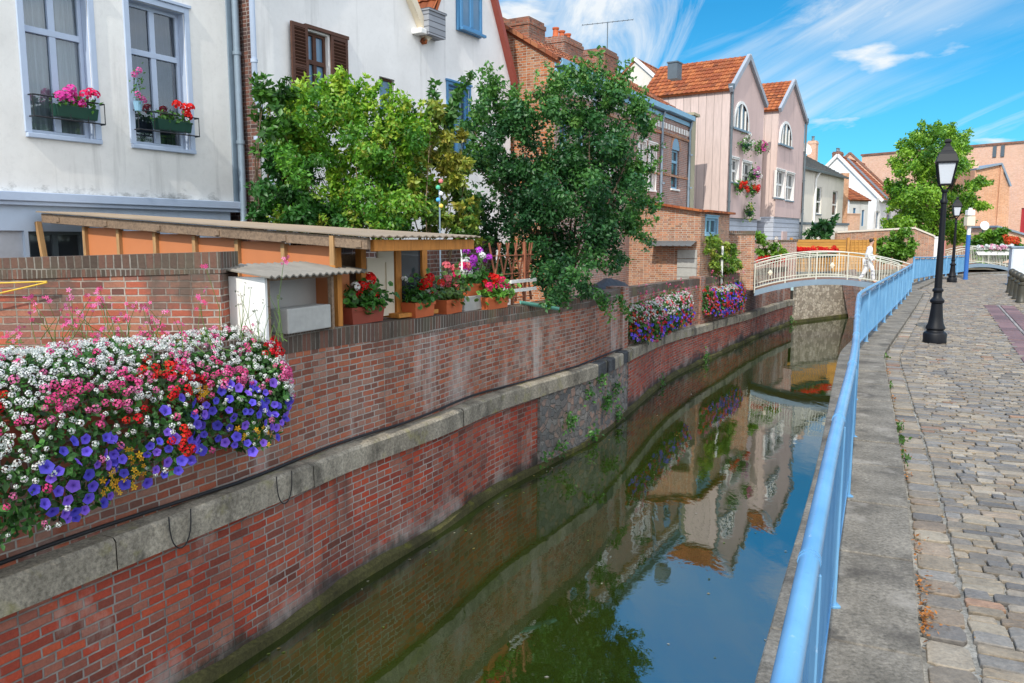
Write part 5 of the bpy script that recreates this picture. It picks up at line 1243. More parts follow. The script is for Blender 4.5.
# ------------------------------------------------------------------ timber lean-to on the canal wall
fd = Fr((-1.95, 8.9), 121); sh = fthing('wooden_shed', 'timber lean-to shed with orange panels and long sloping plank roof edge', 'shed', fd)
zr = lambda x: 1.89+(.61-x)*(2.26-1.89)/(5.9+.61)+.02
m = MB(); XL = -5.45
n = int((-XL)/.78)
for k in range(n+1):
    x = -.78*k; m = MB(); w_ = .03 if k else .055; m.box(x-w_, x+w_, -.045, .03, .0, zr(x)-.15); m.build('post' if k == 0 or k == n else 'batten', M['batten'] if k else M['orangewood'], sh)
m = MB()
for k in range(n):
    a, b = -.78*(k+1)+.03, -.78*k-.03
    m.box(a, b, 0, .02, .9, 1.55); m.box(a, b, .006, .026, 1.556, zr(a)-.17)
m.build('panel', M['orangepanel'], sh)
m = MB(); m.add([(XL-.12,-.12,zr(XL-.12)-.14),(.56,-.12,zr(.56)-.135),(.56,-.06,zr(.56)-.135),(XL-.12,-.06,zr(XL-.12)-.14),(XL-.12,-.12,zr(XL-.12)-.01),(.56,-.12,zr(.56)-.01),(.56,-.06,zr(.56)-.01),(XL-.12,-.06,zr(XL-.12)-.01)], [[3,2,1,0],[4,5,6,7],[0,1,5,4],[1,2,6,5],[2,3,7,6],[3,0,4,7]])
for k in range(6): x = XL+.3+k*1.12; m.box(x-.04, x+.04, -.135, -.121, zr(x)-.12, zr(x)-.05)
m.build('eaves_beam', M['greywood'], sh, bevel=.008)
m = MB(); Yd = 1.92; N = 64
for i in range(N):
    y0, y1 = -.16+(Yd+.16)*i/N, -.16+(Yd+.16)*(i+1)/N; o0, o1 = .009*sin(i*1.57), .009*sin((i+1)*1.57); a, b = XL-.18, .66
    ka = lambda y: y*.42 if y > 0 else y
    m.add([(a,ka(y0),zr(a)+.015+o0),(b,y0,zr(b)+.015+o0),(b,y1,zr(b)+.015+o1),(a,ka(y1),zr(a)+.015+o1),(a,ka(y0),zr(a)+.003+o0),(b,y0,zr(b)+.003+o0),(b,y1,zr(b)+.003+o1),(a,ka(y1),zr(a)+.003+o1)], [[0,1,2,3],[7,6,5,4],[1,5,6,2],[0,4,5,1]])
m.build('corrugated_roof', M['corr'], sh)
m = MB(); m.box(.50, .56, .0, Yd, zr(.56)-.155, zr(.56)-.03); m.build('fascia', M['orangewood'], sh, bevel=.006)
m = MB(); m.bar((XL-.02, -.09, .8), (XL-.25, -.1, zr(XL)-.12), .07, .06); m.build('corner_brace', M['batten'], sh)
m = MB(); m.box(.04,.10,-.14,-.122, zr(0)-.34, zr(0)-.02); m.build('hanger_block', M['batten'], sh)
# open side: posts, beige panel and glazed timber frame
for x, y in ((-.30, .74),): m = MB(); m.box(x-.04, x+.05, y-.045, y+.045, .93, zr(0)-.1); m.build('post', M['orangewood'], sh)
XF = -.30
m = MB(); m.box(XF, XF+.03, 1.03, 1.33, .93, zr(0)-.12); m.build('beige_panel', M['beige'], sh); m = MB(); m.box(XF+.031, XF+.05, .80, 1.12, 1.35, 1.66); m.box(XF+.031,XF+.05,1.16,1.29,1.2,1.6); m.build('patch_panel', M['beige'], sh)
m = MB(); y0, y1, z0, z1 = 1.36, 2.02, .93, zr(0)-.10
m.box(XF-.03,XF+.04,y0,y0+.11,z0,z1); m.box(XF-.03,XF+.04,y1-.11,y1,z0,z1); m.box(XF-.03,XF+.04,y0+.11,y1-.11,z1-.09,z1); m.box(XF-.06,XF+.20,y0-.15,y1+.02,z0-.03,z0+.025); m.build('glazed_frame', M['orangewood'], sh, bevel=.005)
m = MB(); m.box(XF-.005,XF+.005,y0+.11,y1-.11,z0+.035,z1-.09); m.build('pane', M['glassdark'], sh)
m = MB(); m.box(-.60,-.56,.02,1.0,.6,1.70); m.build('dark_backing', M['greywood'], sh)
m = MB(); m.box(-.16,-.12,.06,.34,.93,1.5); m.build('red_panel', M['orangepanel'], sh)
ch_ = thing('clothes_line', 'thin white clothes line with a peg hanger under the porch roof edge', 'clothes line', (*fd.w(.4, 1.9), 1.70))
m = MB(); a = fd.w(.45, 1.9); b = W.off(W.spx(482), -.3); e = (b[0]-a[0], b[1]-a[1], .06); m.tube([(0,0,0),(e[0]*.5,e[1]*.5,-.06),e], .008, 5); m.box(e[0]*.5-.012,e[0]*.5+.012,e[1]*.5-.01,e[1]*.5+.01,-.24,-.06); m.build('line', M['whitepaint'], ch_)
# small hutch with white side, on top of the wall
fh = Fr((-2.36, 7.62), 24); hu = fthing('hutch', 'small open fronted white hutch with corrugated roof standing on the canal wall', 'hutch', fh, z=.93)
m = MB(); m.box(-.012, .02, -.02, .72, 0, .60); m.build('side_panel', M['whitepaint'], hu)
m = MB(); m.box(.02, 1.6, .46, .50, 0, .56); m.build('back_panel', M['panelgrey'], hu)
m = MB(); m.box(.02, .055, -.02, .02, 0, .60); m.box(1.02, 1.06, -.02, .03, 0, .60); m.box(.02, 1.06, -.02, .02, .56, .60); m.build('front_frame', M['greywood'], hu)
m = MB(); N = 60
for i in range(N):
    x0, x1_ = -.08+1.6*i/N, -.08+1.6*(i+1)/N; o0, o1 = .014*sin(i*1.6), .014*sin((i+1)*1.6)
    m.add([(x0,-.14,.61+o0),(x1_,-.14,.61+o1),(x1_,.62,.70+o1),(x0,.62,.70+o0),(x0,-.14,.595+o0),(x1_,-.14,.595+o1),(x1_,.62,.688+o1),(x0,.62,.688+o0)], [[0,1,2,3],[7,6,5,4],[0,4,5,1],[1,5,6,2],[0,3,7,4]])
m.build('corrugated_roof', plain('grey_sheet', (.21,.19,.16), .7, .3, 5, .2), hu)
bk = fthing('concrete_block', 'grey concrete block lying in front of the open hutch', 'block', fh, .30, -.02, .95)
m = MB(); m.box(0, .70, 0, .22, 0, .25); m.build('block', M['concblock'], bk, bevel=.012)
# trellis
tr = thing('trellis', 'red brown wooden lattice trellis with two white slats beside the dark tree', 'trellis', (*W.off(W.spxo(490, -.36), -.36), .80), R(90-W.ang(W.spx(510))))
TL = W.spxo(532, -.36)-W.spxo(490, -.36); THt = 1.02
m = MB(); k = 6
for i in range(k):
    x = TL*i/(k-1); m.bar((x, 0, .05), (x+.34*(1 if i < k-1 else -.6), .0, THt), .035, .012, up=(0,1,0)); m.bar((x, .014, THt), (x+.34*(1 if i < k-1 else -.6), .014, .05), .035, .012, up=(0,1,0))
m.build('lattice', M['trelliswood'], tr)
m = MB()
for z in (.12, .52, .82): m.bar((-.03, -.014, z), (TL+.05, -.014, z), .035, .014)
m.bar((TL*.8, -.03, 0), (TL*.8, -.03, THt+.02), .04); m.build('rail', M['trelliswood'], tr)
m = MB(); m.bar((TL*.42, -.05, .24), (TL+.1, -.05, .24), .03, .055); m.bar((TL*.42, -.05, .39), (TL+.1, -.05, .39), .03, .055); m.build('white_slat', M['whitepaint'], tr)
gu = thing('gutter_piece', 'short sea green plastic gutter sticking out over the canal wall', 'gutter', (*W.off(W.spx(531), -.2), .86), 0)
m = MB(); a = (0, 0, .02); p = W.off(W.spx(545), .25); q = W.off(W.spx(531), -.2); b = (p[0]-q[0], p[1]-q[1], -.10); N = 8
d = norm(b); r1 = norm(cross(d, (0,0,1))); v = []
for P0 in (a, b):
    for i in range(N+1): t_ = pi*i/N; v.append(tuple(P0[k]+r1[k]*.06*cos(t_)+(0,0,1)[k]*(-.06*sin(t_)) for k in range(3)))
m.add(v, [[i, i+1, N+2+i, N+1+i] for i in range(N)]); o = m.build('channel', M['greengut'], gu); s_ = o.modifiers.new('solid', 'SOLIDIFY'); s_.thickness = .006
tq = W.off(W.spx(640), -.75); tp = thing('tarpaulin', 'black folded tarpaulin lying behind the canal wall beside the yard shed', 'tarpaulin', (tq[0], tq[1], .62), R(90-W.ang(W.spx(640))))
m = MB(); r_ = random.Random(4); nx_, ny_ = 12, 5
g_ = [[(-1.3+2.6*i/nx_, -.3+.6*j/ny_, (.30+.06*r_.random())*(sin(pi*min(1, max(0, (i+.4)/(nx_+.8))))**.5)*(sin(pi*(j+.3)/(ny_+.6))**.6)) for j in range(ny_+1)] for i in range(nx_+1)]
for i in range(nx_):
    for j in range(ny_): m.add([g_[i][j], g_[i+1][j], g_[i+1][j+1], g_[i][j+1]], [[0,1,2,3]])
m.build('sheet', M['cable'], tp)
m = MB(); m.box(-1.2,1.2,-.25,.25,-.62,.02); m.build('crate_under_sheet', M['greywood'], tp)
# yellow canes against the brown wall
for i, (a, b, lb) in enumerate((((-30, 284), (47, 281.5), 'yellow cane lying level along the brown brick wall at the left edge, upper one'), ((-30, 300), (47, 282.5), 'yellow cane slanting down to the left across the brown brick wall, lower one'))):
    p, q = at(*a, 7.45), at(*b, 7.45); o = thing('yellow_cane', lb, 'cane', p, 0, 'yellow canes on the brown wall'); m = MB(); m.tube([(0,0,0), sub(q, p)], .008, 6); m.build('rod', M['yellow'], o)
# wind spinner
sp = at(440, 236, 11.6); ws = thing('wind_spinner', 'small colourful wind spinner on a thin pole before the yellowing shrub', 'wind spinner', (sp[0], sp[1], 0))
m = MB(); m.tube([(0,0,0),(0,0,at(440,190,11.6)[2])], .012, 6); m.build('pole', M['zinc'], ws)
for k, c in enumerate(((.8,.6,.1),(.1,.4,.7),(.8,.8,.8),(.1,.5,.3),(.7,.2,.2))):
    m = MB(); z = at(440, 206-6.2*k, 11.6)[2]; m.lathe([(.0,-.035),(.028,-.02),(.033,0),(.028,.02),(0,.035)], ((-1)**k*.02, 0, z), 8); m.build('vane', plain('spinner_%s' % 'abcde'[k], c, .5), ws)
SUNK, SKYK, SKYTINT, CLOUD, SKY_FILL = 3.8, .15, (.035, .64, .93), (6.2, 6.5, 6.7), (11.6, 11.9, 12.3)
# ------------------------------------------------------------------ vegetation
def clumps(lst, Yf, jit=.35, sub_=5, seed=1):
    """(px, py, radius px) sight lines at depth Yf -> foliage clumps, each broken into smaller uneven ones"""
    r = np.random.default_rng(seed); out = []
    for c in lst:
        px, py, rp = c[:3]; Y0 = Yf(px, py) if callable(Yf) else Yf
        if len(c) > 3: Y0 += c[3]
        R0 = rp*Y0/800
        for k in range(sub_):
            d = r.normal(0, 1, 3); d /= np.linalg.norm(d); q = r.uniform(.15, 1.05)
            b = np.array(at(px, py, Y0+r.normal(0, jit)))+d*R0*q
            out.append((b, R0*r.uniform(.18, .50)))
    return out
def foliage(name, cl, n, size, cols, parent, origin, seed=2, up=.35, hollow=.35, jitter=.25):
    r = np.random.default_rng(seed); w = np.array([c[1]**2 for c in cl]); idx = r.choice(len(cl), n, p=w/w.sum())
    C0 = np.array([c[0] for c in cl])[idx]; RR = np.array([c[1] for c in cl])[idx]
    d = r.normal(0, 1, (n, 3)); d /= np.linalg.norm(d, axis=1)[:, None]; rad = RR*np.clip(r.normal(.8, .28, n), 0, 1.7)
    P = C0+d*rad[:, None]*[1, 1, .85]
    N = d*.7+r.normal(0, .6, (n, 3))+[0, 0, up]
    tone = r.uniform(0, 1, len(cl))[idx]; c = np.array(cols)
    k = np.clip((tone*.75+r.uniform(0, .45, n))*(len(c)-1)/1.15, 0, len(c)-1.001); i = k.astype(int); f = (k-i)[:, None]
    col = (c[i]*(1-f)+c[i+1]*f)*r.uniform(1-jitter, 1+jitter, (n, 1))
    return bulk(name, *LEAF, P-np.array(origin), N, r.uniform(.7, 1.3, n)*size, col, M['leaf'], parent, rs=r)
def limbs(name, base, cl, parent, origin, mat, r0=.09, n=14, seed=3, stems=1, spread=.3, zfork=.45):
    r = random.Random(seed); m = MB(); o = np.array(origin); top = max(c[0][2] for c in cl)
    for s in range(stems):
        b = np.array(base)+np.array([r.uniform(-spread, spread), r.uniform(-spread, spread)*.5, 0])*(stems > 1)
        mine = [c[0] for c in cl]; mean = np.mean(mine, axis=0); fork = b+(mean-b)*zfork+np.array([r.uniform(-.1, .1), 0, 0])
        rr = r0*(1 if stems == 1 else .6)
        m.tube([tuple(b-o), tuple((b*.6+fork*.4)-o+[.03, .02, 0]), tuple(fork-o)], [rr*1.25, rr, rr*.8], 9)
        for k in range(n//stems):
            t_ = np.array(r.choice(mine)); f2 = fork+(b-fork)*r.uniform(0, .35); mid = (f2+t_)/2+np.array([r.uniform(-.15, .15), r.uniform(-.15, .15), r.uniform(0, .2)])*np.linalg.norm(t_-f2)*.5
            m.tube([tuple(f2-o), tuple(mid-o), tuple(t_-o)], [rr*.5, rr*.3, rr*.09], 6)
    return m.build(name, mat, parent, smooth=True)
def shoots(lst, Yf, seed=4, step=6):
    """upright leafy shoots: (px0,py0,px1,py1)"""
    r = np.random.default_rng(seed); out = []
    for a, b, c, d in lst:
        Y = Yf(a, b) if callable(Yf) else Yf; Y += r.normal(0, .15); L = hypot(c-a, d-b); n = max(2, int(L/step))
        for k in range(n+1): q = k/n; out.append((np.array(at(a+(c-a)*q+r.normal(0, .8), b+(d-b)*q, Y)), Y/800*(5.2-2.6*q)))
    return out
def auto_shoots(lst, k, seed, up=1.0, ln=(1.2, 2.0)):
    r = random.Random(seed); out = []
    for c in lst:
        for i in range(k):
            a = pi/2+r.gauss(0, .75/up); d = c[2]*r.uniform(*ln); x0 = c[0]+r.uniform(-.5, .5)*c[2]; y0 = c[1]+r.uniform(-.3, .5)*c[2]; out.append((x0, y0, x0+cos(a)*d*.75, y0-sin(a)*d))
    return out
# dark glossy tree leaning over the canal wall
wy = lambda px: float(np.interp(px, [512+800*p[0]/p[1] for p in W.P if p[1] > 3], [p[1] for p in W.P if p[1] > 3]))
Yd = lambda px, py: (14.9 if py < 245 or px < 553 else (wy(px)-.30 if px < 600 else wy(px)-.45))
cl = clumps([(490,92,13),(484,122,20),(505,112,22),(480,160,22),(520,130,26),(545,110,26),(562,88,14),(585,86,20),(608,98,24),(636,108,13),(646,127,11),(575,122,34),(540,160,36),(500,180,34),(490,222,26),(530,210,38),(575,170,40),(613,150,32),(633,178,18),(606,200,34),(570,230,40),(516,250,18),(560,270,30),(600,245,30),(634,228,13),(618,258,12),(585,288,14),(557,298,16),(543,285,12),(603,300,9),(640,202,13),(628,215,16),(545,312,8),(652,208,7),(648,245,7),(482,250,20),(484,235,16),(500,275,18),(478,205,20),(545,242,30),(515,165,24),(555,200,30),(590,180,30),(590,130,24),(500,150,18),(535,225,26)], Yd, .5, 10, 21)
sh_ = shoots([(490,95,488,64),(503,100,506,80),(478,120,470,108),(585,80,592,54),(592,84,602,52),(611,86,626,64),(625,92,630,62),(560,85,558,66),(540,100,536,72),(640,112,652,112),(640,190,655,160),(645,200,660,205),(620,300,628,318),(600,302,612,318),(640,235,652,238),(610,160,662,172),(630,120,650,106),(515,108,520,86),(484,105,480,70),(496,90,500,68),(474,140,462,124),(470,170,458,158),(472,200,460,196),(568,84,574,58),(580,86,582,60),(616,90,618,62),(596,80,600,46),(636,110,642,88),(648,128,658,118),(650,150,664,146),(645,170,660,160),(530,118,528,92),(548,96,550,74),(640,205,660,196),(636,225,656,220),(510,120,514,92),(555,100,560,70)]+auto_shoots([(490,92,12),(484,122,16),(505,112,16),(520,125,18),(562,88,14),(585,86,16),(608,98,18),(636,108,12),(646,127,10),(633,178,14),(613,150,20),(575,122,20),(478,160,14),(500,180,18),(634,230,12),(560,160,24)], 5, 77), Yd, 5)
ob = (1.0, 14.75, 0); dt = thing('dark_tree', 'tall dark green bushy tree leaning over the canal wall beside the trellis', 'tree', ob)
foliage('crown', cl, 46000, .08, [(.010,.045,.018),(.022,.09,.028),(.04,.135,.035),(.08,.21,.045)], dt, ob, 31)
foliage('shoot_leaves', sh_, 10000, .082, [(.05,.16,.035),(.09,.24,.05),(.14,.27,.06)], dt, ob, 32)
limbs('trunk', ob, cl, dt, ob, M['bark'], .07, 16, 5)
# light green shrub and its neighbours
Ys = 12.7
cl = clumps([(300,112,15),(330,108,24),(290,140,24),(360,118,26),(398,130,26),(320,150,32),(368,160,34),(300,178,24),(345,200,32),(395,200,30),(385,165,26),(352,98,10),(320,95,9),(410,150,20),(372,215,24),(330,215,22),(300,222,16),(350,226,16),(395,226,16),(320,228,14),(375,230,14),(280,215,16)], Ys, .6, 13, 41)
sh_ = shoots([(300,110,293,84),(320,95,322,80),(345,100,350,78),(362,104,380,84),(390,118,398,92),(280,130,268,112),(400,130,415,112),(310,105,306,78),(335,98,338,74),(350,100,366,76),(372,108,376,82),(382,112,392,86),(290,118,280,98),(325,100,318,76),(412,135,424,104),(345,95,346,72)]+auto_shoots([(300,112,14),(330,108,18),(290,140,20),(360,118,20),(398,130,20),(320,150,26),(368,160,28),(300,178,20),(345,195,26),(395,195,26),(410,150,18),(280,165,14)], 6, 78, 1.6), Ys, 6)
ob = (*at(350, 238, Ys)[:2], 0); ls = thing('green_shrub', 'large bright green shrub with pale bare stems behind the wooden shed roof', 'shrub', ob)
foliage('crown', cl, 24000, .072, [(.02,.08,.012),(.05,.17,.018),(.09,.26,.025),(.17,.34,.03),(.36,.36,.05)], ls, ob, 42)
foliage('shoot_leaves', sh_, 13000, .085, [(.06,.19,.015),(.14,.34,.025),(.26,.44,.04),(.40,.44,.05)], ls, ob, 43)
limbs('stems', ob, cl, ls, ob, M['barkpale'], .05, 24, 7, 6, .8, .45)
cl = clumps([(262,95,9),(275,105,11),(268,130,12),(282,120,8),(265,80,5),(262,150,8)], 12.2, .3, 6, 44); sh_ = shoots([(262,95,256,78),(275,100,285,80),(280,98,300,92),(262,120,254,108)], 12.2, 8)
ob = (*at(264, 238, 12.4)[:2], 0); ss = thing('sparse_shrub', 'thin sparse shrub climbing beside the drainpipe at the house corner', 'shrub', ob)
foliage('crown', cl+sh_, 900, .12, [(.02,.07,.015),(.05,.15,.025),(.09,.22,.03)], ss, ob, 45); limbs('stems', ob, cl, ss, ob, M['bark'], .035, 8, 9)
cl = clumps([(275,170,18),(290,185,22),(300,200,20),(315,212,20),(340,224,16),(265,190,16),(270,205,20),(300,212,22),(262,215,12),(320,218,14)], 12.0, .3, 6, 46); ob = (*at(285, 238, 12.0)[:2], 0)
cs = thing('feathery_shrub', 'deep green feathery shrub low behind the shed roof at the brick corner', 'shrub', ob)
foliage('crown', cl, 6500, .08, [(.012,.06,.012),(.03,.12,.02),(.06,.2,.03)], cs, ob, 47); limbs('stems', ob, cl, cs, ob, M['bark'], .04, 8, 10, 2)
Yo = 13.2
cl = clumps([(430,130,20),(448,150,20),(425,165,24),(455,180,18),(440,200,24),(462,212,14),(415,200,20),(438,112,11),(410,178,16),(465,165,9),(455,225,16),(470,222,14),(474,205,11),(468,235,12),(430,228,16)], Yo, .45, 6, 48); sh_ = shoots([(432,115,434,84),(445,120,470,72),(450,125,456,100),(420,130,410,104),(462,160,474,140),(468,205,478,190)], Yo, 11)
ob = (*at(438, 238, Yo)[:2], 0); ys = thing('yellowing_shrub', 'olive green shrub turning yellow and orange before the blue framed window', 'shrub', ob)
foliage('crown', cl, 11500, .09, [(.04,.11,.02),(.09,.2,.03),(.20,.28,.04),(.30,.32,.05),(.34,.27,.04)], ys, ob, 49); foliage('shoot_leaves', sh_, 800, .115, [(.04,.13,.03),(.08,.2,.04)], ys, ob, 50); limbs('stems', ob, cl, ys, ob, M['barkpale'], .06, 12, 12, 2)
# big tree beyond the second bridge
Yb = 56.0
cl = clumps([(930,142,13),(914,150,16),(950,146,16),(904,166,15),(930,170,26),(960,164,15),(973,186,9),(900,190,15),(920,200,26),(950,200,24),(966,204,12),(905,220,18),(935,230,22),(955,234,14),(893,205,8),(944,131,7),(916,135,6),(966,150,6),(984,184,4),(978,205,6),(890,225,8)], Yb, 2.0, 12, 61)
sh_ = shoots([(920,138,921,122),(935,135,938,124),(950,135,953,124),(960,145,968,131),(905,155,899,144),(895,190,886,180),(970,188,990,182),(970,204,988,206),(900,170,893,160)], Yb, 13, 3)
ob = (*at(932, 238, Yb)[:2], 0); bt = thing('tree', 'big light green tree beyond the canal bend, behind the black lamp posts', 'tree', ob)
foliage('crown', cl+sh_, 34000, .215, [(.03,.10,.012),(.10,.24,.02),(.20,.38,.03),(.34,.48,.05)], bt, ob, 62); limbs('trunk', ob, cl, bt, ob, M['bark'], .28, 16, 14)
def bush(name, label, lst, Y, n, size, cols, seed, cat='bush', jit=.3, origin=None, group=None):
    cl = clumps(lst, Y, jit, 6, seed); px = np.mean([c[0] for c in lst]); ob = (*at(px, 238, Y(px, 238) if callable(Y) else Y)[:2], 0)
    b = thing(name, label, cat, ob, 0, group); foliage('foliage', cl, n, size, cols, b, ob, seed+1); limbs('stems', ob, cl, b, ob, M['bark'], .03, 8, seed, 2, .2); return b
BG = [(.03,.10,.012),(.08,.2,.02),(.14,.3,.03),(.24,.38,.05)]
bush('garden_bush', 'rounded green bush behind the far arched bridge before the brick hall', [(973,246,11),(988,245,13),(983,238,10),(994,244,9),(978,254,9),(990,256,9)], 53, 4200, .26, BG, 70)
bush('garden_bush', 'darker green bush at right behind the far arched bridge, next to red flowers', [(1001,246,11),(1005,241,9),(1000,238,8),(1004,254,9)], 52, 2800, .26, BG[:3], 72)
bush('garden_bush', 'green bush against the garden wall right of the wooden fence', [(900,241,10),(908,246,10),(892,247,10),(882,250,8),(902,235,6),(896,254,9),(908,254,8),(884,256,7)], 43.5, 4000, .2, BG, 74)
bush('tall_plant', 'leafy green plant rising above the golden fence', [(817,228,6),(824,224,6),(830,228,5),(834,219,4),(812,234,5),(822,234,7)], 43, 700, .28, [(.01,.05,.02),(.03,.11,.03),(.06,.17,.04)], 76, 'plant')
vb = bush('climbing_vine', 'yellow green vine climbing a white pole on the yard shed wall', [(716,243,8),(725,248,10),(733,254,7),(714,256,5),(722,262,9),(733,266,6),(718,272,5),(728,274,6),(709,240,5),(712,250,6),(716,264,6)], lambda px, py: float(np.interp(px, [704,716,728,742], [25.6,26.9,28.2,29.0]))-.3, 3600, .12, [(.05,.13,.02),(.12,.24,.03),(.24,.34,.05),(.36,.36,.06)], 78, 'vine')
m = MB(); p = at(722, 262, 27.0); m.tube([(p[0]-vb.location[0], p[1]-vb.location[1], 0), (p[0]-vb.location[0], p[1]-vb.location[1], at(721, 246, 27.0)[2])], .04, 8); m.build('pole', M['whitepaint'], vb)
rb_ = bush('rose_bush', 'bushy green roses with red blooms at the left end of the footbridge', [(760,240,6),(768,245,8),(776,248,7),(782,252,5),(764,252,7),(774,256,6),(757,235,3)], 33.0, 1700, .16, BG, 80)
# ------------------------------------------------------------------ flowers
def ringflower(n=10, lobes=5):
    v = [(0,0,-.35)]; c = [(.18,.12,.35)]
    for i in range(n):
        a = 2*pi*i/n; r = 1.0 if i % 2 == 0 else .84; v.append((r*cos(a)*.45, r*sin(a)*.45, -.08)); c.append((.8,.75,.95))
    for i in range(n):
        a = 2*pi*i/n; r = 1.0 if i % 2 == 0 else .84; v.append((r*cos(a), r*sin(a), .05*(1 if i % 2 else -1))); c.append((1,1,1))
    f = [[0, 1+i, 1+(i+1) % n] for i in range(n)]+[[1+i, 1+n+i, 1+n+(i+1) % n, 1+(i+1) % n] for i in range(n)]
    return v, f, c
def umbel(k=11, pr=.42, seed=1):
    r = random.Random(seed); v, f, c = [], [], []
    for i in range(k):
        z = 1-1.15*(i+.5)/k; an = i*2.4; rr = sqrt(max(0, 1-z*z)); ctr = (rr*cos(an), rr*sin(an), z)
        n = norm(ctr); a = norm(cross(n, (.3,.2,.9))); b = cross(n, a); base = len(v); g = r.uniform(.75, 1.1)
        v.append(tuple(ctr[q]*.93 for q in range(3))); c.append((g*.7,)*3)
        for j in range(5):
            t_ = 2*pi*j/5+i; v.append(tuple(ctr[q]+pr*(cos(t_)*a[q]+sin(t_)*b[q])*r.uniform(.8, 1.1) for q in range(3))); c.append((g,)*3)
        f += [[base, base+1+j, base+1+(j+1) % 5] for j in range(5)]
    return v, f, c
def star(n=5):
    v = [(0,0,0)]; c = [(.7,.7,.7)]
    for i in range(n):
        a = 2*pi*i/n; v += [(cos(a-.42)*.6, sin(a-.42)*.6, .1), (cos(a), sin(a), .02), (cos(a+.42)*.6, sin(a+.42)*.6, .1)]; c += [(1,1,1)]*3
    return v, [[0, 1+3*i, 2+3*i, 3+3*i] for i in range(n)], c
PET, UMB, STAR = ringflower(), umbel(), star()
KIND = {  # name, template, size range, colours
 'violet': ('violet_flowers', PET, (.034,.052), [(.11,.085,.62),(.15,.10,.66),(.085,.075,.52),(.24,.12,.66)]),
 'white': ('white_flowers', UMB, (.012,.026), [(.82,.84,.82),(.75,.80,.76),(.86,.86,.84)]),
 'pink': ('pink_flowers', UMB, (.020,.034), [(.80,.10,.30),(.82,.20,.42),(.75,.06,.24)]),
 'red': ('red_flowers', UMB, (.024,.040), [(.70,.012,.015),(.78,.03,.02),(.60,.008,.02)]),
 'yellow': ('yellow_flowers', STAR, (.022,.032), [(.75,.36,.02),(.80,.46,.03)]),
}
def mound(t_, org, sA, sB, prof, zlow, n, rules, seed, leafn, leafsz=.062, bulge=.09, mind=.045, sizek=1.0, taper=.33):
    """flowering mass hanging over a trough: prof(q) -> (offset towards water, z) for q 0 back .. 1 lowest tip"""
    r = np.random.default_rng(seed); o = np.array(org)
    ph = r.uniform(0, 6, 6)
    def pt_(s, q):
        a, z = prof(q, s); b = bulge*(sin(s*5.1+ph[0]+q*4)*.5+sin(s*9.7+ph[1]-q*7)*.35+sin(s*17+ph[2])*.15)
        edge = min(1, (s-sA)/taper, (sB-s)/taper); edge = max(0, edge)**.5
        p = W.off(s, a*edge-.12*(1-edge)+b*edge); return np.array((p[0], p[1], z*edge+(1-edge)*(z*.8+.08)))
    def nrm(s, q):
        e = 1e-3; u = pt_(s+e, q)-pt_(s-e, q); v = pt_(s, min(1, q+e))-pt_(s, max(0, q-e)); k = np.cross(v, u); k = k/(np.linalg.norm(k)+1e-12)
        ref = np.array([W.off(s, 1)[0]-W.off(s, 0)[0], W.off(s, 1)[1]-W.off(s, 0)[1], .6]); return k if k@ref > 0 else -k
    P, N, C, S = [], [], [], []
    for i in range(leafn):
        s = r.uniform(sA, sB); q = r.uniform(0, 1); p = pt_(s, q); k = nrm(s, q); p = p-k*abs(r.normal(.02, .06)); P.append(p-o); N.append(k+r.normal(0, .7, 3)+[0, 0, .2])
        C.append(np.array((.05,.14,.03))*r.uniform(.25, 1.8)*(1, r.uniform(.85, 1.1), 1)); S.append(leafsz*r.uniform(.6, 1.4))
    bulk('foliage', *LEAF, P, N, S, C, M['leaf'], t_, rs=r)
    got = {k: ([], [], [], []) for k in KIND}; taken = []
    for i in range(n):
        s = r.uniform(sA, sB); q = r.uniform(0, 1); p = pt_(s, q); kd = rules((s-sA)/(sB-sA), q, p, r)
        if not kd: continue
        sz = r.uniform(*KIND[kd][2])*sizek; need = sz*(1.6 if kd == 'violet' else 1.15)
        if taken and np.min(np.linalg.norm(np.array(taken)-p, axis=1)) < need: continue
        taken.append(p); k = nrm(s, q); g = got[kd]; g[0].append(p+k*(.02+r.uniform(0, .035))-o); g[1].append(k+r.normal(0, .38, 3)+[.25, -.35, .15]); g[2].append(np.array(KIND[kd][3][r.integers(len(KIND[kd][3]))])*r.uniform(.8, 1.15)); g[3].append(sz)
    for kd, g in got.items():
        if g[0]: bulk(KIND[kd][0], *KIND[kd][1], g[0], g[1], g[3], g[2], M['petal'], t_, rs=r)
def sprays(t_, org, roots, seed, cols, sz=(.016, .028), rad=.004, nm='pink_flowers', per=(1, 4)):
    """thin wiry stems with small nodding stars"""
    r = np.random.default_rng(seed); m = MB(); o = np.array(org); P, N, C, S = [], [], [], []
    for (b, e) in roots:
        b, e = np.array(b)-o, np.array(e)-o; mid = (b+e)/2+np.array([r.normal(0, .05), r.normal(0, .03), r.normal(0, .03)])
        m.tube([tuple(b), tuple(mid), tuple(e)], [rad, rad*.8, rad*.5], 4)
        for j in range(r.integers(*per)):
            P.append(e+r.normal(0, .022, 3)*[1, 1, 1.2]); N.append(r.normal(0, .6, 3)+[.3, -.8, .2]); C.append(np.array(cols[r.integers(len(cols))])*r.uniform(.8, 1.15)); S.append(r.uniform(*sz))
    m.build('stems', M['plant_stem'], t_); bulk(nm, *STAR, P, N, S, C, M['petal'], t_, rs=r)
def trough(t_, org, sA, sB, o0, o1, z0, z1, mat):
    m = MB(); strip(m, W, sA, sB, o1, z0, o1+.03, z1); strip(m, W, sA, sB, o0, z0, o1, z0); strip(m, W, sA, sB, o1+.03, z1, o0, z1); endcap(m, W, sA, o1, o0, z0, z1); endcap(m, W, sB, o1, o0, z0, z1, True)
    m.v = [(x-org[0], y-org[1], z-org[2]) for x, y, z in m.v]; return m.build('trough', mat, t_)
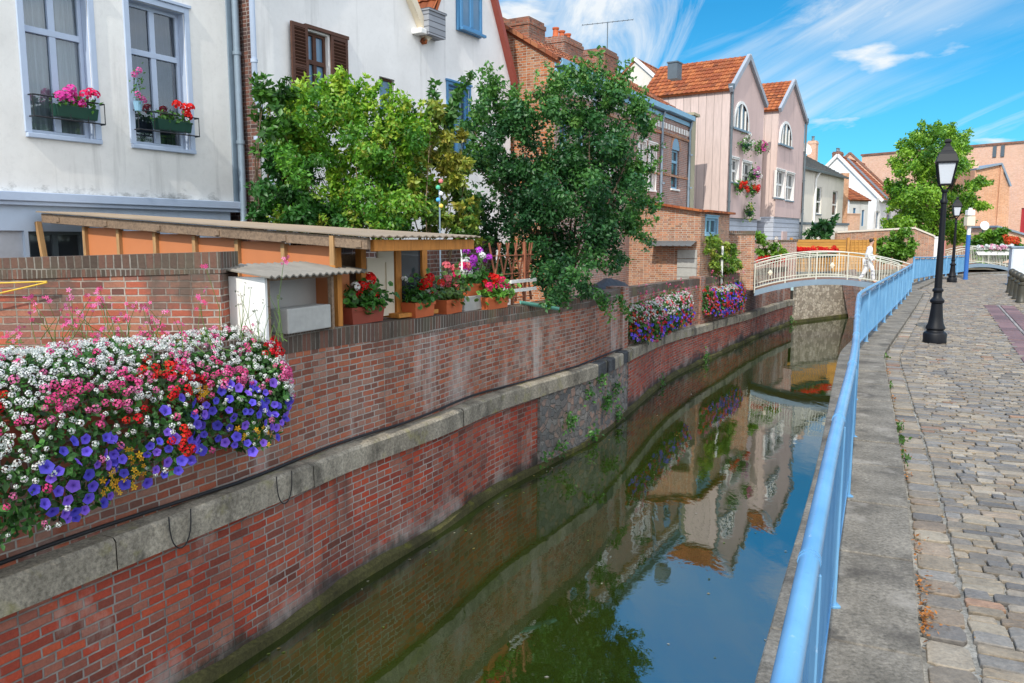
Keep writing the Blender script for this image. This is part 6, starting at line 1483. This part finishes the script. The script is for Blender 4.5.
def px_of(p):
    dz = p[2]-EYE; zc = p[1]*CP-dz*SP; yc = p[1]*SP+dz*CP; return 512+FPX*p[0]/zc, 341.5-FPX*yc/zc
BZ = [(-140,-.14),(0,-.02),(60,-.05),(100,.0),(140,.05),(165,.10),(185,.20),(200,.08),(240,.02),(270,.06),(292,.25)]
def bigprof(q, s):
    px = 512+800*W.off(s, .25)[0]/W.off(s, .25)[1]; zl = interp(BZ, px)
    k_ = max(0, min(1, (px-120)/120)); T = [(0,-.62,.97),(.18,-.34,1.07-.05*k_),(.36,-.05,1.01-.10*k_),(.55,.20-.04*k_,.78-.10*k_),(.75,.31-.08*k_,.46),(1.,.26-.06*k_,None)]
    qs = [a for a, _, _ in T]; os_ = [b for _, b, _ in T]; zs = [c if c is not None else zl for _, _, c in T]; zs[4] = min(zs[4], zl+.42) if zl < .2 else zl+.2
    return float(np.interp(q, qs, os_)), float(np.interp(q, qs, zs))
CLU = {'violet': [(95,480,66,44,.5),(165,460,40,34,.45),(245,415,48,40,.28),(185,405,30,20,.12)], 'red': [(178,386,28,16,.22),(130,408,12,26,.14),(160,372,26,14,.2),(0,398,12,16,.5),(178,440,10,14,.4),(272,350,10,10,.6)],
       'yellow': [(115,485,18,18,.38),(200,392,8,8,.6),(255,440,26,20,.09),(130,465,14,22,.4)], 'pink': [(95,400,40,18,.35),(140,384,40,12,.3),(60,398,20,14,.4),(190,372,20,10,.5),(225,378,24,8,.5),(285,372,9,9,.7),(40,420,22,12,.3)]}
def bigrules(a, q, p, r):
    x, y = px_of(p)
    for kd in ('red', 'yellow', 'violet', 'pink'):
        for cx, cy, rx, ry, pr in CLU[kd]:
            if ((x-cx)/rx)**2+((y-cy)/ry)**2 < 1 and r.random() < pr: return kd
    base = 400+.12*(120-x) if x < 190 else 382
    if y < base+18*r.normal() and r.random() < .30: return 'white' if r.random() < .90 else 'pink'
    if x < 55 and y < 480 and r.random() < .35: return 'white'
    if r.random() < .035: return 'white'
    if r.random() < .02: return 'pink'
    return None
sB = W.spx(282); sM = W.spx(186); sA0 = W.sY(3.6)
for (a, b, lb, sd, n, ln_) in ((sA0, sM+.05, 'large hanging flower planter of white, pink, red and violet blooms on the near canal wall', 90, 7000, 9500), (sM-.05, sB, 'hanging flower planter of white blooms over violet petunias, next to the hutch', 92, 3000, 4800)):
    org = (*W.off((a+b)/2, 0), .5); t_ = thing('flower_planter', lb, 'flower planter', org, 0, 'flower planters hanging on the canal wall')
    trough(t_, org, a+.1, b-.12, -.11, .06, .50, .66, M['terradark'])
    mound(t_, org, a, b, bigprof, 0, n, bigrules, sd, ln_)
    rts = []
    rr = np.random.default_rng(sd+1)
    if sd == 90:
        tg = [(20,345),(5,330),(4,350),(28,300),(40,302),(92,302),(100,296),(130,300),(145,305),(152,310),(100,330),(112,325),(75,318),(80,330),(62,322),(105,345),(70,345),(120,342),(132,345),(165,330),(185,340),(165,345),(203,306),(30,330),(50,350),(10,356),(90,352),(140,330),(60,308),(12,338),(95,315),(112,312),(125,318),(100,338),(115,352),(150,338),(76,309),(168,316),(180,322)]
    else: tg = [(200,272),(204,307),(275,258),(150,341),(195,350),(215,345),(232,352),(250,330)]
    for (x, y) in tg:
        for k in range(2 if sd == 90 else 1):
            e = np.array(at(x+rr.normal(0, 5), y+rr.normal(0, 6), 7.15+rr.uniform(-.5, .25))); bx_ = (e[0]+rr.normal(0, .12), e[1]+rr.normal(0, .1), .95); rts.append((bx_, e))
    sprays(t_, org, rts, sd+2, [(.80,.10,.34),(.82,.22,.46),(.76,.06,.22)], per=(2, 6), sz=(.015,.026))
    if sd == 92:
        rts = []
        for k in range(16):
            e = np.array(at(rr.uniform(236, 285), rr.uniform(285, 330), 7.45)); rts.append(((e[0]+rr.normal(0, .06), e[1]-.1, .95), e))
        sprays(t_, org, rts, 99, [(.10,.12,.05),(.05,.08,.03)], (.01, .016), .0035, 'seed_heads')
        P_ = [at(rr.uniform(205, 282), rr.uniform(330, 348), 7.3) for k in range(260)]; 
def midprof(zt, zl):
    def f(q, s):
        T = [(0,-.13,zt-.08),(.2,.05,zt+.02),(.42,.24,zt-.12),(.7,.33,zt-.5),(1,.26,zl)]
        return float(np.interp(q, [a for a, _, _ in T], [b for _, b, _ in T])), float(np.interp(q, [a for a, _, _ in T], [c for _, _, c in T]))
    return f
def midrules(a, q, p, r):
    if r.random() < .09 and q > .25: return 'red'
    if q < .6 and r.random() < .9-.5*abs(a-.45)*(q > .3): return 'white' if r.random() < .85 else 'pink'
    if q >= .5 and r.random() < .35: return 'violet'
    if q > .85 and r.random() < .12: return 'yellow'
    return 'pink' if r.random() < .05 else None
def midrules2(a, q, p, r):
    if r.random() < .12: return 'red' if q > .15 else None
    if q < .42 and .2 < a < .7 and r.random() < .8: return 'white'
    if r.random() < .4 and q > .1 and a > .12: return 'violet'
    return 'pink' if r.random() < .12 else None
for (p0, p1, zt, zl, lb, sd, ru) in ((632, 689, .32, -.52, 'round hanging planter of white, red and violet blooms just past the dark tree', 110, midrules), (704, 741, .26, -.62, 'round hanging planter mostly of violet blooms close to the footbridge', 114, midrules2)):
    a, b = W.spx(p0), W.spx(p1); org = (*W.off((a+b)/2, 0), 0.); t_ = thing('flower_planter', lb, 'flower planter', org, 0, 'flower planters hanging on the canal wall')
    trough(t_, org, a+.3, b-.3, -.11, .12, zt-.42, zt-.2, M['terradark'])
    mound(t_, org, a, b, midprof(zt, zl), 0, 3200, ru, sd, 6500, .085, .13, .06, 1.05, 1.1)
    rr = np.random.default_rng(sd); rts = []
    for k in range(42):
        s = rr.uniform(a+.2, b-.1); p = W.off(s, rr.uniform(-.1, .15)); e = np.array((p[0]+rr.normal(0, .1), p[1]+rr.normal(0, .1), zt+abs(rr.normal(.15, .22)))); rts.append(((*p, zt-.1), e))
    sprays(t_, org, rts, sd+1, [(.72,.10,.28),(.75,.2,.4),(.6,.05,.15)], (.022, .036), .005, per=(2, 4))
def geranium(name, label, loc, rz, L, D, H, blooms, n, col_leaf, seed, mat, group, spread=1.0, up=.3, hr=(.045, .07), pot=True, cat='flower box'):
    """rectangular pot of geraniums: blooms = list of (colour, count)"""
    r = np.random.default_rng(seed); t_ = thing(name, label, cat, loc, rz, group)
    if pot:
        m = MB(); a, b = L/2, D/2; k = .90
        m.add([(-a*k,-b*k,0),(a*k,-b*k,0),(a*k,b*k,0),(-a*k,b*k,0),(-a,-b,H),(a,-b,H),(a,b,H),(-a,b,H),(-a+.02,-b+.02,H),(a-.02,-b+.02,H),(a-.02,b-.02,H),(-a+.02,b-.02,H),(-a+.02,-b+.02,H-.03),(a-.02,-b+.02,H-.03),(a-.02,b-.02,H-.03),(-a+.02,b-.02,H-.03)],
              [[3,2,1,0],[0,1,5,4],[1,2,6,5],[2,3,7,6],[3,0,4,7],[4,5,9,8],[5,6,10,9],[6,7,11,10],[7,4,8,11],[8,9,13,12],[9,10,14,13],[10,11,15,14],[11,8,12,15],[12,13,14,15]])
        m.box(-a-.008, a+.008, -b-.008, -b+.0, H-.05, H-.004); m.build('pot', mat, t_, bevel=.004)
    P = np.column_stack([r.normal(0, L*.30*spread, n), r.normal(-D*.15, D*.42, n), H+up*np.abs(r.normal(.25, .35, n))-r.uniform(0, .12, n)*(r.random(n) < .3)])
    bulk('foliage', *ringflower(10), P, r.normal(0, .5, (n, 3))+[0, -.5, .7], r.uniform(.025, .048, n), np.array(col_leaf)*r.uniform(.5, 1.5, (n, 1)), M['leaf'], t_, rs=r)
    m = MB(); k = 0
    for c, cnt in blooms:
        P, N, S, C = [], [], [], []
        for i in range(cnt):
            e = np.array((r.uniform(-L*.5, L*.5)*spread, r.normal(-D*.25, D*.3), H+up*r.uniform(.35, 1.15))); P.append(e); N.append((r.normal(0, .3), -.5+r.normal(0, .3), .8)); S.append(r.uniform(*hr)); C.append(np.array(c)*r.uniform(.85, 1.12)); m.tube([(e[0]*.6, e[1]*.4, H), tuple(e)], .004, 4)
        k += 1; bulk(('red' if c[0] > c[2]*6 else 'white' if c[1] > .5 else 'pink')+'_flowers', *umbel(16, .40, k), P, N, S, C, M['petal'], t_, rs=r)
    m.build('stems', M['plant_stem'], t_); return t_
RD, PK, WHT, MG, HP = (.78,.015,.012), (.82,.17,.20), (.82,.84,.82), (.52,.05,.62), (.80,.02,.14)
GL = (.06,.20,.03)
def onwall(px, o=-.26, dz=0.0): s = W.spxo(px, o); p = W.off(s, o); return (p[0], p[1], pt(p[1])+.004+dz), R(90-W.ang(s))
gp_ = 'terracotta flower boxes along the canal wall top'
(l, a) = onwall(361); geranium('flower_box', 'dark terracotta box of red geraniums between the hutch and the porch', l, a, .62, .22, .20, [(RD, 9), (WHT, 3)], 330, GL, 121, M['terradark'], gp_)
(l, a) = onwall(418); geranium('flower_box', 'terracotta box of bright red geraniums in front of the glazed frame', l, a, .50, .22, .20, [(RD, 9), (WHT, 3)], 240, GL, 122, M['terra'], gp_)
(l, a) = onwall(448); geranium('flower_box', 'terracotta box of salmon pink geraniums with small leaves', l, a, .52, .22, .20, [(PK, 10), (HP, 3)], 260, (.10,.20,.04), 123, M['terra'], gp_, up=.42)
bl_ = onwall(472, -.34); st = thing('concrete_block', 'grey block propping up the raised box of purple flowers', 'block', bl_[0], bl_[1]); m = MB(); m.box(-.42,.42,-.11,.11,0,.22); m.build('block', M['concblock'], st, bevel=.012)
geranium('flower_box', 'raised terracotta box of purple and white flowers standing on a grey block', (bl_[0][0], bl_[0][1], bl_[0][2]+.222), bl_[1], .62, .2, .18, [(MG, 11), (WHT, 9)], 240, GL, 124, M['terra'], gp_, up=.42)
(l, a) = onwall(493, -.2); geranium('flower_box', 'terracotta box with light green leaves and hot pink geraniums by the trellis', l, a, .66, .2, .19, [(HP, 8), (RD, 4)], 300, (.13,.34,.04), 125, M['terra'], gp_, up=.28)
# window boxes on the left house
for q, lb, sd, bl in ((wA, 'green window box of pink and red geraniums in the leftmost window', 131, [(( .80,.07,.42), 8), (HP, 5)]), (wB, 'green window box of red geraniums in the window beside the drainpipe', 132, [(RD, 5)])):
    x0 = q[0]+(q[1]-q[0])*.30; x1 = q[1]-(.02 if q is wA else .06)
    t_, hw = win_box(lb, f1, x0, x1, -.08, zsill+.26, None, 0, None)
    r = np.random.default_rng(sd)
    for i, (c, cnt) in enumerate(bl):
        P = np.column_stack([r.uniform(-hw, hw*.2, cnt) if (i == 0 and len(bl) > 1) else r.uniform(-.1*hw, hw, cnt), r.normal(-.06, .05, cnt), r.uniform(.22, .42, cnt)]); bulk('pink_flowers' if c[2] > .1 else 'red_flowers', *umbel(16, .4, i), P, r.normal(0, .3, (cnt, 3))+[0, -.6, .6], r.uniform(.06, .085, cnt), np.array(c)*r.uniform(.85, 1.1, (cnt, 1)), M['petal'], t_, rs=r)
hp = fthing('hanging_pot', 'little pale hanging pot with pink flowers at a window jamb of the stucco house', 'flower pot', f1, wB[0]-.03, -.15, zsill+.5)
m = MB(); m.lathe([(.05,0),(.07,.14),(.075,.15),(.06,.15)], n=12); m.tube([(.05,0,.15),(0,0,.55),(-.05,0,.15)], .004, 4); m.build('pot', M['gutterblue'], hp)
P = np.array([(-.05,-.03,.55),(.02,-.05,.62),(.06,-.03,.20),(-.03,-.05,.25),(.09,-.02,.17)]); bulk('pink_flowers', *UMB, P, [(0,-1,.4)]*5, [.05]*5, [(.8,.12,.42)]*5, M['petal'], hp)
n = 60; bulk('foliage', *LEAF, rng.normal(0, 1, (n, 3))*[.06,.04,.18]+[0,-.02,.33], rng.normal(0, 1, (n, 3)), rng.uniform(.04,.07,n), np.array((.06,.17,.03))*rng.uniform(.5,1.5,(n,1)), M['leaf'], hp)
# baskets on the near pink house
def basket(label, px, py, wpx, hpx, cols, seed, name='hanging_basket'):
    x, z = f6.uz(px, py); t_ = fthing(name, label, 'flower basket', f6, x, -.25, z, 'flower baskets on the pink house'); sc = 36.0/800; r = np.random.default_rng(seed); w, h = wpx*sc*1.25, hpx*sc
    m = MB(); m.lathe([(.04,-h*.3),(w*.22,-h*.2),(w*.30,.0),(w*.28,.02)], n=12); m.bar((0, 0, .0), (0, .25, .12), .03); m.build('basket', M['boxgreen'], t_)
    n = 200; P = r.normal(0, 1, (n, 3))*[w*.27, .10, h*.27]; P[:, 2] -= .0; bulk('foliage', *LEAF, P, r.normal(0, 1, (n, 3))+[0,-.3,.3], r.uniform(.08,.15,n), np.array((.07,.19,.035))*r.uniform(.5,1.6,(n,1)), M['leaf'], t_, rs=r)
    for i, (c, cnt) in enumerate(cols): bulk('basket_flowers', *UMB, r.normal(0, 1, (cnt, 3))*[w*.25,.07,h*.24]+[0,-.12,.03], r.normal(0,.4,(cnt,3))+[0,-1,.3], r.uniform(.06,.10,cnt), np.array(c)*r.uniform(.85,1.1,(cnt,1)), M['petal'], t_, rs=r)
basket('white flowering hanging basket below the attic window of the near pink house', 740.5, 145, 14, 15, [(WHT, 12)], 141)
basket('round pink hanging basket at the right edge of the near pink house', 755, 148, 9, 10, [((.75,.12,.4), 16)], 142)
basket('basket of pink and purple flowers right between the two floors of the pink house', 748.5, 175, 14, 12, [((.7,.15,.5), 12), (WHT, 5)], 143)
basket('red flower box under the left first floor window of the pink house', 735, 186.5, 14, 11, [(RD, 16)], 144, 'window_box')
basket('red flower box under the right first floor window of the pink house', 747.5, 190, 12, 11, [(RD, 14)], 145, 'window_box')
basket('trailing green basket lowest on the front of the pink house', 744, 212, 11, 15, [((.4,.45,.1), 4)], 146)
# roses and red flowers near the bridge
r = np.random.default_rng(150); P = np.array([at(px, py, 32.7) for px, py in zip(r.uniform(757, 784, 34), r.uniform(255, 262, 34))]); bulk('red_flowers', *UMB, P-np.array(rb_.location), r.normal(0,.4,(34,3))+[0,-1,.4], r.uniform(.06,.11,34), np.array(RD)*r.uniform(.8,1.1,(34,1)), M['petal'], rb_, rs=r)
P = np.array([at(px, py, 32.7) for px, py in zip(r.uniform(757, 782, 14), r.uniform(236, 252, 14))]); bulk('pale_flowers', *UMB, P-np.array(rb_.location), r.normal(0,.4,(14,3))+[0,-1,.4], r.uniform(.06,.09,14), np.array((.8,.7,.6))*r.uniform(.8,1.1,(14,1)), M['petal'], rb_, rs=r)
A_, B_ = np.array((12.75, 36.9)), np.array((15.55, 39.05)); an = atan2(B_[1]-A_[1], B_[0]-A_[0]); Lr = np.linalg.norm(B_-A_)
tf = thing('terrace_fence', 'dark barred terrace fence under the row of red flowers beyond the footbridge', 'fence', (*A_, .2), an)
m = MB(); [m.bar((0, 0, z), (Lr, 0, z), .04) for z in (.08, .78)]; [m.bar((x, 0, 0), (x, 0, .8), .02) for x in np.arange(.0, Lr, .13)]; m.build('bars', M['zincdark'], tf)
for k in range(5):
    x = Lr*(k+.5)/5; p = A_+(B_-A_)*(k+.5)/5
    geranium('flower_box', ['red geranium box leftmost on the terrace fence beyond the footbridge','second red geranium box from the left on the terrace fence','middle red geranium box on the terrace fence','fourth red geranium box from the left on the terrace fence','red geranium box rightmost on the terrace fence beyond the footbridge'][k], (p[0]+.12*sin(an), p[1]-.12*cos(an), .98), an, Lr/5-.04, .2, .16, [(RD, 15)], 110, GL, 160+k, M['boxgreen'], 'red flower boxes on the terrace fence', 1., .26, (.075, .12))
bw = BF2.w(2.4, -.16); geranium('flower_box', 'white and pale pink flower box hung on the far arched bridge railing', (bw[0], bw[1], .92), BF2.rz, 1.9, .25, .2, [(WHT, 30), ((.8,.35,.5), 10)], 160, GL, 171, M['whitepaint'], None, 1., .3, (.08, .14))
fr_ = bush('flower_shrub', 'small shrub with orange red flowers at the right edge behind the bollards', [(1009,243,5),(1016,244,6),(1012,250,5)], 50, 700, .2, BG, 172)
r = np.random.default_rng(173); P = np.array([at(px, py, 49.6) for px, py in zip(r.uniform(1004, 1018, 26), r.uniform(237, 244, 26))]); bulk('red_flowers', *UMB, P-np.array(fr_.location), r.normal(0,.4,(26,3))+[0,-1,.4], r.uniform(.10,.18,26), np.array((.75,.09,.03))*r.uniform(.8,1.1,(26,1)), M['petal'], fr_, rs=r)
sg = at(983, 226, 54.0); so = thing('dish_aerial', 'white dish on a short pole above the bushes in front of the brick hall', 'dish', (sg[0], sg[1], 0)); m = MB(); m.tube([(0,0,0),(0,0,sg[2])], .05, 8); m.build('pole', M['zinc'], so)
m = MB(); m.lathe([(.02,0),(.17,.03),(.31,.10),(.30,.115),(.16,.05),(.02,.02)], n=18); o = m.build('dish', M['whitepaint'], so, smooth=True); o.location = (0, -.1, sg[2]); o.rotation_euler = (R(80), 0, 0)

# ------------------------------------------------------------------ person walking over the bridge
def skin_mesh(name, verts, edges, radii, mat, parent, root=0, sub_=2):
    me = bpy.data.meshes.new(name); me.from_pydata(verts, edges, []); o = link(name, me, None, parent)
    sk = o.modifiers.new('skin', 'SKIN'); sk.use_smooth_shade = True
    for v, r in zip(me.skin_vertices[0].data, radii): v.radius = (r, r) if not isinstance(r, tuple) else r
    me.skin_vertices[0].data[root].use_root = True
    s = o.modifiers.new('sub', 'SUBSURF'); s.levels = sub_; s.render_levels = sub_
    me.materials.append(mat); return o
xb_, yb_ = BF.loc(*at(868, 262, 29.7)[:2]); yb_ = .75; xb_ = BF.uz(868, 262, .75)[0]
zd = .36*(1-((xb_-2.67)/2.67)**2)-.02
pe = fthing('person', 'person in white top and trousers walking over the nearer footbridge', 'person', BF, xb_, yb_, zd)
V = [(0,0,.86),(.0,0,1.02),(.03,0,1.24),(.06,0,1.34),(.075,0,1.42),(.10,0,1.50),(.10,0,1.60),      # 0-6 pelvis..head
     (.03,-.17,1.27),(-.05,-.23,1.03),(.10,-.25,.82),(.14,-.25,.74),  (.03,.17,1.27),(.14,.22,1.04),(.27,.2,.86),(.32,.2,.80),   # arms 7-14
     (.02,-.085,.80),(.16,-.09,.46),(.20,-.09,.07),(.32,-.10,.03),  (-.01,.085,.80),(-.06,.09,.44),(-.26,.09,.10),(-.17,.10,.03)]   # legs 15-22
E_ = [(0,1),(1,2),(2,3),(3,4),(4,5),(5,6),(2,7),(7,8),(8,9),(9,10),(2,11),(11,12),(12,13),(13,14),(0,15),(15,16),(16,17),(17,18),(0,19),(19,20),(20,21),(21,22)]
Rr = [.11,.105,.12,.065,.05,.085,.075,.055,.042,.032,.028,.055,.042,.032,.028,.082,.058,.04,.032,.082,.058,.04,.032]
V = [(x, y, z) for x, y, z in V]
skin_mesh('body', V, E_, Rr, M['skin'], pe)
k = [0,1,2,3,7,8,9,11,12,13]; mp = {a: i for i, a in enumerate(k)}
skin_mesh('white_top', [V[i] for i in k], [(mp[a], mp[b]) for a, b in E_ if a in mp and b in mp], [.145,.135,.145,.075,.075,.06,.048,.075,.06,.048], M['whitecloth'], pe)
k = [0,15,16,17,19,20,21]; mp = {a: i for i, a in enumerate(k)}
skin_mesh('white_trousers', [(V[i][0], V[i][1], max(V[i][2], .1)) for i in k], [(mp[a], mp[b]) for a, b in E_ if a in mp and b in mp], [.14,.105,.08,.06,.105,.08,.06], M['whitecloth'], pe)
skin_mesh('hair', [(.07,0,1.47),(.075,0,1.56),(.09,0,1.635)], [(0,1),(1,2)], [.075,.098,.08], M['hair'], pe)
m = MB()
for s in (-1, 1): m.lathe([(.0,-.012),(.012,-.006),(.014,0),(.012,.006),(0,.012)], (.183, s*.03, 1.555), 8)
m.build('eyes', M['hair'], pe); m = MB(); m.add([(.18,-.012,1.53),(.18,.012,1.53),(.21,0,1.515),(.18,0,1.56)], [[0,1,2],[1,3,2],[3,0,2]]); m.build('nose', M['skin'], pe); m = MB(); m.box(.17,.187,-.022,.022,1.49,1.497); m.build('mouth', M['reddoor'], pe)

# ------------------------------------------------------------------ sky, sun, camera
SUN_EL, SUN_TRAVEL = 44, 24.0     # the sun stands behind us, light travels along the canal
az = R(SUN_TRAVEL); dirv = (sin(az)*cos(R(SUN_EL)), cos(az)*cos(R(SUN_EL)), -sin(R(SUN_EL)))
sd = bpy.data.lights.new('sun', 'SUN'); sd.energy = SUNK; sd.angle = R(.5); sd.color = (1., .94, .84)
so = bpy.data.objects.new('sun', sd); COL.objects.link(so)
from mathutils import Vector
so.rotation_euler = Vector(dirv).to_track_quat('-Z', 'Y').to_euler(); so.location = (-8, -20, 20)
w = bpy.data.worlds.new('World'); scene.world = w; w.use_nodes = True; T = w.node_tree; T.nodes.clear()
nn = lambda t_: T.nodes.new('ShaderNode'+t_)
sky = nn('TexSky'); sky.sky_type = 'NISHITA'; sky.sun_disc = False; sky.sun_elevation = R(SUN_EL); sky.sun_rotation = R(180+SUN_TRAVEL); sky.air_density = 1.0; sky.dust_density = .3; sky.ozone_density = 1.0
def wmix(f, a, b, mode='MIX'):
    x = nn('Mix'); x.data_type = 'RGBA'; x.blend_type = mode
    for i, v in ((0, f), (6, a), (7, b)):
        if isinstance(v, bpy.types.NodeSocket): T.links.new(v, x.inputs[i])
        else: x.inputs[i].default_value = (*v, 1) if isinstance(v, tuple) else v
    return x.outputs[2]
def wmath(op, a, b=.5, clamp=False):
    x = nn('Math'); x.operation = op; x.use_clamp = clamp
    for i, v in enumerate((a, b)):
        if isinstance(v, bpy.types.NodeSocket): T.links.new(v, x.inputs[i])
        else: x.inputs[i].default_value = v
    return x.outputs[0]
tinted = wmix(1.0, sky.outputs[0], SKYTINT, 'MULTIPLY')
tc = nn('TexCoord'); sx = nn('SeparateXYZ'); T.links.new(tc.outputs['Generated'], sx.inputs[0])
mr = nn('MapRange'); T.links.new(sx.outputs[2], mr.inputs[0]); mr.inputs[1].default_value = .26; mr.inputs[2].default_value = .5; mr.inputs[3].default_value = 1.0; mr.inputs[4].default_value = 3.0
gn = nn('VectorMath'); gn.operation = 'SCALE'; T.links.new(tinted, gn.inputs[0]); T.links.new(mr.outputs[0], gn.inputs['Scale']); tinted = gn.outputs[0]
zz = wmath('ADD', wmath('MAXIMUM', sx.outputs[2], 0.0), .12); cx = nn('CombineXYZ'); T.links.new(wmath('DIVIDE', sx.outputs[0], zz), cx.inputs[0]); T.links.new(wmath('DIVIDE', sx.outputs[1], zz), cx.inputs[1])
def wnoise(scale, loc, stretch, rot, det=7, rough=.6, dist=.4):
    mp = nn('Mapping'); mp.inputs['Location'].default_value = loc; mp.inputs['Scale'].default_value = stretch; mp.inputs['Rotation'].default_value = (0, 0, R(rot)); T.links.new(cx.outputs[0], mp.inputs[0])
    q = nn('TexNoise'); q.inputs['Scale'].default_value = scale; q.inputs['Detail'].default_value = det; q.inputs['Roughness'].default_value = rough; q.inputs['Distortion'].default_value = dist; T.links.new(mp.outputs[0], q.inputs['Vector']); return q.outputs[0]
def wramp(f, lo, hi, v=1.0):
    q = nn('ValToRGB'); q.color_ramp.elements[0].position = lo; q.color_ramp.elements[1].position = hi; q.color_ramp.elements[1].color = (v, v, v, 1); T.links.new(f, q.inputs[0]); return q.outputs[0]
wisp2 = wramp(wnoise(1.7, (7.3, 3.1, 0), (1.0, .22, 1), 52, 9, .66, 1.0), .52, .70, .95)
wisp = wramp(wnoise(1.1, (2.3, .7, 0), (1.0, .32, 1), 35, 8, .62, .7), .455, .70, 1.0)
patch = wramp(wnoise(.42, (5.2, 1.3, 0), (1, 1, 1), 0, 3, .5, .2), .28, .48)
puff = wramp(wnoise(1.5, (9.1, 4.4, 0), (1, 1, 1), 0, 6, .55, .2), .57, .68, .95)
haze = wmath('MULTIPLY', wmath('POWER', wmath('SUBTRACT', 1.0, wmath('MAXIMUM', sx.outputs[2], 0.0), True), 7.0), .28)
# bright sky area added behind the camera, out of view, to fill shaded walls
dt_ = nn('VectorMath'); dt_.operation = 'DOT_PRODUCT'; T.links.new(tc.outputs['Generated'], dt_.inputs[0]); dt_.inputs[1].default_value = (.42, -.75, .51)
fill_mask = wramp(dt_.outputs['Value'], .05, .75); fill_mask = wmath('MULTIPLY', fill_mask, wramp(wnoise(.8, (3, 8, 0), (1, 1, 1), 0, 5, .55, .2), .15, .5))
low = wramp(sx.outputs[2], .30, .42); low = wmath('SUBTRACT', 1.0, wmath('MULTIPLY', low, .55)); f = wmath('MULTIPLY', wmath('MAXIMUM', wmath('MULTIPLY', wmath('MAXIMUM', wisp, wisp2), patch), puff, True), low); f = wmath('MAXIMUM', f, haze, True)
col = wmix(f, tinted, CLOUD); col = wmix(fill_mask, col, SKY_FILL)
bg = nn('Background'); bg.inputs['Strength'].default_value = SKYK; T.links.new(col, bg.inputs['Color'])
wo = nn('OutputWorld'); T.links.new(bg.outputs[0], wo.inputs[0])
cd = bpy.data.cameras.new('camera'); cd.sensor_width = 36; cd.lens = FPX/1024*36; cd.clip_start = .05; cd.clip_end = 3000
co = bpy.data.objects.new('camera', cd); COL.objects.link(co); co.location = (0, 0, EYE); co.rotation_euler = (R(90)-PITCH, 0, 0)
scene.camera = co
scene.view_settings.view_transform = 'Standard'; scene.view_settings.look = 'None'; scene.view_settings.exposure = 0; scene.view_settings.gamma = 1
scene.render.engine = 'CYCLES'; scene.render.resolution_x = 1024; scene.render.resolution_y = 683
scene.cycles.max_bounces = 6; scene.cycles.transparent_max_bounces = 12
